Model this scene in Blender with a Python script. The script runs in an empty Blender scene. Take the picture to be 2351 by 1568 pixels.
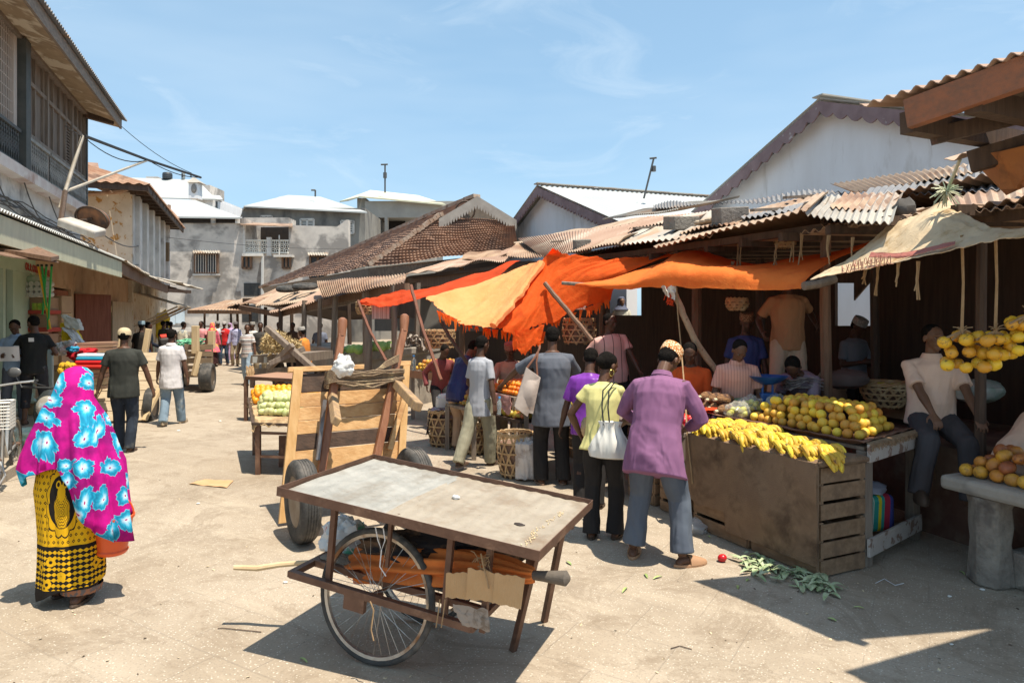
import bpy, math, random
from mathutils import Vector as V, Matrix, noise
random.seed(7)
sc = bpy.context.scene
COL = sc.collection
PI = math.pi
# ---------- camera model used to read distances off the photograph ----------
FPX, CX, HY, EYE = 1567.0, 1175.5, 726.0, 1.9
def W(x, y, Y): return V(((x-CX)/FPX*Y, Y, EYE+(HY-y)/FPX*Y))
def G(x, y, z=0.0):
    Y = (EYE-z)*FPX/(y-HY); return V(((x-CX)/FPX*Y, Y, z))
UX, UY = -.345, .939           # along the street
def S(s, n, z=0.0): return V((UX*s+UY*n, UY*s-UX*n, z))
def YN(x, n): return n/(.939*(x-CX)/FPX+.345)
def WN(x, y, n): return W(x, y, YN(x, n))
STREET = math.atan2(UY, UX)     # angle of +s
# ---------- mesh builder ----------
class MB:
    def __init__(s, tf=None): s.v=[]; s.f=[]; s.m=[]; s.mi=0; s.tf=tf; s.marks=[]
    def add(s, vs, fs):
        o=len(s.v); s.marks.append((o,len(s.f)))
        s.v += [s.tf@V(p) for p in vs] if s.tf is not None else [V(p) for p in vs]
        s.f += [tuple(i+o for i in f) for f in fs]; s.m += [s.mi]*len(fs)
    def box(s, c, d, R=None):
        c=V(c); hx,hy,hz=d[0]/2,d[1]/2,d[2]/2
        vs=[V((x,y,z)) for z in(-hz,hz) for y in(-hy,hy) for x in(-hx,hx)]
        if R is not None: vs=[R@p for p in vs]
        s.add([c+p for p in vs],[(0,2,3,1),(4,5,7,6),(0,1,5,4),(2,6,7,3),(0,4,6,2),(1,3,7,5)])
    def hexa(s, q, d):
        """slab: quad q (4 pts, any) thickened by vector d"""
        q=[V(p) for p in q]; d=V(d)
        s.add(q+[p+d for p in q],[(3,2,1,0),(4,5,6,7),(0,1,5,4),(1,2,6,5),(2,3,7,6),(3,0,4,7)])
    def beam(s, a, b, w, h=None, up=(0,0,1), w2=None, h2=None):
        a=V(a); b=V(b); h=h or w; t=(b-a).normalized(); up=V(up)
        if abs(t.dot(up))>.98: up=V((0,1,0)) if abs(t.y)<.9 else V((1,0,0))
        x=t.cross(up).normalized(); z=x.cross(t); w2=w2 or w; h2=h2 or h
        vs=[]
        for p,ww,hh in((a,w,h),(b,w2,h2)):
            vs+=[p-x*ww/2-z*hh/2,p+x*ww/2-z*hh/2,p+x*ww/2+z*hh/2,p-x*ww/2+z*hh/2]
        s.add(vs,[(3,2,1,0),(4,5,6,7),(0,1,5,4),(1,2,6,5),(2,3,7,6),(3,0,4,7)])
    def tube(s, pts, r, n=8, close=False, cap=True):
        pts=[V(p) for p in pts]; N=len(pts)
        if not hasattr(r,'__len__'): r=[r]*N
        vs=[]; fs=[]; ref=None
        for i,p in enumerate(pts):
            if close: t=pts[(i+1)%N]-pts[i-1]
            else: t=pts[min(i+1,N-1)]-pts[max(i-1,0)]
            t.normalize()
            if ref is None: ref=V((0,0,1)) if abs(t.z)<.9 else V((1,0,0))
            x=ref-t*ref.dot(t); x.normalize(); y=t.cross(x); ref=x
            ri=r[i]; rx,ry=(ri if hasattr(ri,'__len__') else (ri,ri))
            for k in range(n):
                a=2*PI*k/n; vs.append(p+x*rx*math.cos(a)+y*ry*math.sin(a))
        M=N if close else N-1
        for i in range(M):
            for k in range(n):
                j=(i+1)%N; fs.append((i*n+k,i*n+(k+1)%n,j*n+(k+1)%n,j*n+k))
        if cap and not close: fs+=[tuple(range(n-1,-1,-1)),tuple((N-1)*n+k for k in range(n))]
        s.add(vs,fs)
    def ell(s, c, r, nu=12, nv=8, R=None, fn=None):
        c=V(c); r=(r,r,r) if not hasattr(r,'__len__') else r
        vs=[]; 
        for j in range(1,nv):
            ph=PI*j/nv
            for i in range(nu):
                a=2*PI*i/nu; d=V((math.sin(ph)*math.cos(a),math.sin(ph)*math.sin(a),math.cos(ph)))
                k=fn(d) if fn else 1
                vs.append(V((d.x*r[0]*k,d.y*r[1]*k,d.z*r[2]*k)))
        kt=fn(V((0,0,1))) if fn else 1; kb=fn(V((0,0,-1))) if fn else 1
        vs+=[V((0,0,r[2]*kt)),V((0,0,-r[2]*kb))]
        if R is not None: vs=[R@p for p in vs]
        t=len(vs)-2; fs=[]
        for j in range(nv-2):
            for i in range(nu): fs.append((j*nu+i,(j+1)*nu+i,(j+1)*nu+(i+1)%nu,j*nu+(i+1)%nu))
        for i in range(nu):
            fs.append((t,i,(i+1)%nu)); fs.append((t+1,(nv-2)*nu+(i+1)%nu,(nv-2)*nu+i))
        s.add([c+p for p in vs],fs)
    def loft(s, rings, cap=True, close=True):
        n=len(rings[0]); vs=[p for r in rings for p in r]; fs=[]
        for i in range(len(rings)-1):
            for k in range(n if close else n-1):
                fs.append((i*n+k,i*n+(k+1)%n,(i+1)*n+(k+1)%n,(i+1)*n+k))
        if cap and close: fs+=[tuple(range(n-1,-1,-1)),tuple((len(rings)-1)*n+k for k in range(n))]
        s.add(vs,fs)
    def grid(s, fn, nu, nv, thick=None):
        vs=[fn(i/nu,j/nv) for j in range(nv+1) for i in range(nu+1)]
        fs=[(j*(nu+1)+i,j*(nu+1)+i+1,(j+1)*(nu+1)+i+1,(j+1)*(nu+1)+i) for j in range(nv) for i in range(nu)]
        if thick is not None:
            t=V(thick); K=len(vs); vs=vs+[V(p)+t for p in vs]
            fs2=[tuple(reversed([i+K for i in f])) for f in fs]
            e=[]
            for i in range(nu): e.append((i+1,i)); b=nv*(nu+1); e.append((b+i,b+i+1))
            for j in range(nv): e.append((j*(nu+1),(j+1)*(nu+1))); e.append(((j+1)*(nu+1)+nu,j*(nu+1)+nu))
            fs=fs+fs2+[(a,b,b+K,a+K) for a,b in e]
        s.add(vs,fs)
    def prism(s, poly, d):
        """planar polygon (3D pts) thickened by vector d"""
        n=len(poly); p=[V(q) for q in poly]; d=V(d)
        s.add(p+[q+d for q in p],[tuple(range(n-1,-1,-1)),tuple(range(n,2*n))]+[(i,(i+1)%n,n+(i+1)%n,n+i) for i in range(n)])
    def mesh(s, name, mats, smooth=True, inv=None, angle=40):
        me=bpy.data.meshes.new(name)
        vs=[inv@p for p in s.v] if inv is not None else s.v
        me.from_pydata([tuple(p) for p in vs],[],s.f)
        for m in (mats if isinstance(mats,(list,tuple)) else [mats]): me.materials.append(m)
        me.polygons.foreach_set('material_index',s.m)
        if smooth:
            me.polygons.foreach_set('use_smooth',[True]*len(s.f)); me.set_sharp_from_angle(angle=math.radians(angle))
        me.update(); return me
ORG={}
def world(o):
    M=Matrix.Translation(o.location)@Matrix.Rotation(o.rotation_euler.z,4,'Z')
    return world(o.parent)@M if o.parent else M
def tag(o, label=None, cat=None, group=None, kind=None):
    if label: o['label']=label
    if cat: o['category']=cat
    if group: o['group']=group
    if kind: o['kind']=kind
    return o
def thing(name, label, cat, loc=(0,0,0), rz=0, group=None):
    o=bpy.data.objects.new(name,None); COL.objects.link(o); o.empty_display_size=.1
    o.location=V(loc); o.rotation_euler=(0,0,rz); return tag(o,label,cat,group)
def part(mb, name, mats, parent=None, smooth=True, bevel=0, angle=40, label=None, origin=None):
    """link the builder's world-space geometry as ONE mesh object under parent"""
    inv=None; loc=None
    if parent is not None: inv=world(parent).inverted()
    else:
        if origin is None:
            xs=[p.x for p in mb.v]; ys=[p.y for p in mb.v]; zs=[p.z for p in mb.v]
            origin=V(((min(xs)+max(xs))/2,(min(ys)+max(ys))/2,min(zs)))
        loc=V(origin); inv=Matrix.Translation(-loc)
    me=mb.mesh(name,mats,smooth,inv,angle)
    o=bpy.data.objects.new(name,me); COL.objects.link(o)
    if loc is not None: o.location=loc
    if parent is not None: o.parent=parent
    if bevel:
        b=o.modifiers.new('bevel','BEVEL'); b.width=bevel; b.segments=2; b.limit_method='ANGLE'; b.harden_normals=False
    if label: o['label']=label
    return o
def loose(mb,name,mats,parent,*a,**k):
    mk=mb.marks+[(len(mb.v),len(mb.f))]
    for (v0,f0),(v1,f1) in zip(mk,mk[1:]):
        b=MB(); b.v=mb.v[v0:v1]; b.f=[tuple(i-v0 for i in f) for f in mb.f[f0:f1]]; b.m=mb.m[f0:f1]; part(b,name,mats,parent,*a,**k)
def crump(seed,k=.3):
    return lambda d:1+k*nz(d.x*2+seed,d.y*2,d.z*2)+k*.9*abs(nz(d.x*5,d.y*5+seed,d.z*5))+k*.4*nz(d.x*13,d.y*13,d.z*13+seed)
def solo(mb, name, mats, label, cat, group=None, **k):
    return tag(part(mb,name,mats,None,**k),label,cat,group)
def struct(mb, name, mats, **k):
    return tag(part(mb,name,mats,None,**k),kind='structure')
KIDS={}
def copy_tree(o, loc=None, rz=None, parent=None, label=None, rot=None, scale=None):
    c=o.copy(); COL.objects.link(c)
    if parent is not None: c.parent=parent
    if loc is not None: c.location=V(loc)
    if rz is not None: c.rotation_euler=(0,0,rz)
    if rot is not None: c.rotation_euler=rot
    if scale is not None: c.scale=(scale,)*3 if not hasattr(scale,'__len__') else scale
    if label: c['label']=label
    for ch in list(KIDS.get(o.name,())): copy_tree(ch,parent=c)
    return c
def kids(o): KIDS[o.name]=list(o.children); [kids(c) for c in o.children]; return o
def Rz(a): return Matrix.Rotation(a,3,'Z')
def rot3(x,y,z): return (Matrix.Rotation(z,3,'Z')@Matrix.Rotation(y,3,'Y')@Matrix.Rotation(x,3,'X'))
def frame(loc, rz): return Matrix.Translation(V(loc))@Matrix.Rotation(rz,4,'Z')
def lerp(a,b,t): return a+(b-a)*t
def rnd(a,b): return random.uniform(a,b)
def nz(x,y=0,z=0): return noise.noise(V((x,y,z)))
# ---------- materials ----------
MC={}
def srgb(r,g,b):
    f=lambda c:(c/255/12.92 if c/255<=.04045 else ((c/255+.055)/1.055)**2.4)
    return (f(r),f(g),f(b))
def mixc(nt, fac, a, b, blend='MIX'):
    m=nt.nodes.new('ShaderNodeMix'); m.data_type='RGBA'; m.blend_type=blend
    for sock,val in ((m.inputs[0],fac),(m.inputs[6],a),(m.inputs[7],b)):
        if hasattr(val,'links'): nt.links.new(val,sock)
        elif isinstance(val,(int,float)): sock.default_value=val
        else: sock.default_value=(*val[:3],1)
    return m.outputs[2]
def ramp(nt, src, stops):
    r=nt.nodes.new('ShaderNodeValToRGB'); nt.links.new(src,r.inputs[0]); e=r.color_ramp.elements
    while len(e)<len(stops): e.new(.5)
    for k,(p,c) in enumerate(stops):
        e[k].position=p; e[k].color=(*(c if hasattr(c,'__len__') else (c,c,c)),1)
    return r.outputs[0]
def tnoise(nt, vec, scale, detail=3, rough=.5, dist=0):
    n=nt.nodes.new('ShaderNodeTexNoise'); n.inputs['Scale'].default_value=scale; n.inputs['Detail'].default_value=detail
    n.inputs['Roughness'].default_value=rough; n.inputs['Distortion'].default_value=dist
    if vec is not None: nt.links.new(vec,n.inputs['Vector'])
    return n.outputs['Fac']
def mth(nt, op, a, b=None):
    m=nt.nodes.new('ShaderNodeMath'); m.operation=op
    for i,v in enumerate((a,b)):
        if v is None: continue
        if hasattr(v,'links'): nt.links.new(v,m.inputs[i])
        else: m.inputs[i].default_value=v
    return m.outputs[0]
def vmap(nt, vec, scale=(1,1,1), rot=(0,0,0), loc=(0,0,0)):
    m=nt.nodes.new('ShaderNodeMapping'); nt.links.new(vec,m.inputs[0])
    m.inputs['Scale'].default_value=scale; m.inputs['Rotation'].default_value=rot; m.inputs['Location'].default_value=loc
    return m.outputs[0]
def base(name):
    m=bpy.data.materials.new(name); m.use_nodes=True; nt=m.node_tree
    return m,nt,nt.nodes['Principled BSDF'],nt.nodes.new('ShaderNodeTexCoord').outputs['Object']
def M(name, c1, c2=None, scale=4, rough=.8, bump=0, bscale=None, metal=0, stretch=(1,1,1), c3=None, s3=1.2, k3=(.5,.65), detail=4, spec=None, k=(.35,.65), rand=0, rot=(0,0,0), trans=0, alpha=1):
    """two-tone noise mix, optional third-tone patches, bump"""
    if name in MC: return MC[name]
    m,nt,b,tc=base(name)
    v=vmap(nt,tc,stretch,rot) if (tuple(stretch)!=(1,1,1) or rot!=(0,0,0)) else tc
    if rand:
        oi=nt.nodes.new('ShaderNodeObjectInfo')
        av=nt.nodes.new('ShaderNodeVectorMath'); av.operation='ADD'; nt.links.new(v,av.inputs[0])
        sm=mth(nt,'MULTIPLY',oi.outputs['Random'],37.); nt.links.new(sm,av.inputs[1]); v=av.outputs[0]
    col=None
    if c2 is not None:
        f=ramp(nt,tnoise(nt,v,scale,detail,.6),[(k[0],0),(k[1],1)]); col=mixc(nt,f,c1,c2)
    if c3 is not None:
        f=ramp(nt,tnoise(nt,v,s3,4,.65,.3),[(k3[0],0),(k3[1],1)]); col=mixc(nt,f,col if col is not None else c1,c3)
    if rand and col is not None:
        h=nt.nodes.new('ShaderNodeHueSaturation'); nt.links.new(col,h.inputs['Color'])
        nt.links.new(mth(nt,'ADD',mth(nt,'MULTIPLY',oi.outputs['Random'],rand*.12),.5-rand*.06),h.inputs['Hue'])
        nt.links.new(mth(nt,'ADD',mth(nt,'MULTIPLY',oi.outputs['Random'],rand),1-rand*.5),h.inputs['Value']); col=h.outputs[0]
    if col is None: b.inputs['Base Color'].default_value=(*c1,1)
    else: nt.links.new(col,b.inputs['Base Color'])
    b.inputs['Roughness'].default_value=rough; b.inputs['Metallic'].default_value=metal
    if spec is not None: b.inputs['Specular IOR Level'].default_value=spec
    if alpha<1: b.inputs['Alpha'].default_value=alpha
    if trans: b.inputs['Transmission Weight'].default_value=trans
    if bump:
        bn=nt.nodes.new('ShaderNodeBump'); bn.inputs['Strength'].default_value=min(1,bump); bn.inputs['Distance'].default_value=.02
        nt.links.new(tnoise(nt,v,bscale or scale*4,4,.6),bn.inputs['Height']); nt.links.new(bn.outputs[0],b.inputs['Normal'])
    MC[name]=m; return m
def wood(name, c1, c2, axis=0, sc_=1, rough=.75, c3=None):
    st=[9,9,9]; st[axis]=.9
    return M(name,c1,c2,scale=2.2*sc_,stretch=st,rough=rough,bump=.25,bscale=5*sc_,c3=c3,s3=.35,k3=(.5,.72))
def cloth(name, c, rough=.9, dark=.78, c3=None, s3=6, k3=(.5,.6)):
    return M(name,c,tuple(x*dark for x in c),scale=3,rough=rough,bump=.35,bscale=9,spec=.2,c3=c3,s3=s3,k3=k3)
# ---------- camera, light, sky ----------
cd=bpy.data.cameras.new('camera'); cam=bpy.data.objects.new('camera',cd); COL.objects.link(cam); sc.camera=cam
cam.location=(0,0,EYE); cam.rotation_euler=(PI/2,0,0)
cd.lens=24; cd.sensor_width=36; cd.shift_y=-(784-726)/2351; cd.shift_x=0; cd.clip_end=2000; cd.clip_start=.05
SUN=V((.27,-.20,1)).normalized()
sl=bpy.data.lights.new('sun','SUN'); sl.energy=4.7; sl.angle=math.radians(.5); sl.color=(1,.91,.77)
so=bpy.data.objects.new('sun',sl); COL.objects.link(so); so.rotation_euler=SUN.to_track_quat('Z','Y').to_euler(); so.location=(3,-2,12)
w=bpy.data.worlds.new('World'); sc.world=w; w.use_nodes=True; nt=w.node_tree
bg=nt.nodes['Background']; sky=nt.nodes.new('ShaderNodeTexSky'); sky.sky_type='NISHITA'; sky.sun_disc=False
sky.sun_elevation=math.asin(SUN.z); sky.sun_rotation=math.atan2(SUN.x,SUN.y); sky.air_density=1.0; sky.dust_density=.9; sky.ozone_density=1.2
tc=nt.nodes.new('ShaderNodeTexCoord').outputs['Generated']
v=vmap(nt,tc,(2.2,3,8),(0,.5,.3),(.35,0,.2))
f=ramp(nt,tnoise(nt,v,1.7,7,.62,1.2),[(.5,0),(.85,.34)])
v2=vmap(nt,tc,(1,1,5)); f2=ramp(nt,tnoise(nt,v2,1.3,4,.6),[(.42,0),(.75,.35)])
sep=nt.nodes.new('ShaderNodeSeparateXYZ'); nt.links.new(tc,sep.inputs[0])
hz=ramp(nt,sep.outputs[2],[(0.0,.72),(.22,.5),(.6,.42)])
ff=mth(nt,'MAXIMUM',f,mth(nt,'MULTIPLY',f2,.6))
tint=mixc(nt,hz,sky.outputs[0],(2.5,4.25,5.6))
skycol=mixc(nt,ff,tint,(5.6,6.2,6.5))
nt.links.new(skycol,bg.inputs[0]); bg.inputs[1].default_value=.115
sc.view_settings.view_transform='Standard'; sc.view_settings.look='None'; sc.view_settings.gamma=1; sc.view_settings.exposure=.66
sc.cycles.max_bounces=8; sc.cycles.transparent_max_bounces=8; sc.cycles.use_denoising=True
# ---------- shared materials ----------
RUST=M('rusty_iron_sheet',(.25,.135,.08),(.42,.30,.20),scale=1.3,rough=.7,bump=.15,bscale=8,c3=(.12,.07,.05),s3=.9,k3=(.52,.7))
RUST2=M('brown_iron_sheet',(.30,.18,.12),(.36,.24,.17),scale=1.1,rough=.7,c3=(.50,.42,.33),s3=.7,k3=(.5,.72))
ZINC=M('weathered_zinc_sheet',(.33,.30,.26),(.46,.43,.37),scale=1.5,rough=.6,metal=.15,c3=(.34,.22,.14),s3=1.1,k3=(.52,.66))
ZINCD=M('dull_grey_sheet',(.16,.16,.17),(.24,.23,.22),scale=1.5,rough=.6,c3=(.28,.18,.11),s3=1.6,k3=(.55,.7))
PALE=M('pale_iron_sheet',(.38,.395,.39),(.45,.46,.445),scale=.6,rough=.55,c3=(.5,.46,.4),s3=.5,k3=(.6,.75))
CREAMSH=M('cream_iron_sheet',(.52,.50,.36),(.60,.58,.43),scale=.8,rough=.6)
WHITEW=M('whitewashed_plaster',(.80,.80,.81),(.72,.71,.71),scale=1.4,rough=.9,bump=.1,bscale=6,stretch=(1,1,.3),c3=(.50,.47,.44),s3=1.7,k3=(.60,.8))
PLAST=M('stained_plaster',(.46,.42,.38),(.60,.55,.49),scale=1.2,rough=.95,bump=.4,bscale=5,c3=(.26,.24,.22),s3=.45,k3=(.5,.60),detail=8)
PLASTL=M('old_white_plaster',(.66,.63,.58),(.5,.47,.43),scale=1.6,rough=.95,bump=.3,bscale=7,c3=(.22,.21,.2),s3=.8,k3=(.57,.68))
YPLAST=M('peeling_yellow_plaster',(.66,.59,.47),(.50,.42,.31),scale=1.6,rough=.95,bump=.4,bscale=8,c3=(.38,.20,.05),s3=4.5,k3=(.56,.62),detail=8,stretch=(1,1,.7))
TANW=M('tan_limewash',(.46,.29,.17),(.55,.38,.24),scale=1.6,rough=.95,bump=.3,bscale=8,c3=(.3,.19,.12),s3=1.2,k3=(.55,.7))
DGREY=M('dark_grey_render',(.17,.16,.145),(.25,.24,.215),scale=.7,rough=.95,bump=.1,stretch=(1,1,.5),c3=(.08,.08,.08),s3=.5,k3=(.5,.7))
DARK=M('interior_shade_black',(.018,.014,.012),(.03,.022,.018),rough=1)  # near black, paints the shade inside openings
GLASSD=M('dark_window',(.03,.035,.04),(.05,.05,.05),rough=.3)
OLDW=wood('old_grey_timber',(.16,.12,.09),(.25,.20,.155),2)
OLDWX=wood('old_grey_timber_long',(.16,.12,.09),(.26,.20,.15),1)
BRW=wood('brown_timber',(.13,.07,.04),(.22,.13,.08),2)
DRKW=wood('dark_brown_timber',(.05,.03,.02),(.09,.055,.035),2)
CONC=M('grey_concrete',(.27,.24,.20),(.36,.32,.27),scale=3,rough=.95,bump=.5,bscale=14,c3=(.17,.15,.13),s3=1.6)
TILE=M('clay_roof_tile',(.25,.135,.085),(.35,.22,.15),scale=2.2,rough=.9,bump=.2,c3=(.19,.12,.09),s3=1.0,k3=(.42,.62),detail=6)
# ---------- ground ----------
def ground_mat():
    m,nt,b,tc=base('street_paving')
    v=vmap(nt,tc,(1,1,1),(0,0,.55))
    c=mixc(nt,ramp(nt,tnoise(nt,v,1.1,6,.65),[(.35,0),(.68,1)]),(.31,.25,.182),(.41,.34,.257))
    c=mixc(nt,ramp(nt,tnoise(nt,v,.32,4,.6),[(.5,0),(.72,.7)]),c,(.265,.205,.14))
    # pale aggregate chips
    vo=nt.nodes.new('ShaderNodeTexVoronoi'); vo.inputs['Scale'].default_value=55; nt.links.new(v,vo.inputs['Vector'])
    chip=ramp(nt,vo.outputs['Distance'],[(.16,1),(.30,0)])
    sepc=nt.nodes.new('ShaderNodeSeparateColor'); nt.links.new(vo.outputs['Color'],sepc.inputs[0])
    chip=mth(nt,'MULTIPLY',chip,ramp(nt,sepc.outputs[0],[(.35,0),(.55,1)]))
    c=mixc(nt,chip,c,(.60,.54,.44))
    sp=ramp(nt,tnoise(nt,v,70,2,.7),[(.54,0),(.68,.6)]); c=mixc(nt,sp,c,(.20,.165,.13))
    br=nt.nodes.new('ShaderNodeTexBrick'); br.offset=.5; br.inputs['Scale'].default_value=1; br.inputs['Brick Width'].default_value=.62; br.inputs['Row Height'].default_value=.48
    br.inputs['Mortar Size'].default_value=.007; br.inputs['Mortar Smooth'].default_value=.6
    wv=nt.nodes.new('ShaderNodeVectorMath'); wv.operation='ADD'; nt.links.new(v,wv.inputs[0])
    wn=nt.nodes.new('ShaderNodeTexNoise'); wn.inputs['Scale'].default_value=5; nt.links.new(v,wn.inputs[0])
    ws=nt.nodes.new('ShaderNodeVectorMath'); ws.operation='SCALE'; ws.inputs['Scale'].default_value=.02; nt.links.new(wn.outputs['Color'],ws.inputs[0]); nt.links.new(ws.outputs[0],wv.inputs[1]); nt.links.new(wv.outputs[0],br.inputs['Vector'])
    jm=mth(nt,'MULTIPLY',br.outputs['Fac'],ramp(nt,tnoise(nt,v,.7,3),[(.35,.0),(.65,.30)]))
    c=mixc(nt,jm,c,(.20,.165,.13))
    st=ramp(nt,tnoise(nt,v,3.3,6,.75,.6),[(.53,0),(.68,.62)]); c=mixc(nt,st,c,(.22,.165,.11)); c=mixc(nt,ramp(nt,tnoise(nt,v,.9,7,.8,1.5),[(.53,0),(.58,.5),(.63,0)]),c,(.20,.15,.10)); c=mixc(nt,ramp(nt,tnoise(nt,vmap(nt,v,(.5,2.5,1)),1.2,5,.7),[(.55,0),(.7,.35)]),c,(.52,.44,.33))
    nt.links.new(c,b.inputs['Base Color']); b.inputs['Roughness'].default_value=.88
    bn=nt.nodes.new('ShaderNodeBump'); bn.inputs['Strength'].default_value=.4; bn.inputs['Distance'].default_value=.01
    h=mth(nt,'ADD',tnoise(nt,v,40,4,.7),mth(nt,'MULTIPLY',br.outputs['Fac'],-1.2)); nt.links.new(h,bn.inputs['Height']); nt.links.new(bn.outputs[0],b.inputs['Normal'])
    return m
GM=ground_mat()
g=MB(); g.grid(lambda a,b:V((-500+1000*a,-100+1000*b,0)),8,8); struct(g,'ground',GM,origin=(0,0,0))
ST=Matrix.Rotation(math.atan2(.345,.939),4,'Z')      # x = across the street, y = along it
def sb(mb,s0,s1,n0,n1,z0,z1): mb.box(((n0+n1)/2,(s0+s1)/2,(z0+z1)/2),(abs(n1-n0),abs(s1-s0),abs(z1-z0)))
def wb(mb,x0,x1,y0,y1,Y,dy=.2):
    a=W(x0,y1,Y); b=W(x1,y0,Y); mb.box(((a.x+b.x)/2,Y+dy/2,(a.z+b.z)/2),(b.x-a.x,abs(dy),b.z-a.z))
pv=MB(ST); sb(pv,2,34,-4.3,-2.75,.0,.12); struct(pv,'pavement',GM)
# ---------- corrugated sheet ----------
def corr(mb,a,b,c,d,pitch=.1,amp=.02,nv=5,jag=.0,sag=0,bend=0,th=.006,res=6,seed=0):
    """a,b front edge; d,c back edge; waves run front to back"""
    a,b,c,d=V(a),V(b),V(c),V(d)
    L=((b-a).length+(c-d).length)/2; nrm=(b-a).cross(d-a).normalized()
    if nrm.z<0: nrm=-nrm
    nw=max(2,round(L/pitch)); nu=nw*res
    def fn(u,v):
        u2=u
        p=a.lerp(b,u2).lerp(d.lerp(c,u2),v)
        k=u*nw*2*PI
        off=amp*math.cos(k)
        if jag: p=p+(d-a).normalized()*(jag*(nz(u*L*.9+seed,seed*3.1)*(1-v)*1.2+.25*jag*nz(u*L*4,seed,9)*(1-v)))
        off+=-sag*math.sin(PI*u)*(1-v)+bend*nz(u*L*.8,v*1.5,seed+5)
        return p+nrm*off
    mb.grid(fn,nu,nv,thick=nrm*-th)
# ================= LEFT SIDE =================
hA=thing('old_house','two storey house with grey timber bay, ornate balustrade and overhanging eaves at far left','house',S(14,-4.6),0)
w_=MB(ST)
sb(w_,4,13.6,-8,-4.3,3.2,4.6); sb(w_,13.6,20,-8,-4.3,3.2,4.6); part(w_,'upper_wall',PLASTL,hA,False)
wl=MB(ST); sb(wl,16.35,17.25,-8,-4.3,0,3.3); sb(wl,17.25,19.1,-8,-4.3,2.55,3.3); sb(wl,19.1,19.35,-8,-4.3,0,3.3); sb(wl,19.35,21.6,-8,-4.3,2.5,3.3)
sb(wl,21.6,22.3,-8,-4.3,0,3.3);sb(wl,22.3,24.3,-8,-4.3,2.35,3.3);sb(wl,24.3,26.6,-8,-4.3,0,3.3)
part(wl,'shop_wall',TANW,hA,False)
gi=MB(ST); sb(gi,8,16.35,-6.9,-6.8,0,3.3); sb(gi,16.25,16.34,-6.8,-4.3,0,3.3); sb(gi,8,16.35,-4.32,-4.3,2.75,3.3)
for s_ in (14.5,15.0,16.1): sb(gi,s_,s_+.12,-4.4,-4.3,0.1,2.8)
sb(gi,15.12,16.1,-4.37,-4.33,.1,2.75)
GREENP=M('pale_green_paint',(.42,.50,.36),(.50,.57,.43),scale=2,rough=.7)
part(gi,'green_shop_lining',GREENP,hA,False)
sl_=MB(ST); sb(sl_,8,20.1,-8,-4.05,4.42,4.62); part(sl_,'floor_edge',M('pink_white_band',(.62,.52,.47),(.7,.64,.58),scale=3,rough=.9,c3=(.45,.3,.24)),hA,False)
up=MB(ST); sb(up,4,20,-8,-4.25,4.62,7.05); part(up,'timber_wall',M('grey_brown_panel',(.16,.12,.09),(.21,.165,.13),scale=3,stretch=(3,3,.6),rough=.85),hA,False)
fr=MB(ST)
for s_ in (15.35,15.95,16.5,17.2,17.7,18.2,18.72,19.2,19.6): sb(fr,s_,s_+.05,-4.25,-4.2,5.35,7.0)
for s_ in (16.68,17.95+.7,19.92): sb(fr,s_,s_+.09,-4.25,-4.17,4.6,7.0)
for a_,b_ in ((15.1,16.7),(16.77,19.95)): sb(fr,a_,b_,-4.25,-4.19,6.38,6.46); sb(fr,a_,b_,-4.25,-4.17,5.3,5.42)
sb(fr,8,20,-4.25,-4.12,6.98,7.1)
part(fr,'window_frame',OLDW,hA,False)
po=MB(ST); sb(po,14.85,15.12,-4.3,-4.05,4.6,7.0); sb(po,19.95,20.05,-4.3,-4.14,4.6,7.05); loose(po,'corner_post',M('dark_green_grey_paint',(.05,.055,.05),(.08,.08,.07),rough=.7),hA,False)
lv=MB(ST); sb(lv,18.3,18.68,-4.25,-4.243,5.42,6.38)
part(lv,'shutter_shade_panel',DARK,hA,False)  # dark panel painted in for the shade behind the louvres
lv=MB(ST)
for i in range(13): sb(lv,18.34,18.64,-4.24,-4.215,5.48+i*.07,5.50+i*.07)
part(lv,'louvre',OLDW,hA,False)
ms=MB(ST); 
for i in range(26): sb(ms,12.6+i*.085,12.612+i*.085,-4.2,-4.19,5.3,7)
for i in range(9): sb(ms,12.6,14.8,-4.205,-4.195,5.35+i*.19,5.362+i*.19)
sb(ms,14.62,14.8,-4.25,-4.18,5.25,7)
part(ms,'wire_mesh',M('pale_mesh',(.5,.42,.36),rough=.8),hA,False)
# ornate balustrade: turned bars with scroll rings and a mid rail of knots
def balus(a_,b_,mat):
    bl=MB(ST); sb(bl,a_,b_,-4.2,-4.12,5.25,5.31); sb(bl,a_,b_,-4.2,-4.12,4.63,4.69); n_=int((b_-a_)/.115)
    for i in range(n_):
        y=a_+(i+.5)*(b_-a_)/n_; x=-4.16
        bl.tube([(x,y,4.66),(x,y,4.8),(x,y,4.83),(x,y,4.86),(x,y,5.08),(x,y,5.11),(x,y,5.14),(x,y,5.27)],[.012,.012,.024,.012,.012,.024,.012,.012],5)
        for zz,rr in ((4.96,.05),(5.2,.03)):
            bl.tube([(x,y+rr*math.cos(t),zz+rr*math.sin(t)) for t in [k*PI/4 for k in range(8)]],.009,4,close=True)
        bl.tube([(x,y-.05,4.86),(x,y,4.96),(x,y+.05,5.06)],.008,4); bl.tube([(x,y+.05,4.86),(x,y,4.96),(x,y-.05,5.06)],.008,4)
    return part(bl,'balustrade',mat,hA)
balus(15.14,16.66,M('faded_grey_paint',(.34,.33,.30),(.24,.23,.21),rough=.8)); balus(16.78,19.94,MC['faded_grey_paint']); balus(11.5,14.83,M('dark_grey_paint',(.10,.105,.10),(.07,.07,.07),rough=.8))
bb=MB(ST); sb(bb,11.5,19.94,-4.24,-4.23,4.64,5.27); part(bb,'balustrade_back',M('dark_board',(.035,.033,.03),rough=.9),hA,False)  # plain near-black board behind the balusters
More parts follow.
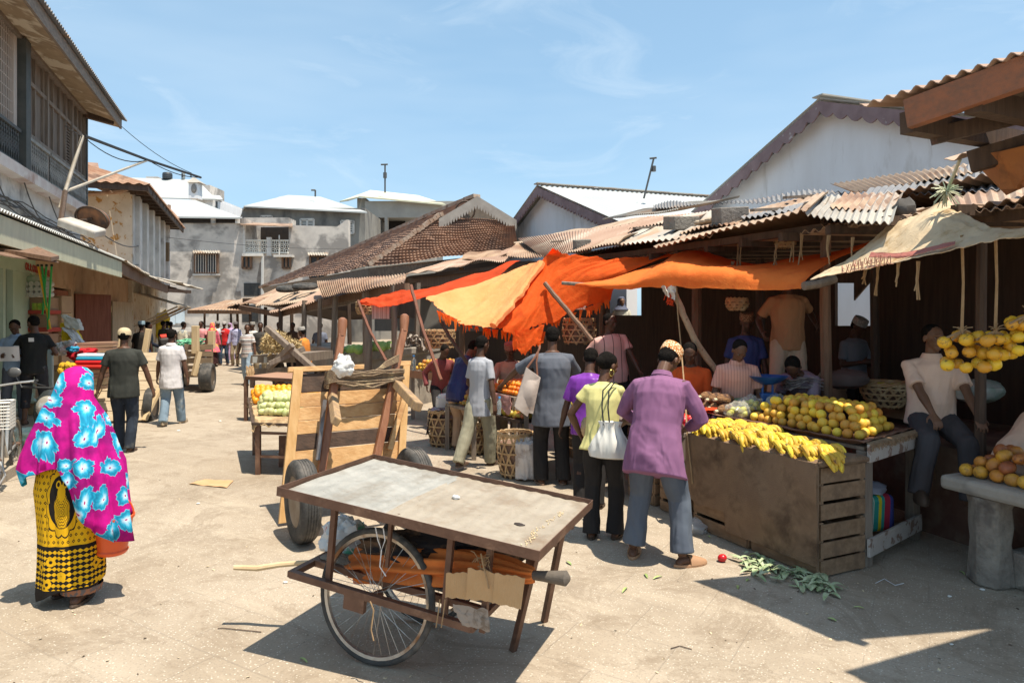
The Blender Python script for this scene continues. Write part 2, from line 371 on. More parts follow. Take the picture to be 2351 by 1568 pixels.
# eaves
so_=MB(ST); so_.hexa([(-4.6,4,7.16),(-3.55,4,6.93),(-3.55,20.75,6.93),(-4.6,20.75,7.16)],(0,0,.03)); part(so_,'soffit',M('peeling_soffit',(.40,.29,.18),(.22,.15,.09),scale=1.6,rough=.95,bump=.4,c3=(.60,.50,.37),s3=1.6,k3=(.50,.58),detail=8),hA,False)
fa=MB(ST); sb(fa,4,20.75,-3.55,-3.50,6.9,7.16); part(fa,'fascia',OLDWX,hA,False)
rf=MB(ST); corr(rf,(-3.4,4,7.17),(-3.4,20.95,7.17),(-8.5,20.95,8.9),(-8.5,4,8.9),.12,.022,3); part(rf,'roof',ZINCD,hA)
ew=MB(ST); ew.prism([(-8,20,7.1),(-4.3,20,7.1),(-8,20,8.6)],(0,-.1,0)); ew.beam((-4.2,19.9,7.0),(-3.6,20.2,6.95),.12,.18); part(ew,'end_board',DRKW,hA,False)
# shop awning (one long lean-to roof)
aw=MB(ST)
corr(aw,(-2.85,4,3.14),(-2.85,17.5,3.14),(-4.3,17.5,3.62),(-4.3,4,3.62),.1,.02,2)
part(aw,'awning_sheet',PALE,hA)
aw=MB(ST); sb(aw,4,17.2,-2.95,-2.9,2.76,3.1); part(aw,'awning_fascia',M('pale_green_cream_paint',(.55,.55,.40),(.47,.47,.34),scale=2,rough=.8,stretch=(1,4,1)),hA,False)
aw=MB(ST); aw.hexa([(-2.95,4,2.95),(-4.3,4,3.3),(-4.3,17.2,3.3),(-2.95,17.2,2.95)],(0,0,.02)); part(aw,'awning_soffit',GREENP,hA,False)
hB=thing('lean_to_awning','sagging rusty iron lean-to over the far shops on the left','awning',S(23,-3.6),0)
aw=MB(ST); corr(aw,(-2.8,17.2,3.12),(-2.75,26,2.98),(-4.3,26,3.5),(-4.3,17.2,3.6),.11,.02,4,jag=.1,sag=.08,seed=2); corr(aw,(-2.6,25.8,3.05),(-2.5,33,3.1),(-4.3,33,3.5),(-4.3,25.8,3.45),.11,.02,4,jag=.2,bend=.08,seed=5); part(aw,'sheet',ZINC,hB)
aw=MB(ST); aw.beam((-2.92,17.2,2.96),(-2.95,20.6,2.86),.05,.26); aw.beam((-2.95,20.6,2.86),(-2.9,25,2.78),.05,.24); aw.beam((-2.9,25,2.75),(-2.75,31,2.9),.08,.12)
for s_ in range(18,33,2): aw.beam((-2.95,s_,2.9),(-4.3,s_,3.2),.08,.1)
part(aw,'rafter',BRW,hB,False)
# doors
DRED=wood('red_brown_door',(.16,.045,.02),(.22,.07,.035),2)
def sdoor(s0,s1,z1,mat,lab,ang=0,hinge=None):
    d=MB(ST); L=s1-s0
    t=thing('door',lab,'door',S(s0,-4.25),0)
    if ang:
        c_=math.cos(ang); k_=math.sin(ang); d.hexa([(-4.3,s0,.12),(-4.3+L*k_,s0+L*c_,.12),(-4.3+L*k_,s0+L*c_,z1),(-4.3,s0,z1)],(.05*c_,-.05*k_,0))
    else: sb(d,s0,s1,-4.4,-4.34,.12,z1)
    part(d,'leaf',mat,t,False,bevel=.006)
    h=MB(ST)
    for z in (z1*.3,z1*.85): 
        y=(s0+L*math.cos(ang) if ang else s0+.1); x=(-4.3+L*math.sin(ang)+.03 if ang else -4.33); h.box((x,y,z),(.03,.05,.16))
    part(h,'hinge',M('old_brass',(.5,.38,.15),rough=.4,metal=.8),t,False); return t
sdoor(17.3,18.05,2.5,DRED,'dark red left leaf of the first wooden shop door'); sdoor(18.07,19.05,2.5,wood('red_brown_door_light',(.24,.075,.035),(.30,.11,.055),2),'lighter red-brown leaf of the first wooden shop door')
sdoor(19.4,20.4,2.45,DRED,'open dark wooden shop door standing out towards the street',math.radians(38))
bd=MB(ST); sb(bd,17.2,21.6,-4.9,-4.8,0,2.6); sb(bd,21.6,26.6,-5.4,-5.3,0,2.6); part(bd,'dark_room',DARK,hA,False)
BEIGE=wood('beige_door',(.42,.32,.21),(.52,.41,.28),2)
for s0,s1,a,l in ((23.2,23.75,0,'beige wooden shutter door, nearest of three'),(23.8,24.3,.5,'beige wooden shutter door, middle of three'),(24.35,24.95,.7,'beige wooden shutter door, farthest of three')): sdoor(s0,s1,2.35,BEIGE,l,a)
# raised flap boards
for k,(s0,s1,lab) in enumerate(((26.8,28.8,'cream board flap propped open under the lean-to'),(29.2,31,'second cream board flap propped open farther up the street'))):
    t=thing('shop_flap',lab,'flap',S(s0,-3.6,2),0)
    f_=MB(ST); f_.hexa([(-4.3,s0,2.75),(-4.3,s1,2.75),(-2.7,s1,2.25),(-2.7,s0,2.25)],(0,0,.03)); part(f_,'board',M('cream_board',(.5,.42,.31),(.42,.34,.25),scale=2,rough=.8),t,False)
    f_=MB(ST); f_.beam((-2.8,s0+.1,2.24),(-4.25,s0+.1,1.5),.06); f_.beam((-2.8,s1-.1,2.24),(-4.25,s1-.1,1.5),.06); f_.beam((-4.25,s0+.1,1.5),(-4.25,s0+.1,2.8),.07); f_.beam((-2.75,s0,2.22),(-2.75,s1,2.22),.06); part(f_,'strut',BEIGE,t,False)
# small wooden canopy with fluorescent strip over the near shop
t=thing('shop_canopy','brown board canopy hanging over the near left shop','canopy',S(13,-3.2,2.7),0)
f_=MB(); f_.hexa([W(-60,570,8.3),W(52,560,9.5),W(136,596,9.3),W(118,600,8.2)],(0,0,.05)); f_.hexa([W(-60,572,7.6),W(30,590,7.9),W(136,602,9.0),W(52,567,10)],(0,0,-.012)); part(f_,'board',BRW,t,False)
# red hand painted scrawl on the wall
def scrawl(name,lab,a,b,hgt,mat,seed,n_=10,parent=None):
    r=random.Random(seed); m_=MB(); a=V(a); b=V(b); u=(b-a); L=u.length; u.normalize(); up=V((0,0,1)); nn=u.cross(up).normalized()
    w_=L/n_
    for i in range(n_):
        o=a+u*w_*(i+.15); k=r.choice('uoxli'); P=lambda x,z:o+u*x*w_*.7+up*z*hgt
        if k=='u': q=[P(0,1),P(0,.1),P(.5,0),P(1,.1),P(1,1)]
        elif k=='o': q=[P(.5+.5*math.cos(t),.5+.5*math.sin(t)) for t in [j*PI/4 for j in range(9)]]
        elif k=='x': q=[P(0,0),P(1,1),P(.5,.5),P(0,1),P(1,0)]
        elif k=='l': q=[P(0,1),P(0,0),P(.8,0)]
        else: q=[P(0,0),P(0,1),P(.6,.6),P(0,.5),P(.9,0)]
        m_.tube(q,hgt*.07,4)
    return m_
m_=scrawl('',0,S(15.6,-4.27,2.8),S(17.3,-4.27,2.74),.14,None,3,12)
part(m_,'painted_letters',M('red_paint',(.42,.06,.04),rough=.8),hA)
# wall cables
def sagline(a,b,sag,n=10): a=V(a);b=V(b); return [a.lerp(b,i/n)+V((0,0,-sag*4*(i/n)*(1-i/n))) for i in range(n+1)]
BLK=M('black_cable',(.02,.02,.02),rough=.6)
cb=MB()
for k in range(6):
    r=random.Random(k); pts=[]; 
    for i in range(16): pts.append(S(9+i*.78,-4.26+r.uniform(0,.05),4.15-.018*i*1.2+r.uniform(-.07,.07)-.03*k))
    cb.tube(pts,.014,4)
for k in range(4): cb.tube(sagline(S(12+k*1.6,-4.2,4.5),S(13.2+k*1.9,-4.2,3.95),.3),.012,4)
solo(cb,'wall_cables',M('grey_cable',(.10,.09,.08),rough=.8),'tangle of electric cables strung along the stained wall of the timber house','cable')
# bracket pole with wires
t=thing('service_bracket','thin metal bracket pole reaching out from the timber house with wires','pole',S(18,-4,3.9),0)
b1=MB(); P0=W(138,478,13.2); P1=W(190,313,14.0); P2=W(340,368,17.5); P3=W(461,408,21)
b1.tube([P0,W(150,440,13.4),P1],.035,6); b1.tube([W(150,440,13.4),P2],.03,6); part(b1,'pole',M('pale_pipe',(.42,.38,.32),(.3,.26,.2),rough=.7),t)
b1=MB(); b1.tube([W(195,313,14),P2,P3],.035,6); b1.tube(sagline(W(150,290,13),P1,.02),.012,4); b1.tube(sagline(P1,P2,.22),.012,4); b1.tube(sagline(P2,P3,.12),.012,4)
for q in (0,.03): b1.tube([P3+V((-.3-q*9,0,0)),P3+V((-.3-q*9,0,.12))],.02,5)
part(b1,'arm',BLK,t)
# overhead wires
for pts,lab in (((W(262,275,18.2),W(440,398,20.8)),'thin wire running from the eaves to the bracket arm'),((W(380,545,31),W(800,572,42)),'thin wire crossing the plaster house front'),((W(225,530,15),W(318,565,24)),'black cable sagging to the yellow house corner'),((W(210,560,15),W(318,608,24)),'lower black cable sagging to the yellow house corner')):
    m_=MB(); m_.tube(sagline(*pts,.15),.018 if 'black' in lab or 'lower' in lab else .01,4); solo(m_,'wire',BLK,lab,'wire')
# broken street lamp on the wall
t=thing('street_lamp','broken white street lamp with rusty round reflector bolted to the wall','lamp',W(160,525,12.5),0)
m_=MB(); c=W(188,523,12.2)
R_=rot3(.25,.2,-.2)
m_.box(c,(.78,.3,.16),R_@rot3(0,.12,0)); part(m_,'tray',M('dirty_white_enamel',(.55,.53,.49),(.42,.38,.33),scale=5,rough=.6,bump=.1),t,bevel=.04)
m_=MB(); cc=W(212,503,12.5); m_.loft([[cc+R_@V((r*math.cos(a)*1.0,d,r*math.sin(a)*.62)) for a in [k*PI/12 for k in range(24)]] for r,d in ((.34,0),(.36,.02),(.30,.1),(.12,.16))]); part(m_,'reflector',M('rusty_reflector',(.28,.13,.06),(.08,.05,.04),scale=5,rough=.5,metal=.3),t)
m_=MB(); m_.tube([cc+R_@V((.35*math.cos(a),-.02,.35*.62*math.sin(a))) for a in [k*PI/12 for k in range(24)]],.02,5,close=True); m_.tube([W(140,520,12.6),W(165,510,12.4),cc],.03,6); m_.tube([W(138,520,12.8),W(150,440,13.4)],.05,6); part(m_,'rim',DRKW,t)
# ---------- house B (yellow, rusty hip roof) ----------
hB2=thing('yellow_house','peeling yellow-white house with rusty hipped iron roof beyond the timber house','house',S(30,-6),0)
m_=MB(ST); sb(m_,26.6,36,-12,-4.17,0,6.15); part(m_,'wall',YPLAST,hB2,False)
m_=MB(ST)
for s_ in (27.0,28.6,30.2,31.8,33.4,35): sb(m_,s_,s_+.5,-4.18,-4.0,3.2,6.1)
sb(m_,26.62,36,-4.169,-4.14,3.3,6.14)
part(m_,'pilaster',PLASTL,hB2,False)
m_=MB(ST)
for s_ in (27.9,29.5,31.1,32.7): sb(m_,s_,s_+.32,-4.139,-4.12,3.7,5.7)
loose(m_,'window',GLASSD,hB2,False)
m_=MB(ST); m_.tube([(-6.0,26.5,3),(-6.0,26.5,5.9),(-4.5,26.5,6.15),(-4.3,26.5,6.25)],.07,6); part(m_,'drainpipe',M('rusty_pipe',(.3,.18,.11),(.42,.32,.24),scale=5,rough=.8),hB2)
m_=MB(ST)
def quadS(mb,pts,**k): corr(mb,*[V(p) for p in pts],**k)
e=6.25; 
quadS(m_,((-12,25.3,e),(-3.45,25.3,e),(-8,29,8.0),(-8.2,29,8.0)),pitch=.16,amp=.03,nv=3)
quadS(m_,((-3.45,25.3,e),(-3.45,36.6,e-.1),(-8,33,8.0),(-8,29,8.0)),pitch=.16,amp=.03,nv=3)
part(m_,'roof',M('old_rusty_tin',(.33,.17,.10),(.45,.30,.20),scale=1.5,rough=.75,c3=(.2,.11,.07),s3=1.5),hB2)
m_=MB(ST)
for s_ in [25.5+i*.9 for i in range(13)]: m_.beam((-4.2,s_,6.12),(-3.5,s_,6.1),.08,.12)
m_.beam((-3.55,25.4,6.13),(-3.55,36.5,6.03),.06,.2); m_.beam((-12,25.4,6.13),(-3.5,25.4,6.13),.06,.18); m_.hexa([(-4.2,25.4,6.2),(-3.55,25.4,6.18),(-3.55,36.5,6.08),(-4.2,36.5,6.12)],(0,0,.02))
part(m_,'eaves',DRKW,hB2,False)
m_=MB(); m_.hexa([W(195,395,30),W(226,395,30),W(222,376,32),W(195,374,32)],(0,.1,.05)); part(m_,'rear_roof',TILE,hB2,False)
m_=MB(); wb(m_,385,388,470,500,34,.2); m_.hexa([W(372,500,34),W(405,522,33),W(412,505,33),W(380,470,36)],(0,0,.08)); part(m_,'far_gable_roof',MC['old_rusty_tin'],hB2,False)
m_=MB(); wb(m_,379,387,557,600,31.2,.1); part(m_,'shutter',M('brown_shutter',(.2,.13,.07),rough=.8),hB2,False)
# ---------- white terrace building far left ----------
hW=thing('white_house','tall white house with pale roof, tank and small turret behind the street','house',W(430,797,55),0)
m_=MB(); wb(m_,300,494,459,800,56,6); wb(m_,494,511,461,800,57.5,5); part(m_,'wall',WHITEW,hW,False)
m_=MB(); m_.hexa([W(300,455,55.5),W(496,460,55.5),W(453,416,59),W(300,411,59)],(0,0,.1)); m_.hexa([W(494,460,56),W(512,461,56),W(505,452,58),W(480,450,58)],(0,0,.1)); part(m_,'roof',PALE,hW,False)
m_=MB(); wb(m_,335,362,406,414,59,2); wb(m_,452,482,425,450,60,3); loose(m_,'parapet',PLAST,hW,False)
m_=MB(); wb(m_,495,499,463,480,55.9,.1); wb(m_,503,508,462,480,57.4,.1); loose(m_,'window',GLASSD,hW,False)
for nm,x0,x1,y0,y1,lab in (('water_tank',374,395,396,412,'round black water tank on the white house roof'),('roof_vent',417,425,394,412,'small grey cylinder standing beside the black tank on the roof')):
    a=W(x0,y1,59); b=W(x1,y0,59); r=(b.x-a.x)/2; cxx=(a.x+b.x)/2; m_=MB(); prof=[(0,r),(.03,r*1.03),(.25,r),(.28,r*1.04),(.5,r),(.53,r*1.04),(.8,r),(.92,r*.85),(1,r*.3)]
    m_.loft([[V((cxx+q*math.cos(t),59+q*math.sin(t),lerp(a.z,b.z,h))) for t in [k*PI/10 for k in range(20)]] for h,q in prof]); solo(m_,nm,M('black_plastic_tank',(.03,.035,.04),rough=.5) if nm=='water_tank' else M('grey_vent',(.25,.28,.28),rough=.6),lab,'tank' if nm=='water_tank' else 'vent')
t=thing('roof_turret','small white turret with an oval lamp opening on the white roof','turret',W(446,455,54),0)
m_=MB(); wb(m_,433,454,420,456,54,.8); part(m_,'wall',WHITEW,t,False)
m_=MB(); a=W(429,419,53.8); b=W(459,419,53.8); top=W(444,406,54.6); m_.add([a,b,b+V((0,1.2,0)),a+V((0,1.2,0)),top],[(0,1,4),(1,2,4),(2,3,4),(3,0,4),(3,2,1,0)]); part(m_,'cap',ZINC,t,False)
m_=MB(); m_.ell(W(445,433,53.95),(.22,.05,.38)); part(m_,'oval_lamp',M('grey_glass',(.22,.2,.18),rough=.3),t)
# ---------- plaster house C ----------
hC=thing('plaster_house','crumbling grey-white plaster house with barred window and lattice balcony closing the street','house',W(570,797,42),0)
m_=MB()
wb(m_,378,560,501,820,42,5); wb(m_,560,663,588,820,42,5); a=W(663,516,42); 
m_.prism([W(663,820,42),W(663,517,42),W(715,519,42),W(775,520,42),W(795,505,42),W(800,505,42),W(800,820,42)],(0,.5,0)); wb(m_,560,663,500,588,45,1.5)
part(m_,'wall',PLAST,hC,False)
m_=MB(); m_.hexa([W(350,500,41.6),W(552,503,41.6),W(448,463,45),W(350,460,45)],(0,0,.1)); part(m_,'roof',PALE,hC,False)
m_=MB(); wb(m_,380,552,501,512,41.9,.08); part(m_,'gap_shade_strip',DARK,hC,False)  # dark strip painting the shade under the roof edge
m_=MB()
for x in (392,484,540): wb(m_,x,x+10,501,513,41.8,.2)
wb(m_,556,600,582,588,41.5,.5); wb(m_,628,670,585,590,41.5,.5); part(m_,'ledge',PLASTL,hC,False)
m_=MB(); wb(m_,558,663,522,580,44.8,.1); part(m_,'recess_shade_panel',DARK,hC,False)  # near-black panel painting the shade at the back of the balcony
m_=MB(); wb(m_,558,562,515,588,41.9,.2); wb(m_,612,622,545,588,41.9,.2); wb(m_,640,642,540,590,41.7,.05); part(m_,'balcony_pillar',PLASTL,hC,False)
m_=MB(); m_.hexa([W(552,517,41.5),W(672,522,41.5),W(672,515,44),W(552,513,44)],(0,0,.05)); part(m_,'balcony_roof',RUST,hC,False)
def lattice(mb,x0,x1,y0,y1,Y,st=11):
    a=W(x0,y1,Y); b=W(x1,y0,Y); c=(b.x-a.x)/round((x1-x0)/st)
    nx=round((x1-x0)/st); nzv=max(1,round((b.z-a.z)/c)); cz=(b.z-a.z)/nzv
    for i in range(nx):
        for j in range(nzv):
            o=V((a.x+(i+.5)*c,Y,a.z+(j+.5)*cz)); mb.tube([o+V((c*.34*math.cos(t),0,cz*.34*math.sin(t))) for t in [k*PI/3 for k in range(6)]],.028,4,close=True)
            for sx,sz in ((1,1),(1,-1),(-1,1),(-1,-1)): mb.tube([o+V((sx*c*.25,0,sz*cz*.25)),o+V((sx*c*.5,0,sz*cz*.5))],.025,4)
    for z in (a.z,b.z): mb.beam((a.x,Y,z),(b.x,Y,z),.06,.06)
m_=MB(); lattice(m_,562,612,552,581,42.0); lattice(m_,622,663,552,581,42.0); part(m_,'lattice',M('white_lattice',(.66,.63,.56),rough=.8),hC)
def window(x0,x1,y0,y1,Y,parent,bars=0,hood=None,fm=None,pm=None,lab=None):
    fm=fm or BRW; m_=MB(); a=W(x0,y1,Y); b=W(x1,y0,Y); t=.07*Y/42+.05
    for p,q in (((a.x,a.z),(a.x,b.z)),((b.x,a.z),(b.x,b.z)),((a.x,a.z),(b.x,a.z)),((a.x,b.z),(b.x,b.z)),(((a.x+b.x)/2,a.z),((a.x+b.x)/2,b.z))): m_.beam((p[0],Y-.05,p[1]),(q[0],Y-.05,q[1]),t,t,up=(0,1,0))
    f_=part(m_,'window_frame',fm,parent,False)
    if lab: f_['label']=lab
    m_=MB(); wb(m_,x0,x1,y0,y1,Y-.03,.03); part(m_,'pane',pm or GLASSD,f_,False)
    if bars:
        m_=MB()
        for i in range(bars): x=lerp(a.x,b.x,(i+.5)/bars); m_.tube([(x,Y-.12,a.z),(x,Y-.12,b.z)],.022,4)
        part(m_,'bars',M('pale_bars',(.55,.5,.45),rough=.7),f_)
    if hood: m_=MB(); corr(m_,W(x0-6,y0-2,Y-.7),W(x1+6,y0-2,Y-.7),W(x1+6,y0-8,Y),W(x0-6,y0-8,Y),.15,.03,1); part(m_,'hood',ZINC,f_)
    return f_
PSURR=M('stain_and_shade_plaster',(.2,.17,.15),(.28,.25,.22),scale=3,rough=.95)  # dark tone for stains and for painted recess shading
m_=MB(); wb(m_,441,505,580,634,41.985,.03); part(m_,'window_surround',PSURR,hC,False)
window(449,500,583,627,41.93,hC,9,True,lab='barred window with brown frame and tin hood'); window(558,577,588,616,41.95,hC); window(650,667,589,616,41.95,hC); window(713,748,588,640,41.95,hC,0,True)
m_=MB(); wb(m_,442,503,629,633,41.8,.3); part(m_,'sill',PLASTL,hC,False)
m_=MB(); m_.tube([W(603,588,41.8),W(602,750,41.8)],.09,6); part(m_,'drainpipe',M('pale_drainpipe',(.5,.5,.48),rough=.6),hC)
for pts in (((590,640),(596,605),(603,597),(607,640),(604,735),(592,735)),((432,622),(438,618),(442,630),(436,640),(430,634)),((478,680),(488,678),(488,690),(480,692)),((540,670),(552,668),(554,684),(544,688),(538,680))):
    m_=MB(); m_.prism([W(x,y,41.985) for x,y in reversed(pts)],(0,.02,0)); part(m_,'scar_and_recess_shade',PSURR,hC,False)  # tall first patch paints the arched recess's shading, the rest are scars
m_=MB(); wb(m_,560,596,650,680,41.97,.02); wb(m_,556,592,700,740,41.97,.02); loose(m_,'dark_opening',GLASSD,hC,False)
m_=MB(); wb(m_,440,504,748,800,41.9,.08); part(m_,'door',DRKW,hC,False)
m_=MB(); wb(m_,403,424,710,742,41.95,.02); wb(m_,386,402,722,745,41.95,.02); part(m_,'wall_poster',M('pale_blue_poster',(.45,.55,.62),(.55,.62,.66),scale=8,rough=.8),hC,False)
m_=MB(); wb(m_,378,500,752,762,41.2,.7); part(m_,'stone_step',PLASTL,hC,False)
# arched doorway between houses
t=thing('arched_doorway','cream arched doorway in the far left corner of the street','doorway',W(345,800,34),0)
m_=MB(); pl=[W(328,800,36)]+[W(348-20*math.cos(k*PI/10),752-50*math.sin(k*PI/10)*.9,36) for k in range(11)]+[W(368,800,36)]
m_.prism(pl,(0,.3,0)); part(m_,'arch',M('cream_arch',(.6,.5,.34),(.52,.43,.3),rough=.9),t,False)
# ---------- dark grey house D ----------
hD=thing('grey_house','dark grey rendered house with pale hipped iron roof behind the plaster house','house',W(700,790,50),0)
m_=MB(); wb(m_,556,838,478,790,50,8); part(m_,'wall',DGREY,hD,False)
m_=MB(); m_.hexa([W(560,476,49.4),W(843,490,49.4),W(736,455,54),W(662,451,54)],(0,0,.1)); m_.hexa([W(552,500,51),W(560,476,49.4),W(662,451,54),W(640,455,56)],(0,0,.1)); part(m_,'roof',PALE,hD,False)
for q in ((600,625,497,532),(691,721,504,524),(784,812,508,536)): window(*q,49.95,hD,0,None,PLASTL)
m_=MB()
for y in range(506,522,4): wb(m_,693,719,y,y+2,49.9,.02)
for y in range(511,534,4): wb(m_,786,810,y,y+2,49.9,.02)
loose(m_,'louvre',PLASTL,hD,False)
hE=thing('cream_roof_house','grey house with cream iron roof and open gallery at the far centre','house',W(900,780,56),0)
m_=MB(); wb(m_,838,1060,462,500,56,6); wb(m_,838,1000,560,790,56,6); wb(m_,838,848,500,560,56,.5); wb(m_,883,890,500,560,56,.5); wb(m_,820,840,455,500,57,3); part(m_,'wall',M('light_grey_render',(.30,.28,.25),(.38,.36,.32),scale=.6,rough=.9),hE,False)
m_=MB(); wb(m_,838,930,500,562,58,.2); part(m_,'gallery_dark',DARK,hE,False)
m_=MB(); m_.hexa([W(826,454,55.5),W(1023,472,55.5),W(960,452,60),W(850,440,60)],(0,0,.12)); m_.hexa([W(780,465,57),W(826,454,56),W(850,440,60),W(800,462,60)],(0,0,.1)); part(m_,'roof',CREAMSH,hE,False)
m_=MB(); lattice(m_,848,883,543,560,55.9,8); part(m_,'railing',MC['white_lattice'],hE)
for (x0,y0,x1,y1,Y,lab) in ((884,443,884,378,56,'tall thin aerial above the cream roof'),(724,452,724,437,52,'short aerial on the pale hipped roof'),(1478,456,1501,363,20,'leaning aerial behind the white gabled roof'),(1373,447,1373,433,22,'stub aerial on the ridge of the white gabled roof')):
    m_=MB(); r=.0011*Y+.008; m_.tube([W(x0,y0,Y),W(x1,y1,Y)],r,5); p=W(x1,y1,Y)
    if y0-y1>40: m_.tube([p+V((-.012*Y/2,0,-.02)),p+V((.012*Y/3,0,0))],r,5); m_.tube([p+V((0,0,-.012*Y)),p+V((0,0,-.02*Y))],r*2.2,6)
    else: m_.tube([p,p+V((-.006*Y,0,.0))],r,4)
    solo(m_,'aerial',M('aerial_metal',(.07,.07,.07),rough=.5),lab,'aerial')
# ---------- tiled roof house F ----------
def tiles(mb,a,b,c,d,rows,cols,amp=.05,step=.05,nvp=3):
    a,b,c,d=V(a),V(b),V(c),V(d); nrm=(b-a).cross(d-a).normalized()
    if nrm.z<0: nrm=-nrm
    nu=cols*3; nv=rows*nvp
    def fn(u,v):
        p=a.lerp(b,u).lerp(d.lerp(c,u),v); r=v*rows; fr_=r-math.floor(r+1e-6)
        if v>=1: fr_=.99
        i_=math.floor(u*cols*.5); j_=math.floor(r)
        return p+nrm*(step*(1-fr_)*1.0+amp*.5*(math.cos(u*cols*2*PI))+.03*nz(i_*.9,j_*1.7)+.12*nz(u*3,v*2,4))
    mb.grid(fn,nu,nv)
hF=thing('tiled_roof_house','long market building under a brown clay tile roof with lace bargeboards','house',W(1000,790,24),0)
m_=MB()
E1=W(845,616,22); E2=W(601,661,40); AP=W(1095,453,24); RG=W(1000,505,25.2)
tiles(m_,E1,E2,W(1090,455,24.2),W(1014,500,22.9),21,52,.04,.10)
tiles(m_,E1,W(1190,578,22),W(1180,506,22.9),W(1014,500,22.9),17,38,.04,.10)
part(m_,'roof',TILE,hF)
m_=MB()
for i in range(22): 
    p=E1.lerp(W(1014,498,22.9),i/22); q=E1.lerp(W(1014,498,22.9),(i+1.25)/22); m_.beam(p+V((0,0,.12)),q+V((0,0,.1+rnd(-.03,.03))),.26,.14)
part(m_,'ridge_tiles',M('mortared_ridge',(.42,.34,.27),(.33,.2,.13),scale=4,rough=.95,bump=.4),hF,False)
m_=MB()
for i in range(40):
    p=W(1095,452,24).lerp(E2,i/40); q=W(1095,452,24).lerp(E2,(i+1.2)/40); m_.beam(p+V((0,0,.03)),q+V((0,0,.05)),.3,.12)
part(m_,'ridge_tiles',M('mortared_ridge',(.42,.34,.27),(.33,.2,.13),scale=4,rough=.95,bump=.4),hF,False)
m_=MB(); m_.prism([W(1016,500,23.0),W(1176,504,23.0),W(1096,456,23.0)],(0,.2,0)); m_.prism([W(1130,600,23.3),W(1190,590,23.3),W(1190,505,23.3),W(1130,505,23.3)],(0,.1,0)); part(m_,'gable',M('weathered_gable',(.2,.17,.14),(.27,.23,.19),scale=4,rough=.95),hF,False)
def scallop(mb,a,b,depth,n,thick,nrm,hole=False):
    """bargeboard from a to b hanging down with a scalloped lower edge"""
    a=V(a); b=V(b); dn=V((0,0,-1)); top=[]; bot=[]; K=n*6
    for i in range(K+1):
        t=i/K; p=a.lerp(b,t); ph=(t*n)%1; bot.append(p+dn*(depth*(.66+.34*math.sin(PI*ph)))); top.append(p)
    vs=top+bot; N=K+1; o=V(nrm)*thick; vs2=[p+o for p in vs]
    fs=[(i,i+1,N+i+1,N+i) for i in range(K)]; fs+= [tuple(2*N+q for q in reversed(f)) for f in fs]
    fs+=[(N+i,N+i+1,3*N+i+1,3*N+i) for i in range(K)]+[(i+1,i,2*N+i,2*N+i+1) for i in range(K)]
    mb.add(vs+vs2,fs)
m_=MB(); scallop(m_,W(1096,451,22.7),W(1008,503,22.7),.42,14,.05,(0,-1,0)); scallop(m_,W(1096,451,22.7),W(1186,506,22.7),.42,14,.05,(0,-1,0)); part(m_,'bargeboard',M('pale_lace_board',(.42,.38,.33),(.34,.3,.26),rough=.85),hF,False)
m_=MB(); m_.tube([W(1068,484,22.9)+V((.32*math.cos(t),0,.32*math.sin(t))) for t in [k*PI/8 for k in range(16)]],.03,4,close=True); part(m_,'gable_ring',DRKW,hF)
m_=MB(); m_.hexa([E1+V((0,.1,-.4)),E2+V((.2,0,-.35)),E2+V((0,0,0)),E1+V((0,0,0))],(.1,.1,0)); m_.hexa([E1+V((0,.1,-.35)),W(1190,590,22.2),W(1190,578,22),E1],(.0,.15,0)); part(m_,'eaves_board',OLDW,hF,False)
m_=MB(); m_.prism([W(860,640,24),W(1190,620,24),W(1190,760,24),W(860,760,24)],(0,.2,0)); part(m_,'wall',DGREY,hF,False)
# ---------- white gabled halls G and H ----------
def hall(name,lab,n,s_ap,z_ap,half,z_e,hw2,zb,ridge_n,pm,board,nsc):
    t=thing(name,lab,'hall',S(s_ap,n+3),0)
    ze2=z_ap-(z_ap-z_e)*hw2/half
    m_=MB(ST); m_.prism([(n,s_ap-hw2,0),(n,s_ap+half,0),(n,s_ap+half,z_e),(n,s_ap,z_ap),(n,s_ap-hw2,ze2)],(.3,0,0)); part(m_,'gable_wall',WHITEW,t,False)
    m_=MB(ST); o=.35
    corr(m_,(n-o,s_ap-hw2-.3,ze2-.05),(ridge_n,s_ap-hw2-.3,ze2-.05),(ridge_n,s_ap,z_ap+.12),(n-o,s_ap,z_ap+.12),.18,.015,3)
    corr(m_,(n-o,s_ap+half+.3,z_e-.05),(ridge_n,s_ap+half+.3,z_e-.05),(ridge_n,s_ap,z_ap+.12),(n-o,s_ap,z_ap+.12),.18,.015,3)
    part(m_,'roof',pm,t)
    m_=MB(ST); scallop(m_,(n-.3,s_ap,z_ap+.06),(n-.3,s_ap+half+.3,z_e-.1),board,nsc,.04,(-1,0,0)); scallop(m_,(n-.3,s_ap,z_ap+.06),(n-.3,s_ap-hw2-.3,ze2-.1),board,int(nsc*hw2/half),.04,(-1,0,0)); part(m_,'bargeboard',M('mauve_board',(.20,.13,.13),(.26,.18,.18),scale=3,rough=.85,c3=(.42,.38,.36),s3=5,k3=(.64,.7)),t,False)
    m_=MB(ST); m_.beam((n-.4,s_ap,z_ap+.17),(ridge_n,s_ap,z_ap+.17),.3,.03); part(m_,'ridge_cap',ZINC,t,False)
    return t
hall('white_hall','white gabled hall with brown scalloped bargeboards behind the orange awnings',8.5,19.9,5.9,5.2,4.15,5.0,0,20,PALE,.3,26)
hall('white_hall','nearer and taller white gabled hall rising above the rusty roofs at right',12,11.9,6.62,6.5,4.2,8,0,24,PALE,.34,18)
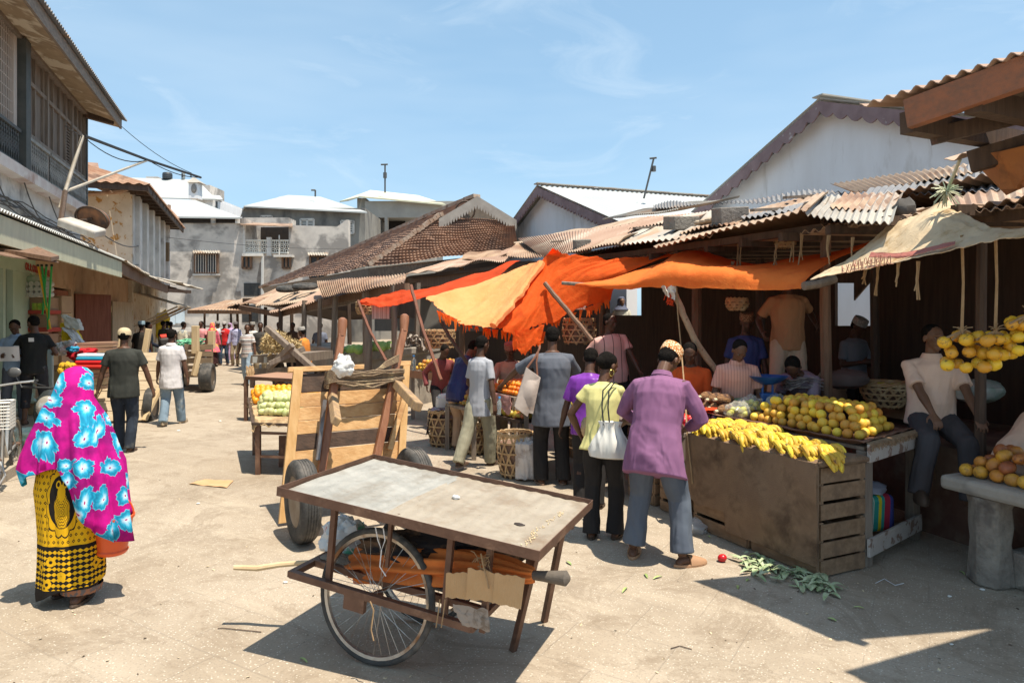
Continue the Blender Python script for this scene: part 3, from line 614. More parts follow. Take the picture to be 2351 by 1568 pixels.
# ================= RIGHT SIDE: MARKET SHEDS =================
def q4(*pts): return [WN(x,y,n) for x,y,n in pts]
TANSH=M('tan_iron_sheet',(.30,.21,.145),(.40,.30,.21),scale=1.6,rough=.7,c3=(.25,.15,.09),s3=1.3,k3=(.55,.68))
ms_=thing('market_shed','near market shed of rusty patched iron roofs on rough timber posts','shed',S(8,6.5),0)
rs=[(((928,632,4.2),(1172,590,4.7),(1188,573,6.2),(1003,603,5.6)),RUST2,.12),
(((1165,592,4.7),(1252,596,4.62),(1232,566,5.9),(1186,556,5.6)),RUST,.1),
(((1248,592,4.65),(1420,560,4.65),(1528,503,6.2),(1189,548,5.8)),RUST2,0),
(((1375,563,4.6),(1628,541,4.6),(1690,478,6.0),(1530,509,5.6)),ZINC,.05),
(((1500,566,4.5),(1850,482,4.6),(1905,442,6),(1640,500,5.5)),TANSH,.06),
(((1848,484,4.7),(2050,503,4.6),(2075,446,6.1),(1880,441,6)),ZINC,.1),
(((1882,518,4.95),(2070,503,4.95),(2140,480,5.7),(1975,497,5.7)),TANSH,.05),
(((1960,443,7),(2290,386,7),(2290,364,8),(1905,421,8)),TANSH,.03),
(((1985,455,6.2),(2300,440,5.9),(2300,368,7.4),(2010,436,7.2)),ZINCD,.08),
(((2190,488,5.0),(2420,455,5.0),(2420,422,6),(2176,463,6)),RUST2,.05),
(((1380,505,7.6),(1560,480,7.0),(1700,455,7.6),(1480,480,8)),ZINC,.05)]
for k,(q,mt,bd) in enumerate(rs):
    a=MB(); c=q4(*q); corr(a,c[0],c[1],c[2],c[3],.09,.015,5,jag=.07,bend=bd,seed=k*7.3); part(a,'roof_sheet',mt,ms_)
for k,(q,mt,bd) in enumerate([(((1300,584,4.5),(1420,562,4.5),(1470,540,5.2),(1340,560,5.2)),TANSH,.04),(((1560,546,4.75),(1700,524,4.75),(1745,492,5.7),(1610,512,5.7)),RUST,.05),(((1700,512,4.85),(1840,486,4.85),(1870,462,5.8),(1740,484,5.8)),ZINCD,.05),(((1440,530,5.3),(1600,506,5.3),(1640,488,6.1),(1490,510,6.1)),RUST2,.06),(((1905,488,5.1),(2030,490,5.0),(2070,462,6.0),(1940,456,6.0)),RUST,.05),(((1180,562,6.0),(1420,530,6.0),(1500,508,6.8),(1240,545,6.8)),TANSH,.05),(((1060,600,5.2),(1190,588,5.1),(1200,572,6.2),(1080,582,6.2)),RUST,.1)]):
    a=MB(); c=[p+V((0,0,.035)) for p in q4(*q)]; corr(a,c[0],c[1],c[2],c[3],.09,.015,4,jag=.12,bend=bd+.03,seed=k*5.1+50); part(a,'roof_sheet',mt,ms_)
for k,(x,y,n,L,rz) in enumerate(((1770,492,5.0,.5,.4),(1500,530,5.3,.7,.5),(1290,560,5.3,.4,.2),(1840,462,5.7,.45,.3))):
    a=MB(); p=WN(x,y,n)+V((0,0,.05)); a.box(p,(L,.07,.03),rot3(.1,-.1,rz)); solo(a,'roof_batten',OLDW,'loose grey batten lying on the roof, number %d from the left'%([1290,1500,1770,1840].index(x)+1),'batten','loose battens on the roofs')
a=MB()
c=[WN(1500,478,7.4),WN(2000,445,7.4),WN(2000,440,7.7),WN(1500,472,7.7)]; corr(a,*c,.11,.016,1,jag=.1,bend=.12,seed=33); part(a,'roof_sheet',ZINCD,ms_)
a=MB(ST); corr(a,(5.0,2.4,2.72),(5.0,14.2,2.75),(8.0,14.2,2.8),(8.0,2.4,2.8),.12,.02,2); corr(a,(8,1,2.9),(8,14.5,2.9),(6,14.5,3.15),(6,1,3.15),.12,.02,1); part(a,'light_blocking_sheet',RUST,ms_)  # filler sheets added under the roof to keep sky light out
def post(x,y0,y1,n,w_,mat,parent=ms_,lean=0,z0=0):
    a=MB(); Y=YN(x,n); p=W(x,y1,Y); top=W(x+lean,y0,Y); p.z=z0; r=w_/FPX*Y/2
    a.tube([p,p.lerp(top,.3)+V((rnd(-.02,.02),0,0)),p.lerp(top,.7)+V((rnd(-.02,.02),0,0)),top],[r*1.05,r,r*.95,r*.9],8); return part(a,'post',mat,parent)
for q in ((1896,500,800,5.35,26,BRW),(1602,555,790,5.5,24,BRW),(1382,580,780,6.2,16,BRW),(1215,600,790,6.0,16,BRW),(1745,520,900,7,22,DRKW),(2010,480,900,7.2,20,DRKW),(2255,480,900,5.5,24,DRKW),(1060,615,850,5.6,14,BRW)): post(*q)
a=MB(); pts=[WN(930,634,4.3),WN(1180,606,4.75),WN(1430,577,4.7),WN(1640,548,4.7),WN(1880,512,4.95),WN(2080,508,5.05),WN(2400,470,5.1)]
for p,q in zip(pts,pts[1:]): a.beam(p+V((.12,.08,-.03)),q+V((.12,.08,-.03)),.07,.075)
part(a,'eaves_beam',DRKW,ms_,False)
a=MB(); 
for i in range(20): 
    s_=3+i*.6; a.beam(S(s_,4.8,2.68),S(s_,7.9,2.82),.06,.08)
part(a,'rafter',DRKW,ms_,False)
# board panel hanging under the dark roof at the far end
a=MB(); c=[WN(930,636,4.5),WN(1180,606,4.9),WN(1182,640,4.9),WN(930,662,4.5)]; a.hexa(c,(.02,.04,0)); part(a,'dark_board',BRW,ms_,False)  # plain brown timber board below the sheet edge
# back partition
bp=thing('back_partition','dark board partition at the back of the near market shed','partition',S(8,7.7),0)
a=MB()
def panel(x0,x1,y0,n=7.7,mat=None):
    a=MB(); p=WN(x0,y0,n); q=WN(x1,y0,n); p0=p.copy(); q0=q.copy(); p0.z=0; q0.z=0; a.hexa([p0,q0,q,p],(.05,.02,0)); part(a,'board',mat or M('shade_dark_partition',(.045,.027,.018),(.07,.042,.028),scale=3,stretch=(6,6,.5),rough=1),bp,False)  # boards coloured near black to carry the shade inside the shed
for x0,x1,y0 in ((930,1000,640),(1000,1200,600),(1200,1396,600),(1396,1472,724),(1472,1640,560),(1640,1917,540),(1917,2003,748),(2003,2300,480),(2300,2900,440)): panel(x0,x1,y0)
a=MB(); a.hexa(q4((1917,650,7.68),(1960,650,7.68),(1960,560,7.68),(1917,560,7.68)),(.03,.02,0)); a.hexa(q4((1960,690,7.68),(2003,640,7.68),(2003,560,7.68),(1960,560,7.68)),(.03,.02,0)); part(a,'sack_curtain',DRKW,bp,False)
pl=MB(ST); sb(pl,-1,4.6,5.5,7.6,0,.78); sb(pl,4.6,9.2,5.9,7.6,0,.72); part(pl,'earth_platform',M('red_brown_earth',(.10,.045,.03),(.14,.07,.045),scale=4,rough=.95,bump=.3,c3=(.18,.12,.08),s3=2),bp,False)
a=MB(ST); sb(a,3.2,4.3,6.9,7.5,.78,1.45); part(a,'wooden_chest',wood('chest_wood',(.08,.04,.025),(.13,.065,.04),1),bp,False,bevel=.01)
# ---- big overhanging roof at the upper right ----
br_=thing('overhanging_roof','brown corrugated roof with heavy timber fascia jutting in at the upper right','roof',V((4.3,4.6,0)),0)
T0=V((2.2,4.2,3.19)); E1=V((2.8,3.33,3.30)); 
a=MB(); corr(a,T0+V((-.03,.06,.02)),E1,V((6.2,3.8,3.6)),V((6.0,5.1,3.5)),.09,.015,4,jag=.03); part(a,'roof_sheet',RUST2,br_)
a=MB(); a.beam(T0+V((.16,-.13,-.09)),E1+V((.1,.0,-.07)),.07,.17,up=(0,0,1)); part(a,'fascia',wood('red_timber',(.30,.11,.05),(.2,.09,.05),0),br_,False)
a=MB(); 
for t in (.12,.45,.8): p=T0.lerp(E1,t)+V((.1,0,-.14)); a.beam(p,p+V((2.8,1.75,.18)),.09,.13)
a.beam(T0+V((.9,.42,-.25)),E1+V((1.3,.3,-.1)),.09,.14); a.beam(T0+V((.45,.1,-.16)),E1+V((1.0,.9,.0)),.07,.1); part(a,'rafter',DRKW,br_,False)
a=MB(); a.tube([V((4.6,5.4,0)),V((4.6,5.4,3.3))],.09,8); part(a,'post',OLDW,br_)
a=MB(); corr(a,V((2.66,3.0,3.25)),V((3.5,1.4,3.3)),V((6.4,2.4,3.6)),V((5.6,4.2,3.5)),.105,.022,3); part(a,'roof_sheet',RUST2,br_)
a=MB(); a.tube([V((3.9,1.9,0)),V((3.9,1.9,3.3))],.08,8); part(a,'post',OLDW,br_)
lr=thing('low_roof','small brown iron roof edge with an orange plywood box under it at the right edge','roof',V((4,4.6,0)),0)
a=MB(); corr(a,W(2168,370,4.75),W(2440,285,4.3),W(2500,272,4.55),W(2290,332,4.95),.1,.016,4,jag=.02); part(a,'roof_sheet',RUST2,lr)
a=MB(); a.hexa([W(2274,352,4.5),W(2420,320,4.2),W(2430,395,4.2),W(2352,430,4.35),W(2290,436,4.5)][:4],(.1,.3,0)); a.prism([W(2290,350,4.45),W(2420,318,4.15),W(2430,395,4.15),W(2351,405,4.3),W(2330,434,4.4),W(2296,436,4.45)],(.05,.02,0)); part(a,'plywood_box',M('orange_plywood',(.40,.15,.04),(.32,.12,.04),scale=5,rough=.8,c3=(.2,.08,.03),s3=4),lr,False)
# ---- concrete blocks on the roofs ----
BLK2=M('breeze_block',(.19,.17,.145),(.27,.245,.21),scale=9,rough=1,bump=1,bscale=30,rand=.3)
def block(x,y,n,rz,lab,d=(.42,.2,.2)):
    p=WN(x,y,n); a=MB(); a.box(p,d,rot3(.12,-.08,rz)); o=solo(a,'concrete_block',BLK2,lab,'block','concrete blocks weighing down the roofs',bevel=.012)
block(1564,512,5.05,.5,'long grey concrete block lying on the grey roof sheet, left of the pair',(.42,.22,.17))
block(1676,497,4.95,.25,'grey concrete block on the roof to the right of the long block',(.36,.2,.2))
block(1336,566,4.9,.2,'dark grey concrete block on the tan roof above the orange awning peak',(.26,.2,.22))
a=MB()
for i in range(5): a.ell(WN(1610+i*13,512-i*3,5.1),(.1,.06,.035),8,5,fn=lambda d:1+.25*nz(d.x*3,d.y*3,i))
solo(a,'crumpled_cloth',cloth('beige_rag',(.45,.36,.26)),'beige crumpled rag between the two concrete blocks on the roof','rag')
a=MB(); a.ell(WN(2075,482,5.2),(.1,.1,.09),10,7,fn=lambda d:1+.5*nz(d.x*3,d.y*3,d.z*3)); solo(a,'crumpled_sack',cloth('dark_rag',(.13,.12,.11)),'dark crumpled sack lying on the roof left of the sack awning','sack')
# ================= TARPS =================
def catm(p,t):
    n_=len(p)-1; x=t*n_; i=min(int(x),n_-1); f=x-i
    p0=p[max(i-1,0)]; p1=p[i]; p2=p[i+1]; p3=p[min(i+2,n_)]
    return p1*1.0+(p2-p0)*(.5*f)+(p0*2-p1*5+p2*4-p3)*(.5*f*f)+(p1*3-p0-p2*3+p3)*(.5*f*f*f)
def drape(rows,nu,nv,fold=.02,fs=(6,1.5),seed=0,thick=.004,wn=False,ragged=0,mb=None):
    P=[[ (WN(*q) if wn else W(*q)) if not isinstance(q,V) else q for q in r] for r in rows]
    mb=mb or MB()
    def fn(u,v):
        if ragged: v=v*(1)+ragged*(1-v)*(.5+.5*nz(u*14,seed,1))+ragged*.6*(1-v)*nz(u*50,seed)
        p=catm([catm(r,u) for r in P],v)
        k=fold*(nz(u*fs[0]+nz(u*2,v*2,seed+8)*1.2,v*fs[1],seed)+.45*nz(u*fs[0]*3,v*fs[1]*3,seed+3)+.2*nz(u*fs[0]*8,v*fs[1]*8,seed+5))
        return p+V((.2,-.3,1)).normalized()*k
    mb.grid(fn,nu,nv,thick=(.0,.002,-thick)); return mb
def tarp_mat(name,c,tr,mixf=.45,c2=None,stain=None):
    m,nt,b,tc=base(name); c2=c2 or tuple(x*.75 for x in c)
    v=vmap(nt,tc,(1,1,1)); f=ramp(nt,tnoise(nt,v,2.5,6,.7),[(.35,0),(.65,1)]); col=mixc(nt,f,c,c2)
    if stain: col=mixc(nt,ramp(nt,tnoise(nt,v,6,6,.7),[(.52,0),(.64,.85)]),col,stain)
    nt.links.new(col,b.inputs['Base Color']); b.inputs['Roughness'].default_value=.75; b.inputs['Specular IOR Level'].default_value=.25
    t=nt.nodes.new('ShaderNodeBsdfTranslucent'); t.inputs[0].default_value=(*tr,1)
    mx=nt.nodes.new('ShaderNodeMixShader'); mx.inputs[0].default_value=mixf
    nt.links.new(b.outputs[0],mx.inputs[1]); nt.links.new(t.outputs[0],mx.inputs[2]); nt.links.new(mx.outputs[0],nt.nodes['Material Output'].inputs[0])
    bn=nt.nodes.new('ShaderNodeBump'); bn.inputs['Strength'].default_value=.6; bn.inputs['Distance'].default_value=.02
    nt.links.new(tnoise(nt,v,9,6,.7,1.0),bn.inputs['Height']); nt.links.new(bn.outputs[0],b.inputs['Normal']); nt.links.new(bn.outputs[0],t.inputs['Normal'])
    return m
OR1=tarp_mat('orange_canvas',(.95,.21,.03),(1,.15,.006),.55,(.90,.17,.022),(.74,.15,.025))
OR2=tarp_mat('sunlit_orange_canvas',(.95,.55,.22),(1,.25,.02),.42,(.92,.46,.16))  # torn awning's sunlit top, painted lighter than its side
RED1=tarp_mat('red_orange_canvas',(.85,.14,.04),(1,.14,.02),.52)
SACK=tarp_mat('dirty_sack_cloth',(.80,.66,.45),(.7,.5,.28),.25,(.68,.52,.32),(.50,.33,.15))
RT=M('twine',(.36,.24,.13),(.28,.18,.09),scale=20,rough=.95)
t3=thing('orange_awning','bright orange canvas awning tied to the roof and sagging over the banana stall','awning',G(1600,1100),0)
a=drape([[(1322,657,8.3),(1430,662,7.9),(1530,657,7.4),(1640,662,7.0),(1740,665,6.6),(1838,663,6.25)],
[(1328,651,8.3),(1440,646,7.9),(1535,617,7.45),(1650,620,7.05),(1760,627,6.65),(1865,628,6.3)],
[(1400,640,8.6),(1480,622,8.2),(1552,598,8.0),(1680,612,7.4),(1790,609,7.0),(1925,592,6.6)],
[(1500,610,9),(1550,592,8.8),(1583,568,8.7),(1720,608,8.0),(1860,586,7.4),(2015,556,6.9)]],150,60,.03,(5,1.5),1)
part(a,'canvas',tarp_mat('light_orange_canvas',(.98,.31,.06),(1,.17,.008),.45,(.96,.26,.045),(.85,.22,.045)),t3)
a=MB(); a.tube([W(1290,650,8.4),W(1350,654,8.3),W(1405,659,8.2)],.022,6); a.tube([W(1845,657,6.22),W(1880,652,6.25),W(1916,641,6.3)],.04,8); loose(a,'batten',OLDW,t3)
a=MB()
for k in range(14):
    p=W(1536+rnd(-6,10),657,7.4); a.tube([p,p+V((rnd(-.02,.02),0,-rnd(.05,.14))),p+V((rnd(-.04,.04),0,-rnd(.15,.22)))],.004,4)
part(a,'frayed_threads',RED1,t3)
a=MB(); c_=[W(1518,658,7.36),W(1552,656,7.36),W(1549,690,7.38),W(1528,678,7.38)]; a.grid(lambda u,v:c_[0].lerp(c_[1],u).lerp(c_[3].lerp(c_[2],u),v)+V((0,.05*nz(u*4,v*3,9)-.03*math.sin(u*9),.02*nz(u*5,v*4))),14,10,thick=(0,.01,0)); part(a,'knotted_rag',cloth('white_rag',(.62,.58,.52)),t3)
t2=thing('torn_orange_awning','torn sagging orange canvas awning with frayed lower edge over the fruit sellers','awning',G(1150,1020),0)
a=drape([[(975,684,9.8),(1030,728,9.3),(1065,746,9.0),(1130,752,8.9)],[(1040,668,10.0),(1090,690,9.7),(1130,710,9.3),(1165,700,9.1)],[(1130,640,10.4),(1170,630,10.2),(1205,632,9.8),(1220,640,9.4)],[(1200,612,10.6),(1215,606,10.4),(1228,604,10),(1240,606,9.6)]],70,70,.035,(4,3),4,ragged=.05)
part(a,'canvas_top',OR2,t2)
a=drape([[(1130,752,8.9),(1180,772,9.0),(1240,752,9.1),(1320,718,9.2),(1402,690,9.3)],[(1165,700,9.1),(1215,712,9.1),(1260,695,9.2),(1330,680,9.2),(1410,660,9.2)],[(1240,606,9.6),(1262,620,9.4),(1300,630,9.3),(1350,632,9.2),(1440,628,9)],[(1268,570,9.4),(1300,584,9.4),(1380,592,9.3),(1460,592,9.2),(1575,576,8.9)]],110,70,.05,(6,2),6,ragged=.09)
part(a,'canvas_side',OR1,t2)
a=MB()
r=random.Random(4)
for k in range(90):
    u=r.random(); x=lerp(1000,1395,u); y=(lerp(715,752,min(1,(x-1000)/80)) if x<1080 else (752+14*math.sin((x-1080)/90)) if x<1250 else lerp(748,692,(x-1250)/145)); L=r.uniform(.03,.16)*(2.0 if 1180<x<1255 else 1)
    Yv=lerp(9.1,9.25,u); p=W(x,y-4,Yv); wd=r.uniform(.004,.03)*(2 if 1180<x<1255 else 1)
    q=p+V((r.uniform(-.03,.03),r.uniform(-.03,.03),-L)); a.add([p-V((wd,0,0)),p+V((wd,0,0)),q+V((wd*.3,0,0)),q-V((wd*.3,0,0))],[(0,1,2,3)])
part(a,'torn_fringe',OR1,t2)
a=drape([[(1178,800,9.0),(1196,818,9.0),(1214,806,9.0),(1240,790,9.05)],[(1176,755,9.02),(1196,760,9.0),(1220,755,9.05),(1250,745,9.1)]],30,20,.05,(5,2),9,ragged=.25); part(a,'torn_flap',OR1,t2)
a=MB(); pts=[W(1240+6*math.sin(i*1.3)+rnd(-3,3),lerp(604,748,i/16)+rnd(-2,2),lerp(9.55,8.85,i/16)) for i in range(17)]
pts=[W(lerp(1240,1132,(i/16)**1.2)+rnd(-3,3),lerp(604,748,i/16),lerp(9.5,8.82,i/16)) for i in range(17)]; a.tube(pts,[rnd(.035,.06) for _ in pts],7); part(a,'rolled_seam',OR2,t2)
t1=thing('red_awning','small faded red-orange awning strip tied to two sticks beyond the torn awning','awning',G(900,960),0)
a=drape([[(825,695,12.5),(890,704,12.2),(980,682,11.6),(1120,652,11.2)],[(826,692,12.5),(895,688,12.4),(990,668,11.9),(1150,630,11.4)],[(828,690,12.6),(900,672,12.6),(1000,655,12.2),(1195,598,11.6)]],60,24,.06,(6,2),12,ragged=.03); part(a,'canvas',RED1,t1)
t4=thing('sack_awning','dirty cream sack-cloth awning with red stripe hung on a rope at upper right','awning',G(2150,1200),0)
a=drape([[(1858,642,4.45),(1960,622,4.3),(2080,598,4.2),(2200,570,4.2),(2300,548,4.2),(2420,538,4.2)],[(1925,606,4.6),(2010,590,4.5),(2110,562,4.42),(2210,545,4.4),(2300,532,4.35),(2420,522,4.3)],[(1995,560,4.8),(2060,530,4.72),(2130,502,4.66),(2200,507,4.62),(2290,531,4.45),(2420,514,4.4)],[(2035,520,4.95),(2090,500,4.92),(2166,463,4.9),(2215,492,4.8),(2300,528,4.5),(2420,510,4.5)]],90,50,.03,(6,3),21,ragged=.03,wn=True)
part(a,'sack_cloth',SACK,t4)
a=drape([[(1990,596,4.33),(2060,598,4.24),(2130,584,4.22),(2185,570,4.22)],[(1995,586,4.37),(2062,588,4.28),(2132,574,4.27),(2187,561,4.27)]],40,6,.01,(6,2),2,wn=True); 
for i,p in enumerate(a.v): a.v[i]=p+V((0,-.03,.02))
part(a,'red_stripe',tarp_mat('faded_red_stripe',(.55,.2,.16),(.5,.2,.1),.2),t4)
a=scrawl('',0,WN(1925,629,4.33),WN(2045,606,4.2),.06,None,5,12); a2=scrawl('',0,WN(1950,614,4.38),WN(2020,601,4.28),.05,None,8,8); a.add(a2.v,a2.f); 
for i,p in enumerate(a.v): a.v[i]=p+V((0,-.05,.0))
part(a,'printed_letters',M('faded_print',(.48,.25,.18),rough=.9),t4)
a=MB(); a.tube([W(2204,367,4.75),W(2178,430,5.0),W(2166,468,5.05)],.012,5)
r=random.Random(9)
for k in range(60):
    p=W(2172,440,5.0); d=V((r.uniform(-1,1),r.uniform(-.6,.6),r.uniform(-1,.7))).normalized()*r.uniform(.05,.13); a.tube([p,p+d*.6+V((0,0,.01)),p+d],.004,3)
part(a,'rope_knot',M('pale_rope',(.6,.56,.42),(.35,.45,.3),scale=9,rough=.9),t4)
# ---- poles and ropes ----
BAM=M('pale_stick',(.42,.28,.17),(.30,.18,.10),scale=6,rough=.8,bump=.3,c3=(.16,.09,.05),s3=16,k3=(.6,.66))
REDST=M('red_brown_stick',(.22,.08,.045),(.14,.06,.035),scale=9,rough=.7)
def stick(pts,r,mat,lab,nm='awning_pole'):
    a=MB(); 
    q=[]; n_=max(4,len(pts)*5)
    P=[V(p) for p in pts]
    for i in range(n_+1): q.append(catm(P,i/n_)+V((rnd(-.006,.006),0,0)))
    a.tube(q,[r*(1+.12*nz(i*.9,r*99)) for i in range(n_+1)],7); return solo(a,nm,mat,lab,'pole','sticks propping the awnings')
stick([W(1543,655,7.4),W(1556,690,7.4),W(1590,770,7.3),W(1640,845,7.2),W(1692,918,7.0)],.035,BAM,'pale crooked pole propping the orange awning above the pineapples')
stick([W(1250,650,9.2),W(1300,710,9.0),W(1360,782,8.8)],.032,BRW,'dark pole leaning under the torn awning beside the tall grey-shirted man')
stick([W(943,655,11.7),W(968,745,11.3),W(1012,872,10.8)],.028,REDST,'thin reddish pole from the red awning down to the orange seller table')
stick([W(822,690,12.5),W(850,760,12.2),W(886,828,11.9)],.026,REDST,'thin reddish pole at the left tip of the red awning')
stick([W(1010,735,9.6),W(1040,785,9.4),W(1085,850,9.2)],.026,DRKW,'short dark pole beside the boy with the water bottle')
a=MB(); a.tube([W(1553,660,7.35),W(1556,720,7.35),W(1563,790,7.3),W(1572,900,6.6),W(1578,1000,6.15),W(1590,1110,6.1)],.008,5); solo(a,'rope',RT,'long twine hanging from the orange awning to the corner of the banana stall','rope')
for k,(x,y0,y1,n) in enumerate([(1900,540,600,4.7),(1955,545,610,4.7),(2105,600,680,4.3),(1985,610,650,4.6),(2013,610,670,4.6),(1693,545,640,5),(1700,545,650,5),(1780,560,620,5),(1820,535,600,5),(1838,535,610,5),(2060,600,660,4.3),(1680,600,640,5)]):
    a=MB(); Y=YN(x,n); 
    for j in range(3): a.tube([W(x+j*3,y0,Y),W(x+rnd(-3,3),(y0+y1)/2,Y),W(x+rnd(-8,8),y1+rnd(-15,10),Y)],.006,4)
    solo(a,'hanging_twine',RT,('loose twines hanging from the eaves, number %d counting from the photo left'%(sorted([1900,1955,2105,1985,2013,1693,1700,1780,1820,1838,2060,1680]).index(x)+1)),'twine','twines hanging from the shed eaves')
# ================= FAR SHEDS =================
def shed(lab,loc,sheets,posts,beams,cat='shed'):
    t=thing('market_shed',lab,cat,loc,0)
    for k,(q,mt) in enumerate(sheets):
        a=MB(); corr(a,*[W(*p) for p in q],.13,.025,4,jag=.08,bend=.08,seed=k*3.7+loc[0]); part(a,'roof_sheet',mt,t)
    for (x,y,Y,wd) in posts:
        a=MB(); p=W(x,y,Y); a.tube([(p.x,Y,0),(p.x+rnd(-.04,.04),Y,p.z/2),(p.x,Y,p.z)],wd/FPX*Y/2,7); part(a,'post',OLDW if Y<20 else DRKW,t)
    a=MB()
    for p,q in beams: a.beam(W(*p),W(*q),.1,.16)
    part(a,'beam',BRW,t,False); return t
sD=shed('patchwork rusty market shed in the middle distance with tyres on its roof',W(700,900,18),
[(((551,699,24),(605,695,23),(728,661,24),(643,662,27)),RUST),(((589,702,21.5),(706,690,19),(785,660,20),(640,668,23)),TANSH),(((618,717,20.5),(795,677,16.5),(805,655,18),(700,678,21)),RUST2),(((740,682,16.5),(932,652,13),(935,628,15),(728,645,19)),RUST),(((728,643,18.9),(800,648,17),(785,668,16.3),(740,672,17.5)),TANSH)],
[(645,705,20,10),(700,690,18.5,12),(735,685,17,10),(770,680,16.3,13),(842,668,14.8,22),(905,655,13.4,14),(610,705,22,8),(670,700,23,8),(800,690,20,10),(960,650,15,12)],
[((551,706,23.5),(640,722,20.6)),((640,722,20.6),(795,684,16.4)),((795,684,16.4),(935,660,12.9)),((560,690,26),(640,690,23))])
a=MB(); a.hexa([W(640,716,20.5),W(795,680,16.4),W(795,700,16.4),W(640,726,20.5)],(.05,.1,0)); a.hexa([W(795,678,16.4),W(935,655,12.9),W(935,672,12.9),W(795,698,16.4)],(.05,.1,0)); part(a,'fascia_board',OLDW,sD,False)
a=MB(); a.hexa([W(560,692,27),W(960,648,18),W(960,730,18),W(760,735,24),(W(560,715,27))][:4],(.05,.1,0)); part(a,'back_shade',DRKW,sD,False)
sE=shed('low rusty market shed standing across the far end of the street',W(500,800,31),
[(((430,713,31),(572,714,30),(572,688,34),(520,690,35)),RUST),(((520,700,31),(600,697,30),(590,682,34),(560,684,34)),TANSH)],
[(545,713,31,6),(500,713,31,5),(575,713,30.5,7),(530,705,34,5),(470,713,33,5)],
[((432,716,31),(575,717,30))])
# tyres on the roof
RUB=M('tyre_rubber',(.035,.034,.032),(.06,.057,.052),scale=12,rough=.85,bump=.2,c3=(.16,.14,.12),s3=5,k3=(.5,.75))
for p,l in ((W(662,663,21),'worn black tyre lying on the far shed roof, left of two'),(W(700,658,20.2),'worn black tyre lying on the far shed roof, right of two')):
    a=MB(); a.tube([p+V((.28*math.cos(t),.28*math.sin(t),.04*math.sin(t))) for t in [k*PI/9 for k in range(18)]],.09,8,close=True); solo(a,'tyre',RUB,l,'tyre','tyres on the shed roof')
# concrete counter with vegetables
ct=thing('concrete_counter','long grey concrete market counter in the shade of the far shed','counter',W(850,870,15.5),0)
a=MB(); a.hexa([W(750,845,16.2),W(946,815,14.2),W(946,797,14.2),W(750,815,16.2)],(.5,1.4,0)); a.hexa([W(700,850,17.5),W(772,850,16.2),W(772,800,16.2),W(700,790,17.5)],(.3,1.4,0)); part(a,'slab',CONC,ct,False,bevel=.03)
a=MB(); p=[W(750,845,16.3),W(946,815,14.3)]; a.hexa([(p[0].x,p[0].y,0),(p[1].x,p[1].y,0),p[1],p[0]],(.5,1.3,0)); part(a,'base',CONC,ct,False)
# ================= PEOPLE =================
FOLD={}
def fold_tex(s):
    if s not in FOLD:
        t=bpy.data.textures.new('cloth_folds','CLOUDS'); t.noise_scale=s; t.noise_depth=2; FOLD[s]=t
    return FOLD[s]
def flesh(mb,name,mat,root,vox,disp=0,fs=.16,smooth=3,label=None):
    o=part(mb,name,mat,root,True,label=label); r=o.modifiers.new('fuse','REMESH'); r.mode='VOXEL'; r.voxel_size=vox; r.use_smooth_shade=True
    s=o.modifiers.new('relax','SMOOTH'); s.factor=.5; s.iterations=smooth
    if disp:
        d=o.modifiers.new('folds','DISPLACE'); d.texture=fold_tex(fs); d.strength=disp; d.mid_level=.5; d.texture_coords='LOCAL'
    return o
def ik(a,t,l1,l2,hint):
    a=V(a); t=V(t); d=t-a; L=min(d.length,(l1+l2)*.999); d.normalize(); t2=a+d*L
    c=(l1*l1+L*L-l2*l2)/(2*l1*L); c=max(-1,min(1,c)); h=V(hint); h=h-d*h.dot(d); h.normalize()
    return a+d*(l1*c)+h*(l1*math.sqrt(1-c*c)), t2
def skinmat(i=0):
    c=[(.13,.062,.036),(.095,.046,.028),(.19,.10,.06),(.15,.075,.045)][i]
    return M('skin_%s'%['brown','dark_brown','warm_brown','mid_brown'][i],c,tuple(x*.75 for x in c),scale=8,rough=.5,bump=.05,bscale=60,spec=.35)
HAIR=M('black_hair',(.010,.009,.008),(.018,.015,.013),scale=40,rough=1,bump=.7,bscale=120,spec=.05)
def fabric(name,c,rough=.9,c2=None,st=(1,1,.4),fold=.5,c3=None,s3=5,k3=(.5,.6)):
    if name in MC: return MC[name]
    m,nt,b,tc=base(name); v=vmap(nt,tc,st)
    col=mixc(nt,ramp(nt,tnoise(nt,v,5,4,.6),[(.35,0),(.65,1)]),c,c2 or tuple(x*.87 for x in c))
    if c3: col=mixc(nt,ramp(nt,tnoise(nt,tc,s3,4,.65),[(k3[0],0),(k3[1],.8)]),col,c3)
    nt.links.new(col,b.inputs['Base Color']); b.inputs['Roughness'].default_value=rough; b.inputs['Specular IOR Level'].default_value=.2
    b.inputs['Sheen Weight'].default_value=.0
    bn=nt.nodes.new('ShaderNodeBump'); bn.inputs['Strength'].default_value=fold; bn.inputs['Distance'].default_value=.08
    nt.links.new(tnoise(nt,v,5,2,.5,.8),bn.inputs['Height']); nt.links.new(bn.outputs[0],b.inputs['Normal'])
    MC[name]=m; return m
def stripes(name,stops,period,axis=2,base_c=(.6,.58,.54)):
    m,nt,b,tc=base(name); s=nt.nodes.new('ShaderNodeSeparateXYZ'); nt.links.new(tc,s.inputs[0])
    f=mth(nt,'FRACT',mth(nt,'DIVIDE',mth(nt,'ADD',s.outputs[axis],5.0),period))
    r=nt.nodes.new('ShaderNodeValToRGB'); r.color_ramp.interpolation='CONSTANT'; nt.links.new(f,r.inputs[0]); e=r.color_ramp.elements
    while len(e)<len(stops): e.new(.5)
    for k,(p,c) in enumerate(stops): e[k].position=p; e[k].color=(*c,1)
    nt.links.new(r.outputs[0],b.inputs['Base Color']); b.inputs['Roughness'].default_value=.9; return m
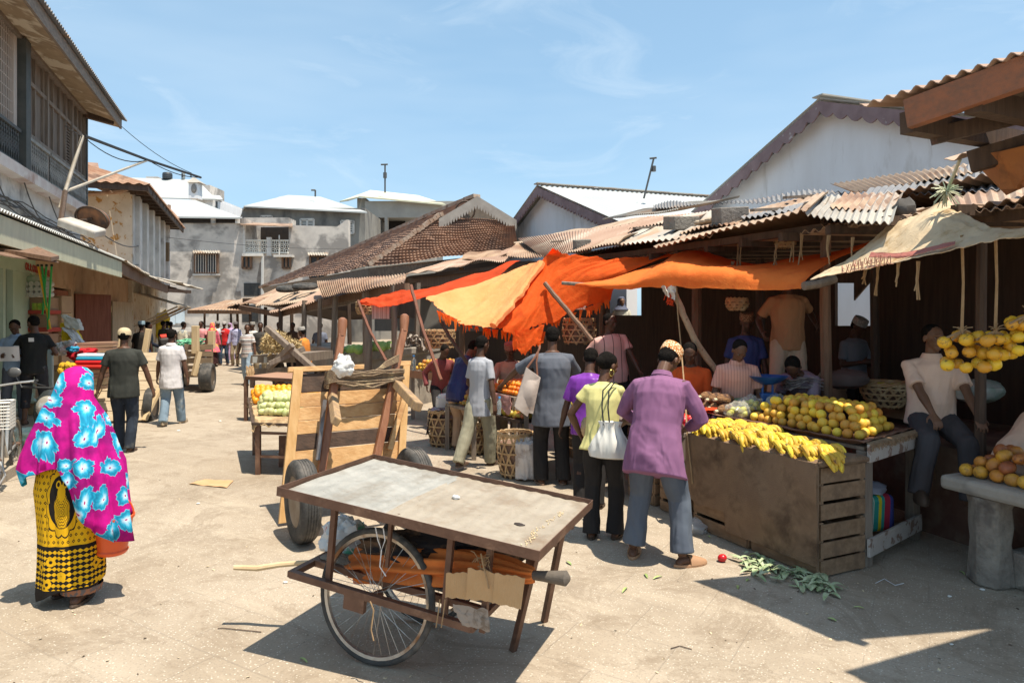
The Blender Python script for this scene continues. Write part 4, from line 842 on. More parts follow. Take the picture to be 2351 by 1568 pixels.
def hand(mb,w,d,n,curl=.5,side=1,s=1.0,spread=.09):
    """w wrist, d direction of the hand, n palm normal, side: which way the thumb points"""
    d=V(d).normalized(); n=V(n); n=(n-d*n.dot(d)).normalized(); x=d.cross(n)*side; w=V(w)
    P=lambda a,b_,c:w+(x*a+d*b_+n*c)*s
    mb.tube([P(0,-.02,0),P(0,.02,0),P(0,.055,0),P(0,.09,0),P(0,.098,0)],[(.022*s,.017*s),(.03*s,.015*s),(.041*s,.014*s),(.041*s,.013*s),(.034*s,.01*s)],10) if False else mb.loft([[P(a*rx*1.0,y,c*ry) for a,c in [(math.cos(t),math.sin(t)) for t in [k*PI/5 for k in range(10)]]] for y,rx,ry in ((-.02,.024,.018),(.02,.033,.016),(.055,.042,.015),(.09,.043,.013),(.1,.036,.009))])
    for i,(fx,L,fr) in enumerate(((.033,.066,.0085),(.012,.076,.009),(-.010,.071,.0085),(-.031,.055,.0075))):
        q=P(fx,.092,0); dd=(d+x*(spread*(1.3-i))).normalized(); pts=[q-dd*.015]; a=0
        for j,f in enumerate((.45,.32,.23)):
            a+=curl*(.8+.25*j)*(1+.08*i); q=q+(dd*math.cos(a)+n*math.sin(a))*L*f*s; pts.append(q)
        mb.tube([pts[0],pts[1],pts[2],pts[3]],[fr*s*1.05,fr*s,fr*s*.93,fr*s*.7],6)
        mb.ell(pts[3],fr*s*.72,6,4)
    q=P(.03,.02,.004); a=curl*.5; t1=q+(x*.75+d*.62+n*(.15+a*.5)).normalized()*.038*s; t2=t1+(x*.3+d*.9+n*(.2+a)).normalized()*.03*s
    mb.tube([P(.015,.01,0),q,t1,t2],[.013*s,.0125*s,.0105*s,.008*s],6); mb.ell(t2,.008*s,6,4)
def person(label,loc,face,H=1.72,skin=0,top=('tee',None),bottom=('trousers',None),lean=0,side=0,twist=0,pel=(0,0,.93),feet=((.1,.02,.08),(-.1,-.02,.08)),
           hands=((.27,.08,.80),(-.27,.08,.80)),head=(0,0),hair='short',hem=-.13,sleeve=None,shoes='sandal',vox=.012,curl=(.45,.45),palm=(None,None),elbow=((.4,-.8,-.3),(-.4,-.8,-.3)),
           wide=1.0,leglen=1.04,leg_r=1.0,hdir=(None,None),knee=((.15,1,0),(-.15,1,0)),footyaw=(-8,8),eyes=False,cap=None,cat='person',group=None,collar=False,hide_legs=False,shoemat=None,flare=1.0,belly=0):
    k=H/1.75; root=thing('person',label,cat,loc,math.radians(face),group)
    F=frame(loc,math.radians(face))@Matrix.Scale(k,4)
    sm=skinmat(skin); wv=wide
    L=math.radians(lean); sd=math.radians(side); tw=math.radians(twist)
    pel=V(pel); up=V((math.sin(sd),math.sin(L),math.cos(L)*math.cos(sd))).normalized()
    r=V((math.cos(tw),math.sin(tw),0)); r=(r-up*r.dot(up)).normalized(); fw=up.cross(r)
    C=pel+up*.49; nb=pel+up*.535
    yaw,pit=head; hl=math.radians(lean*.45+pit)
    hf=Matrix.Rotation(math.radians(yaw)+tw,3,'Z'); HRm=hf@Matrix.Rotation(-hl,3,'X'); hx,hy,hz_=HRm@V((1,0,0)),HRm@V((0,1,0)),HRm@V((0,0,1))
    hc=nb+up*.055+hz_*.115+hy*.015
    Hd=lambda x,y,z:hc+hx*x+hy*y+hz_*z
    sh=[C+r*.166*wv-up*.035,C-r*.166*wv-up*.035]
    hp=[pel+V((.088,0,-.02)),pel+V((-.088,0,-.02))]
    el=[];wr=[];kn=[];an=[]
    for i in (0,1):
        a,b_=ik(sh[i],hands[i],.29,.25,elbow[i]); el.append(a); wr.append(b_)
        a,b_=ik(hp[i],feet[i],.43,.42,knee[i]); kn.append(a); an.append(b_)
    # ---- body ----
    mb=MB(F)
    prof=[(-.10,.13,.095),(-.03,.158,.112),(.04,.15,.105),(.14,.132,.098+belly*.4),(.25,.145,.108),(.36,.155,.108),(.43,.145,.088),(.49,.10,.07),(.545,.062,.06)]
    def ring(c,rx,ry,n_=16,rr=None,ff=None): rr=rr or r; ff=ff or fw; return [c+rr*rx*math.cos(t)+ff*ry*math.sin(t) for t in [j*2*PI/n_ for j in range(n_)]]
    mb.loft([ring(pel+(up*t if t>0 else V((0,0,t))),a*wv,b_*wv) for t,a,b_ in prof])
    mb.tube([nb-up*.04,nb+up*.02,Hd(0,-.012,-.07),Hd(0,-.01,-.02)],[.062,.054,.052,.05],10)
    mb.ell(Hd(0,-.010,.02),(.075,.094,.086),16,12,R=HRm); mb.ell(Hd(0,.022,-.045),(.056,.064,.066),14,10,R=HRm); mb.ell(Hd(0,.055,-.092),(.032,.03,.026),10,8,R=HRm)
    mb.ell(Hd(0,.088,-.028),(.016,.022,.018),8,6,R=HRm); mb.tube([Hd(0,.08,.012),Hd(0,.094,-.02)],[.008,.012],6); mb.ell(Hd(0,.073,.02),(.05,.02,.013),10,6,R=HRm); mb.ell(Hd(0,.083,-.06),(.024,.013,.012),8,6,R=HRm)
    for s in (1,-1): mb.ell(Hd(s*.077,-.008,-.015),(.009,.02,.031),8,8,R=HRm); mb.ell(Hd(s*.04,.058,-.025),(.02,.02,.016),8,6,R=HRm)
    for i in (0,1):
        s=1 if i==0 else -1; e=el[i]; w_=wr[i]; S0=sh[i]
        mb.ell(S0,(.045*wv,.045,.045)); m1=S0.lerp(e,.45)
        mb.tube([S0+(C-S0)*.2,S0,m1,e],[.04,.044*wv,.042*wv,.037],10); mb.ell(e,.037,8,6)
        f1=e.lerp(w_,.3); mb.tube([e,f1,e.lerp(w_,.8),w_],[.037,.040,.028,.025],10)
        dd=(V(hdir[i]) if hdir[i] else (w_-e).normalized()); pn=V(palm[i]) if palm[i] else V((-s,.15,0))
        x_try=dd.cross(pn); want=V((0,1,.3)) if abs(dd.z)>.5 else V((0,0,1)); sdv=1 if x_try.dot(want)>0 else -1
        hand(mb,w_,dd,pn,curl[i],sdv)
        kk=kn[i]; aa=an[i]
        mb.tube([hp[i]+V((0,0,.03)),hp[i].lerp(kk,.35),kk],[.088,.08,.054],10); mb.ell(kk,.053,8,6)
        q=kk.lerp(aa,.3)-(V((0,1,0))*.012); mb.tube([kk,q,kk.lerp(aa,.7),aa],[.053,.056,.038,.034],10)
        fy=math.radians(footyaw[i]); fd=V((math.sin(-fy),math.cos(fy),0)); fz=V((0,0,1))
        hgt=aa.z-.08; sole=aa+V((0,0,-.08))
        mb.ell(sole+fd*-.02+fz*.03,(.032,.035,.03)); 
        mb.loft([[sole+fd*y+V((fd.y,-fd.x,0))*(a_*math.cos(t))+fz*(zc+b_*math.sin(t)) for t in [j*PI/5 for j in range(10)]] for y,a_,b_,zc in ((-.05,.02,.015,.03),(-.02,.033,.035,.04),(.04,.034,.04,.042),(.09,.04,.025,.03),(.14,.046,.016,.022),(.175,.04,.011,.018),(.195,.022,.008,.016))])
    bo=flesh(mb,'body',sm,root,vox*.8 if vox<.012 else vox)
    # ---- hair / headgear ----
    if hair in('short','long','grey'):
        mb=MB(F); mb.ell(Hd(0,-.024,.033),(.081,.090,.083),16,12,R=HRm); mb.ell(Hd(0,-.045,-.01),(.072,.062,.06),12,8,R=HRm)
        if hair=='long': mb.ell(Hd(0,-.06,.03),(.085,.075,.085),12,8,R=HRm); mb.ell(Hd(0,-.115,-.01),(.05,.05,.05),10,8,R=HRm)
        flesh(mb,'hair',HAIR if hair!='grey' else M('greying_hair',(.06,.05,.045),(.02,.02,.02),scale=60,rough=.9),root,.008,smooth=1)
    if cap:
        kind,cm=cap; mb=MB(F)
        if kind=='kofia':
            rg=lambda z,q,yo=0:[Hd(q*.086*math.cos(t),yo-.012+q*.1*math.sin(t),z) for t in [j*PI/12 for j in range(24)]]
            mb.loft([rg(.028,1.0),rg(.05,1.02),rg(.10,1.0),rg(.118,.95),rg(.124,.8),rg(.122,.3)])
        elif kind=='cap':
            rg=lambda z,q:[Hd(q*.086*math.cos(t),-.012+q*.1*math.sin(t),z) for t in [j*PI/12 for j in range(24)]]
            mb.loft([rg(.012,1.02),rg(.04,1.03),rg(.075,.93),rg(.105,.65),rg(.115,.3)])
            mb.grid(lambda u,v:Hd((u-.5)*.15,(.06+v*.085*(1-(2*u-1)**2*.5)),.03-.012*(2*u-1)**2-.01*v),8,4,thick=tuple(F.to_3x3().inverted()@V((0,0,-.004))))
        elif kind=='wrap':
            rg=lambda z,q,yo=0:[Hd(q*.09*math.cos(t),yo-.015+q*.102*math.sin(t),z) for t in [j*PI/12 for j in range(24)]]
            mb.loft([rg(-.02,.9,-.03),rg(.03,1.0),rg(.07,1.02),rg(.105,.8),rg(.125,.4)])
        elif kind=='scarf':
            rg=lambda z,q,yo=0:[Hd(q*.095*math.cos(t),yo-.02+q*.10*math.sin(t),z) for t in [j*PI/12 for j in range(24)]]
            mb.loft([rg(-.20,1.9,-.02),rg(-.13,1.3,-.03),rg(-.07,.98,-.035),rg(.03,1.0,-.018),rg(.085,.85),rg(.12,.4)])
        elif kind=='cap_back':
            rg=lambda z,q:[Hd(q*.086*math.cos(t),-.012+q*.1*math.sin(t),z) for t in [j*PI/12 for j in range(24)]]
            mb.loft([rg(.005,1.02),rg(.04,1.04),rg(.075,.95),rg(.105,.65),rg(.115,.3)])
            mb.tube([Hd(.04*math.cos(t),-.112,-.0+.035*math.sin(t)) for t in [j*PI/8 for j in range(9)]],.006,5)
        part(mb,{'kofia':'cap','cap':'cap','wrap':'head_wrap','scarf':'headscarf','cap_back':'cap'}[kind],cm,root)
        if kind=='cap_back':
            mb=MB(F); mb.ell(Hd(0,-.108,.012),(.036,.008,.026),10,8,R=HRm); part(mb,'cap_opening',HAIR,root)
    if eyes:
        for s in (1,-1):
            mb=MB(F); mb.ell(Hd(s*.032,.0755,-.001),(.0135,.008,.0065),8,6,R=HRm); e_=part(mb,'eye',M('eye_white',(.16,.13,.11),rough=.3),root)
            mb=MB(F); mb.ell(Hd(s*.032,.0805,-.001),(.0055,.004,.0055),8,6,R=HRm); part(mb,'iris',M('iris_dark',(.01,.008,.006),rough=.2),e_)
        mb=MB(F); mb.ell(Hd(0,.094,-.062),(.021,.005,.004),8,5,R=HRm); part(mb,'lips',M('lip_brown',(.12,.045,.04),rough=.4),root)
    # ---- top ----
    kind,tm=top
    if kind:
        mb=MB(F); e_=.018+(.012 if kind=='shirt' else .004)
        pr=[(hem,.168*flare,.125*flare),(hem*.5,.165*(1+flare)/2,.122*(1+flare)/2),(.03,.158,.115),(.14,.145,.11+belly*.5),(.25,.152,.115),(.36,.165,.12),(.43,.160,.104),(.47,.132,.092),(.505,.098,.076),(.53,.072,.066)]
        rows=[]
        for t,a,b_ in pr:
            c=pel+(up*t if t>0 else V((0,0,t))+V((0,-.01,0)))
            ee=e_ if t<.5 else .006
            rows.append(ring(c,a*wv+ee,b_*wv+ee))
        mb.loft(rows)
        sl=sleeve if sleeve is not None else {'tee':.62,'shirt':.75,'long':2.0,'vest':0.12}[kind]
        for i in (0,1):
            S0=sh[i]; e=el[i]; w_=wr[i]
            if sl<=1: p=S0.lerp(e,sl); mb.tube([S0+(C-S0)*.5+up*.01,S0,S0.lerp(e,sl*.5),p],[.045,.056*wv,.058*wv,.062*wv],12)
            else: mb.tube([S0+(C-S0)*.5+up*.01,S0,S0.lerp(e,.5),e,e.lerp(w_,.5),e.lerp(w_,min(1,sl-1)*.96)],[.045,.056*wv,.06*wv,.058,.054,.05],12)
            mb.ell(S0,(.055*wv,.056,.05)); 
        flesh(mb,'shirt',tm,root,vox,.026 if kind in('shirt','long') else .018,.24,smooth=4)
        if collar:
            mb=MB(F); mb.loft([[nb+up*z+r*(a*math.cos(t))+fw*(a*math.sin(t)*1.0+y_) for t in [j*PI/9 for j in range(18)]] for z,a,y_ in ((-.015,.078,0),(.03,.064,0),(.028,.071,-.002),(-.012,.09,0))],cap=False); part(mb,'collar',tm,root)
    # ---- bottom ----
    kind,bm=bottom
    if kind in('trousers','shorts'):
        mb=MB(F); mb.loft([ring(pel+(up*z if z>0 else V((0,0,z))),a*wv,b_*wv,16,V((1,0,0)),V((0,1,0))) for z,a,b_ in ((-.13,.14,.1),(-.08,.168,.122),(0,.166,.12),(.07,.152,.112),(.11,.14,.105))])
        ll=leglen if kind=='trousers' else .45
        for i in (0,1):
            kk=kn[i]; aa=an[i]; h=hp[i]; g_=leg_r
            end=kk.lerp(aa,(ll-.5)/.5) if ll>.5 else h.lerp(kk,ll*2)
            if ll>.5: mb.tube([h+V((0,0,.02)),h.lerp(kk,.4),kk,kk.lerp(end,.5),end],[.098,.094*g_,.076*g_,.070*g_,.066*g_*flare],12); mb.ell(kk,.074*g_,8,6)
            else: mb.tube([h,h.lerp(kk,.4),end],[.1,.1*g_,.092*g_],12)
        flesh(mb,'trousers' if kind=='trousers' else 'shorts',bm,root,vox,.022,.2,smooth=4)
    elif kind=='skirt':
        mb=MB(F); mb.loft([ring(V((pel.x*(1-t),pel.y*(1-t),lerp(pel.z+.1,.12,t))),a,b_,20,V((1,0,0)),V((0,1,0))) for t,a,b_ in ((0,.15,.12),(.15,.19,.14),(.5,.19,.16),(.8,.21,.19),(1,.22,.21))]); flesh(mb,'skirt',bm,root,vox,.04,.2,smooth=2)
    # ---- shoes ----
    if shoes:
        for i in (0,1):
            fy=math.radians(footyaw[i]); fd=V((math.sin(-fy),math.cos(fy),0)); sx=V((fd.y,-fd.x,0)); sole=an[i]+V((0,0,-.08)); mb=MB(F)
            if sole.z<-.02: sole.z=0
            out=lambda g_,z:[sole+fd*(.07+.14*g_*math.cos(t))+sx*(.05*g_*math.sin(t)*(1+.12*math.cos(t)))+V((0,0,z)) for t in [j*PI/9 for j in range(18)]]
            if shoes=='shoe':
                mb.loft([out(1.02,-.002),out(1.05,.015),out(1.0,.045),out(.8,.075),[p-fd*.04 for p in out(.45,.1)]])
            else:
                mb.loft([out(1.0,-.002),out(1.04,.01),out(1.0,.022)])
                if shoes=='clog': mb.loft([[sole+fd*y+sx*(a_*math.cos(t))+V((0,0,.015+b_*math.sin(t))) for t in [j*PI/8 for j in range(9)]] for y,a_,b_ in ((.05,.052,.072),(.10,.054,.06),(.16,.046,.04),(.205,.02,.02))])
                else: mb.tube([sole+fd*.08+sx*.048+V((0,0,.02)),sole+fd*.11+sx*.025+V((0,0,.052)),sole+fd*.12-sx*.02+V((0,0,.052)),sole+fd*.08-sx*.048+V((0,0,.02))],.008,5)
            part(mb,'shoe',shoemat or M('dark_sandal',(.07,.045,.03),rough=.7),root)
    root['_k']=k
    del root['_k']
    return root,F,dict(wr=wr,el=el,sh=sh,hc=hc,nb=nb,an=an,C=C,up=up,r=r,fw=fw,Hd=Hd,HR=HRm,pel=pel,kn=kn)
WHITEC=fabric('white_cotton',(.66,.63,.62),c2=(.56,.53,.53)); BLKC=fabric('black_cotton',(.028,.028,.026),c2=(.018,.018,.018)); JEAN=fabric('blue_denim',(.07,.10,.15),c2=(.035,.05,.08),c3=(.16,.19,.22),s3=3,k3=(.55,.7)); JEANL=fabric('light_denim',(.20,.27,.33),c2=(.12,.17,.22),c3=(.38,.42,.42),s3=3)
KHAKI=fabric('khaki_cloth',(.32,.25,.16)); GREYT=fabric('grey_trouser',(.10,.10,.11)); BLKT=fabric('black_trouser',(.022,.020,.020),c2=(.03,.027,.026))
gp=lambda x,y,z=0:G(x,y,z)
# --- man in black shirt and cap walking away ---
person('man walking away in black t-shirt, dark jeans and beige cap worn backwards',gp(285,1036),14,1.74,0,('tee',fabric('faded_black_tee',(.03,.032,.028),c2=(.045,.047,.04))),('trousers',fabric('dark_denim',(.035,.045,.065),c2=(.02,.025,.035),c3=(.11,.11,.10),s3=3,k3=(.55,.68))),hands=((.36,.06,.84),(-.36,.02,.80)),feet=((.09,-.08,.08),(-.10,.16,.08)),head=(5,8),cap=('cap_back',M('beige_cap',(.52,.42,.26),rough=.9)),hem=-.16,vox=.010,wide=1.12,curl=(.5,.4),elbow=((.9,-.5,-.1),(-.9,-.5,-.1)),leg_r=1.05)
person('man walking away in white short-sleeved shirt and faded jeans',gp(393,975),8,1.68,0,('shirt',WHITEC),('trousers',JEANL),hands=((.30,.0,.76),(-.28,.1,.80)),feet=((.12,.18,.08),(-.06,-.22,.11)),head=(-5,6),hem=-.26,vox=.010,wide=1.0,leg_r=1.15,shoes='shoe',shoemat=M('tan_shoe',(.35,.27,.18)),flare=1.05,collar=True)
# --- two men at the left shop ---
pb=G(78,975,.12)
r_,F,d=person('man in black t-shirt and rolled black jeans, back turned, at the left shop',pb,22,1.80,0,('tee',BLKC),('trousers',fabric('black_jeans',(.03,.03,.035),c3=(.13,.12,.11),s3=6,k3=(.58,.68))),hands=((.22,.28,1.12),(-.30,.34,1.05)),feet=((.14,-.05,.08),(-.14,.05,.08)),head=(35,12),hem=-.12,vox=.010,leglen=.78,leg_r=1.0,lean=6,twist=14)
a=MB(F); w_=d['wr'][1]; a.tube([w_+V((.035*math.cos(t),.0,.035*math.sin(t)))-(w_-d['el'][1]).normalized()*.03 for t in [j*PI/6 for j in range(12)]],.012,6,close=True); part(a,'bracelet',M('white_band',(.7,.7,.68)),r_)
a=MB(F); a.ell(w_+V((.02,.1,.04)),(.13,.08,.08),14,10,fn=lambda q:1+.2*nz(q.x*3,q.y*3,q.z*3)); solo(a,'paper_bag',cloth('brown_paper',(.36,.26,.14)),'crumpled brown paper bag held by the man in black at the shop','bag')
a=MB(F); a.box((.0,-.155,1.36),(.07,.01,.06),rot3(.15,0,0)); part(a,'printed_label',M('white_print',(.7,.7,.7)),r_)
a=MB(F); e=d['sh'][1].lerp(d['el'][1],.55); a.box(e+V((0,-.068,0)),(.07,.01,.02)); part(a,'sleeve_stripe',MC['white_print'],r_)
r_,F,d=person('man in light blue shirt reading a large sheet of paper at the left shop',V((-8.25,11.35,.12)),-158,1.74,0,('shirt',fabric('light_blue_shirt',(.36,.46,.60),c2=(.28,.37,.52))),('trousers',fabric('grey_slack',(.13,.13,.15))),hands=((.13,.30,1.14),(-.13,.30,1.14)),head=(0,28),hem=-.05,vox=.011,hair='short',eyes=True,collar=True,palm=((-1,0,0),(1,0,0)))
a=MB(F); a.grid(lambda u,v:V(((u-.5)*.30,.37+.05*v+.02*math.sin(u*5),1.06+.24*v)),8,6,thick=(0,.002,0)); solo(a,'paper_sheet',M('white_paper',(.72,.68,.66),rough=.8),'large creased white sheet held by the man in the light blue shirt','paper')
# --- boy with bottle ---
r_,F,d=person('boy in pale grey t-shirt and baggy khaki trousers standing with a water bottle',gp(1103,1072),-38,1.66,1,('tee',fabric('pale_grey_tee',(.38,.39,.42),c2=(.35,.36,.39))),('trousers',fabric('olive_khaki',(.30,.28,.20),c2=(.23,.215,.155))),hands=((.30,-.06,.80),(-.17,.20,.95)),feet=((.03,.16,.08),(-.06,-.36,.14)),head=(-6,14),hem=-.24,vox=.008,leg_r=1.18,flare=1.0,wide=.93,sleeve=.75,curl=(.35,.8),palm=(None,(1,0,0)),eyes=True,knee=((.2,1,0),(-.1,1,0)),hdir=(None,(0,.5,-.8)))
w_=d['wr'][0]; a=MB(F)
def bottle(mb,c,ax,s=1.0,z0=0):
    ax=V(ax).normalized(); x=ax.orthogonal().normalized(); y=ax.cross(x)
    mb.loft([[V(c)+ax*(h*s)+x*(q*s*math.cos(t))+y*(q*s*math.sin(t)) for t in [j*PI/8 for j in range(16)]] for h,q in ((0,.02),(.003,.03),(.02,.032),(.04,.029),(.06,.032),(.12,.031),(.14,.029),(.17,.02),(.18,.013),(.2,.013))])
PET=M('clear_plastic',(.62,.72,.75),rough=.12,trans=.75,spec=.5)
bw=F@(w_+V((.03,.05,-.14))); t=thing('water_bottle','clear plastic water bottle with blue cap in the boy\'s hand','bottle',bw)
a=MB(); bottle(a,bw,(.05,.05,1)); part(a,'bottle_body',PET,t); a=MB(); a.tube([bw+V((.011,.011,.2)),bw+V((.012,.012,.222))],.016,10); part(a,'cap',M('blue_cap',(.08,.35,.75),rough=.4),t)
# --- tall man in grey shirt ---
r_,F,d=person('tall man in blue-grey shirt and black trousers seen from behind reaching over the tangerines',gp(1268,1112),6,1.79,0,('tee',fabric('blue_grey_shirt',(.12,.13,.155),c2=(.108,.117,.14))),('trousers',BLKT),hands=((.42,.42,.98),(-.50,.33,1.10)),feet=((.12,.0,.08),(-.12,.03,.08)),head=(-14,14),hem=-.27,vox=.008,wide=1.14,sleeve=.85,leg_r=1.15,flare=1.12,shoemat=M('brown_sandal',(.25,.16,.11)),elbow=((.6,-.4,.2),(-.6,-.3,.2)),palm=((0,0,-1),(0,0,-1)),hair='short')
cb_=thing('cloth_bag','long cream cloth shoulder bag hanging on the back of the tall grey-shirted man','bag',F@V((-.25,-.15,.9)))
a=MB(F); 
ctrl=[(-.33,1.0,.0),(-.27,1.22,.0)]
def bagpt(u,v,o):
    top=V((-.30+.12*u*0+.19*u*.75,0,1.30-.10*u)); bot=V((-.44+.20*u,0,.86-.05*u)); p=top.lerp(bot,v); p.y=-.17-.05*math.sin(PI*u)*math.sin(PI*min(1,v*1.1))*o-.02; return p
a.grid(lambda u,v:bagpt(u,v,1),8,10); a.grid(lambda u,v:bagpt(1-u,v,-1),8,10); 
a.grid(lambda u,v:V((lerp(-.31,-.17,u)+.0,-.19,lerp(1.31,1.20,u)-.42*v))+V((-.13*v,-.03*math.sin(PI*u),0)),8,12,thick=(0,.05,0)); part(a,'bag_cloth',cloth('cream_canvas',(.60,.50,.43),c3=(.5,.35,.25),s3=5,k3=(.55,.7)),cb_)
a=MB(F); a.tube([V((-.30,-.15,1.30)),V((-.21,-.15,1.42)),V((-.16,-.11,1.50)),V((-.14,0,1.53))],.012,6); a.tube([V((-.19,-.17,1.22)),V((-.20,-.16,1.36)),V((-.17,-.12,1.50))],.01,6); part(a,'strap',M('brown_leather',(.22,.09,.05),rough=.6),cb_)
# --- woman in yellow ---
r_,F,d=person('woman in yellow top and black flared trousers wearing a gold hoop earring',gp(1383,1236),-18,1.60,0,('tee',fabric('yellow_jersey',(.72,.66,.27),c2=(.62,.57,.24))),('trousers',BLKT),hands=((.10,.35,1.0),(-.25,.18,.93)),feet=((.11,.05,.08),(-.10,-.02,.08)),head=(-38,22),hair='long',hem=-.10,vox=.008,wide=.92,sleeve=.42,leg_r=1.05,flare=1.3,lean=8,curl=(.6,.6),elbow=((.7,-.5,0),(-1,-.5,0)),shoes='sandal')
a=MB(F); Hd=d['Hd']; a.tube([Hd(.085,-.01+.0*math.cos(t)+.026*math.cos(t),-.075+.03*math.sin(t)) for t in [j*PI/9 for j in range(18)]],.0035,6,close=True); part(a,'earring',M('gold',(.75,.55,.2),rough=.25,metal=1),r_)
WB=fabric('white_vinyl',(.74,.72,.66),rough=.35,c2=(.68,.66,.6),st=(1,1,.15),fold=.9)
bt=thing('shoulder_bag','white gathered shoulder bag with black straps on the woman in yellow','bag',F@V((.02,-.2,.85)))
a=MB(F); bc=V((.05,-.235,.0)); 
def bagring(z,rx,ry,q): return [V((.11+rx*math.cos(t)*(1+q*.10*math.sin(t*9)),-.215+ry*math.sin(t)*(1+q*.16*math.sin(t*9+1)),z)) for t in [j*2*PI/54 for j in range(54)]]
a.loft([bagring(.80,.13,.05,0),bagring(.815,.19,.085,.2),bagring(.87,.20,.095,.5),bagring(.95,.16,.085,.8),bagring(1.03,.11,.06,1),bagring(1.09,.085,.04,1.2),bagring(1.13,.10,.045,1.4),bagring(1.10,.06,.02,1)]); part(a,'bag_body',WB,bt)
a=MB(F); 
for o in (0,.055): a.tube([V((.055+o,-.24,1.10)),V((.03+o,-.185,1.25)),V((.03+o,-.135,1.40)),V((.09+o*.6,-.05,1.47)),V((.12+o*.3,.02,1.45))],.007,6)
part(a,'strap',M('black_strap',(.015,.015,.015),rough=.4),bt)
a=MB(F); a.ell(V((-.16,.16,1.0)),(.08,.10,.11),12,9,fn=lambda q:1+.25*nz(q.x*3,q.y*3,q.z*3)); solo(a,'paper_bag',cloth('tan_paper',(.55,.40,.24)),'tan paper bag tucked under the arm of the woman in yellow','bag')
# --- purple person behind the woman ---
person('young person in shiny purple shirt half hidden behind the woman in yellow',W(1352,1100,6.75).xy.to_3d(),-12,1.60,1,('shirt',fabric('shiny_purple',(.22,.05,.36),rough=.35,c2=(.16,.03,.28))),('trousers',BLKT),hands=((.30,.2,.85),(-.32,.1,.85)),head=(-10,25),vox=.010,lean=6,sleeve=.8)
# --- purple shirt man ---
r_,F,d=person('man in long purple shirt, grey-blue trousers and patterned cap looking down at the stall',gp(1508,1288),-30,1.76,0,('shirt',fabric('mauve_shirt',(.25,.115,.215),c2=(.215,.095,.185),fold=.8)),('trousers',fabric('grey_blue_trouser',(.11,.13,.16),c2=(.085,.10,.13),c3=(.3,.34,.38),s3=2.2,k3=(.68,.74))),hands=((.13,.30,.98),(-.20,.34,.98)),feet=((.20,-.01,.08),(-.19,-.01,.08)),head=(-8,38),hem=-.25,vox=.007,wide=1.12,sleeve=1.75,leg_r=1.15,lean=20,twist=-4,flare=1.22,pel=(0,-.05,.92),shoes='clog',shoemat=M('tan_clog',(.42,.24,.13),(.36,.2,.11),rough=.6),footyaw=(-42,12),leglen=.97,collar=True,elbow=((1,-.6,.1),(-1,-.6,.1)),eyes=True,hair='short',cap=('kofia',None))
def kofia_mat(name,c1,c2):
    m,nt,b,tc=base(name); wv=nt.nodes.new('ShaderNodeTexVoronoi'); wv.inputs['Scale'].default_value=55; wv.feature='DISTANCE_TO_EDGE'; nt.links.new(vmap(nt,tc,(1,1,.8)),wv.inputs['Vector'])
    nt.links.new(mixc(nt,ramp(nt,wv.outputs[0],[(.12,1),(.2,0)]),c1,c2),b.inputs['Base Color']); b.inputs['Roughness'].default_value=.9; return m
KOF=kofia_mat('embroidered_cap',(.80,.66,.42),(.45,.16,.04))
for c in r_.children:
    if c.name.startswith('cap'): c.data.materials.clear(); c.data.materials.append(KOF)
KOF2=kofia_mat('brown_embroidered_cap',(.36,.22,.12),(.16,.07,.03)); WCAP=kofia_mat('white_lace_cap',(.5,.48,.44),(.3,.28,.25))
# --- stall people in shade ---
person('man in orange shirt standing in the shade behind the tomatoes',W(1592,960,7.35).xy.to_3d(),150,1.66,1,('shirt',fabric('orange_shirt',(.62,.10,.02),c2=(.5,.08,.02))),('trousers',BLKT),hands=((.2,.3,.95),(-.15,.3,.95)),head=(10,28),lean=12,vox=.011)
person('seller in pink striped shirt looking down beside the blue scale',W(1690,960,7.0).xy.to_3d()+V((0,0,.12)),168,1.58,3,('shirt',stripes('pink_stripe',[(0,(.62,.33,.25)),(.86,(.30,.12,.10))],.028,0)),('trousers',BLKT),hands=((.2,.28,.95),(-.2,.28,.95)),head=(14,32),lean=10,vox=.010,eyes=True,collar=True,wide=1.05)
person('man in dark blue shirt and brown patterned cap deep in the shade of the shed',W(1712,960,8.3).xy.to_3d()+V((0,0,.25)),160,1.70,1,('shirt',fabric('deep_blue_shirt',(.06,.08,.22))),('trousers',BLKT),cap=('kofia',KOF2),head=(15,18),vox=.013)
person('man in tan shirt and cream trousers standing on the platform, head hidden by the awning',W(1808,960,7.9).xy.to_3d()+V((0,0,.72)),172,1.72,1,('shirt',fabric('tan_shirt',(.42,.22,.11))),('trousers',fabric('cream_trouser',(.55,.40,.28),c2=(.45,.33,.23))),hands=((.30,.1,1.0),(-.32,0,1.1)),feet=((.19,.05,.08),(-.13,0,.08)),head=(0,8),vox=.012,leg_r=1.1,wide=1.05)
person('man with striped-sleeve grey-mauve shirt bending down over newspapers on the platform',W(1850,960,7.1).xy.to_3d()+V((.05,0,.5)),130,1.66,1,('tee',fabric('mauve_grey_tee',(.28,.22,.27),c2=(.22,.17,.21))),('trousers',fabric('black_cloth',(.012,.012,.013))),pel=(0,-.1,.50),feet=((.18,.35,.08),(-.18,.3,.08)),hands=((.15,.55,.45),(-.10,.55,.42)),head=(15,38),lean=48,vox=.011)
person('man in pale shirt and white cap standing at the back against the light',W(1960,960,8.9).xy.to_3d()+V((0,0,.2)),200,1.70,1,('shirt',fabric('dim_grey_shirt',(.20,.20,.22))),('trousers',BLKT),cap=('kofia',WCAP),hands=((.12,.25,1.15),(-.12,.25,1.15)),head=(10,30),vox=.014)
pm=W(2148,930,5.9)
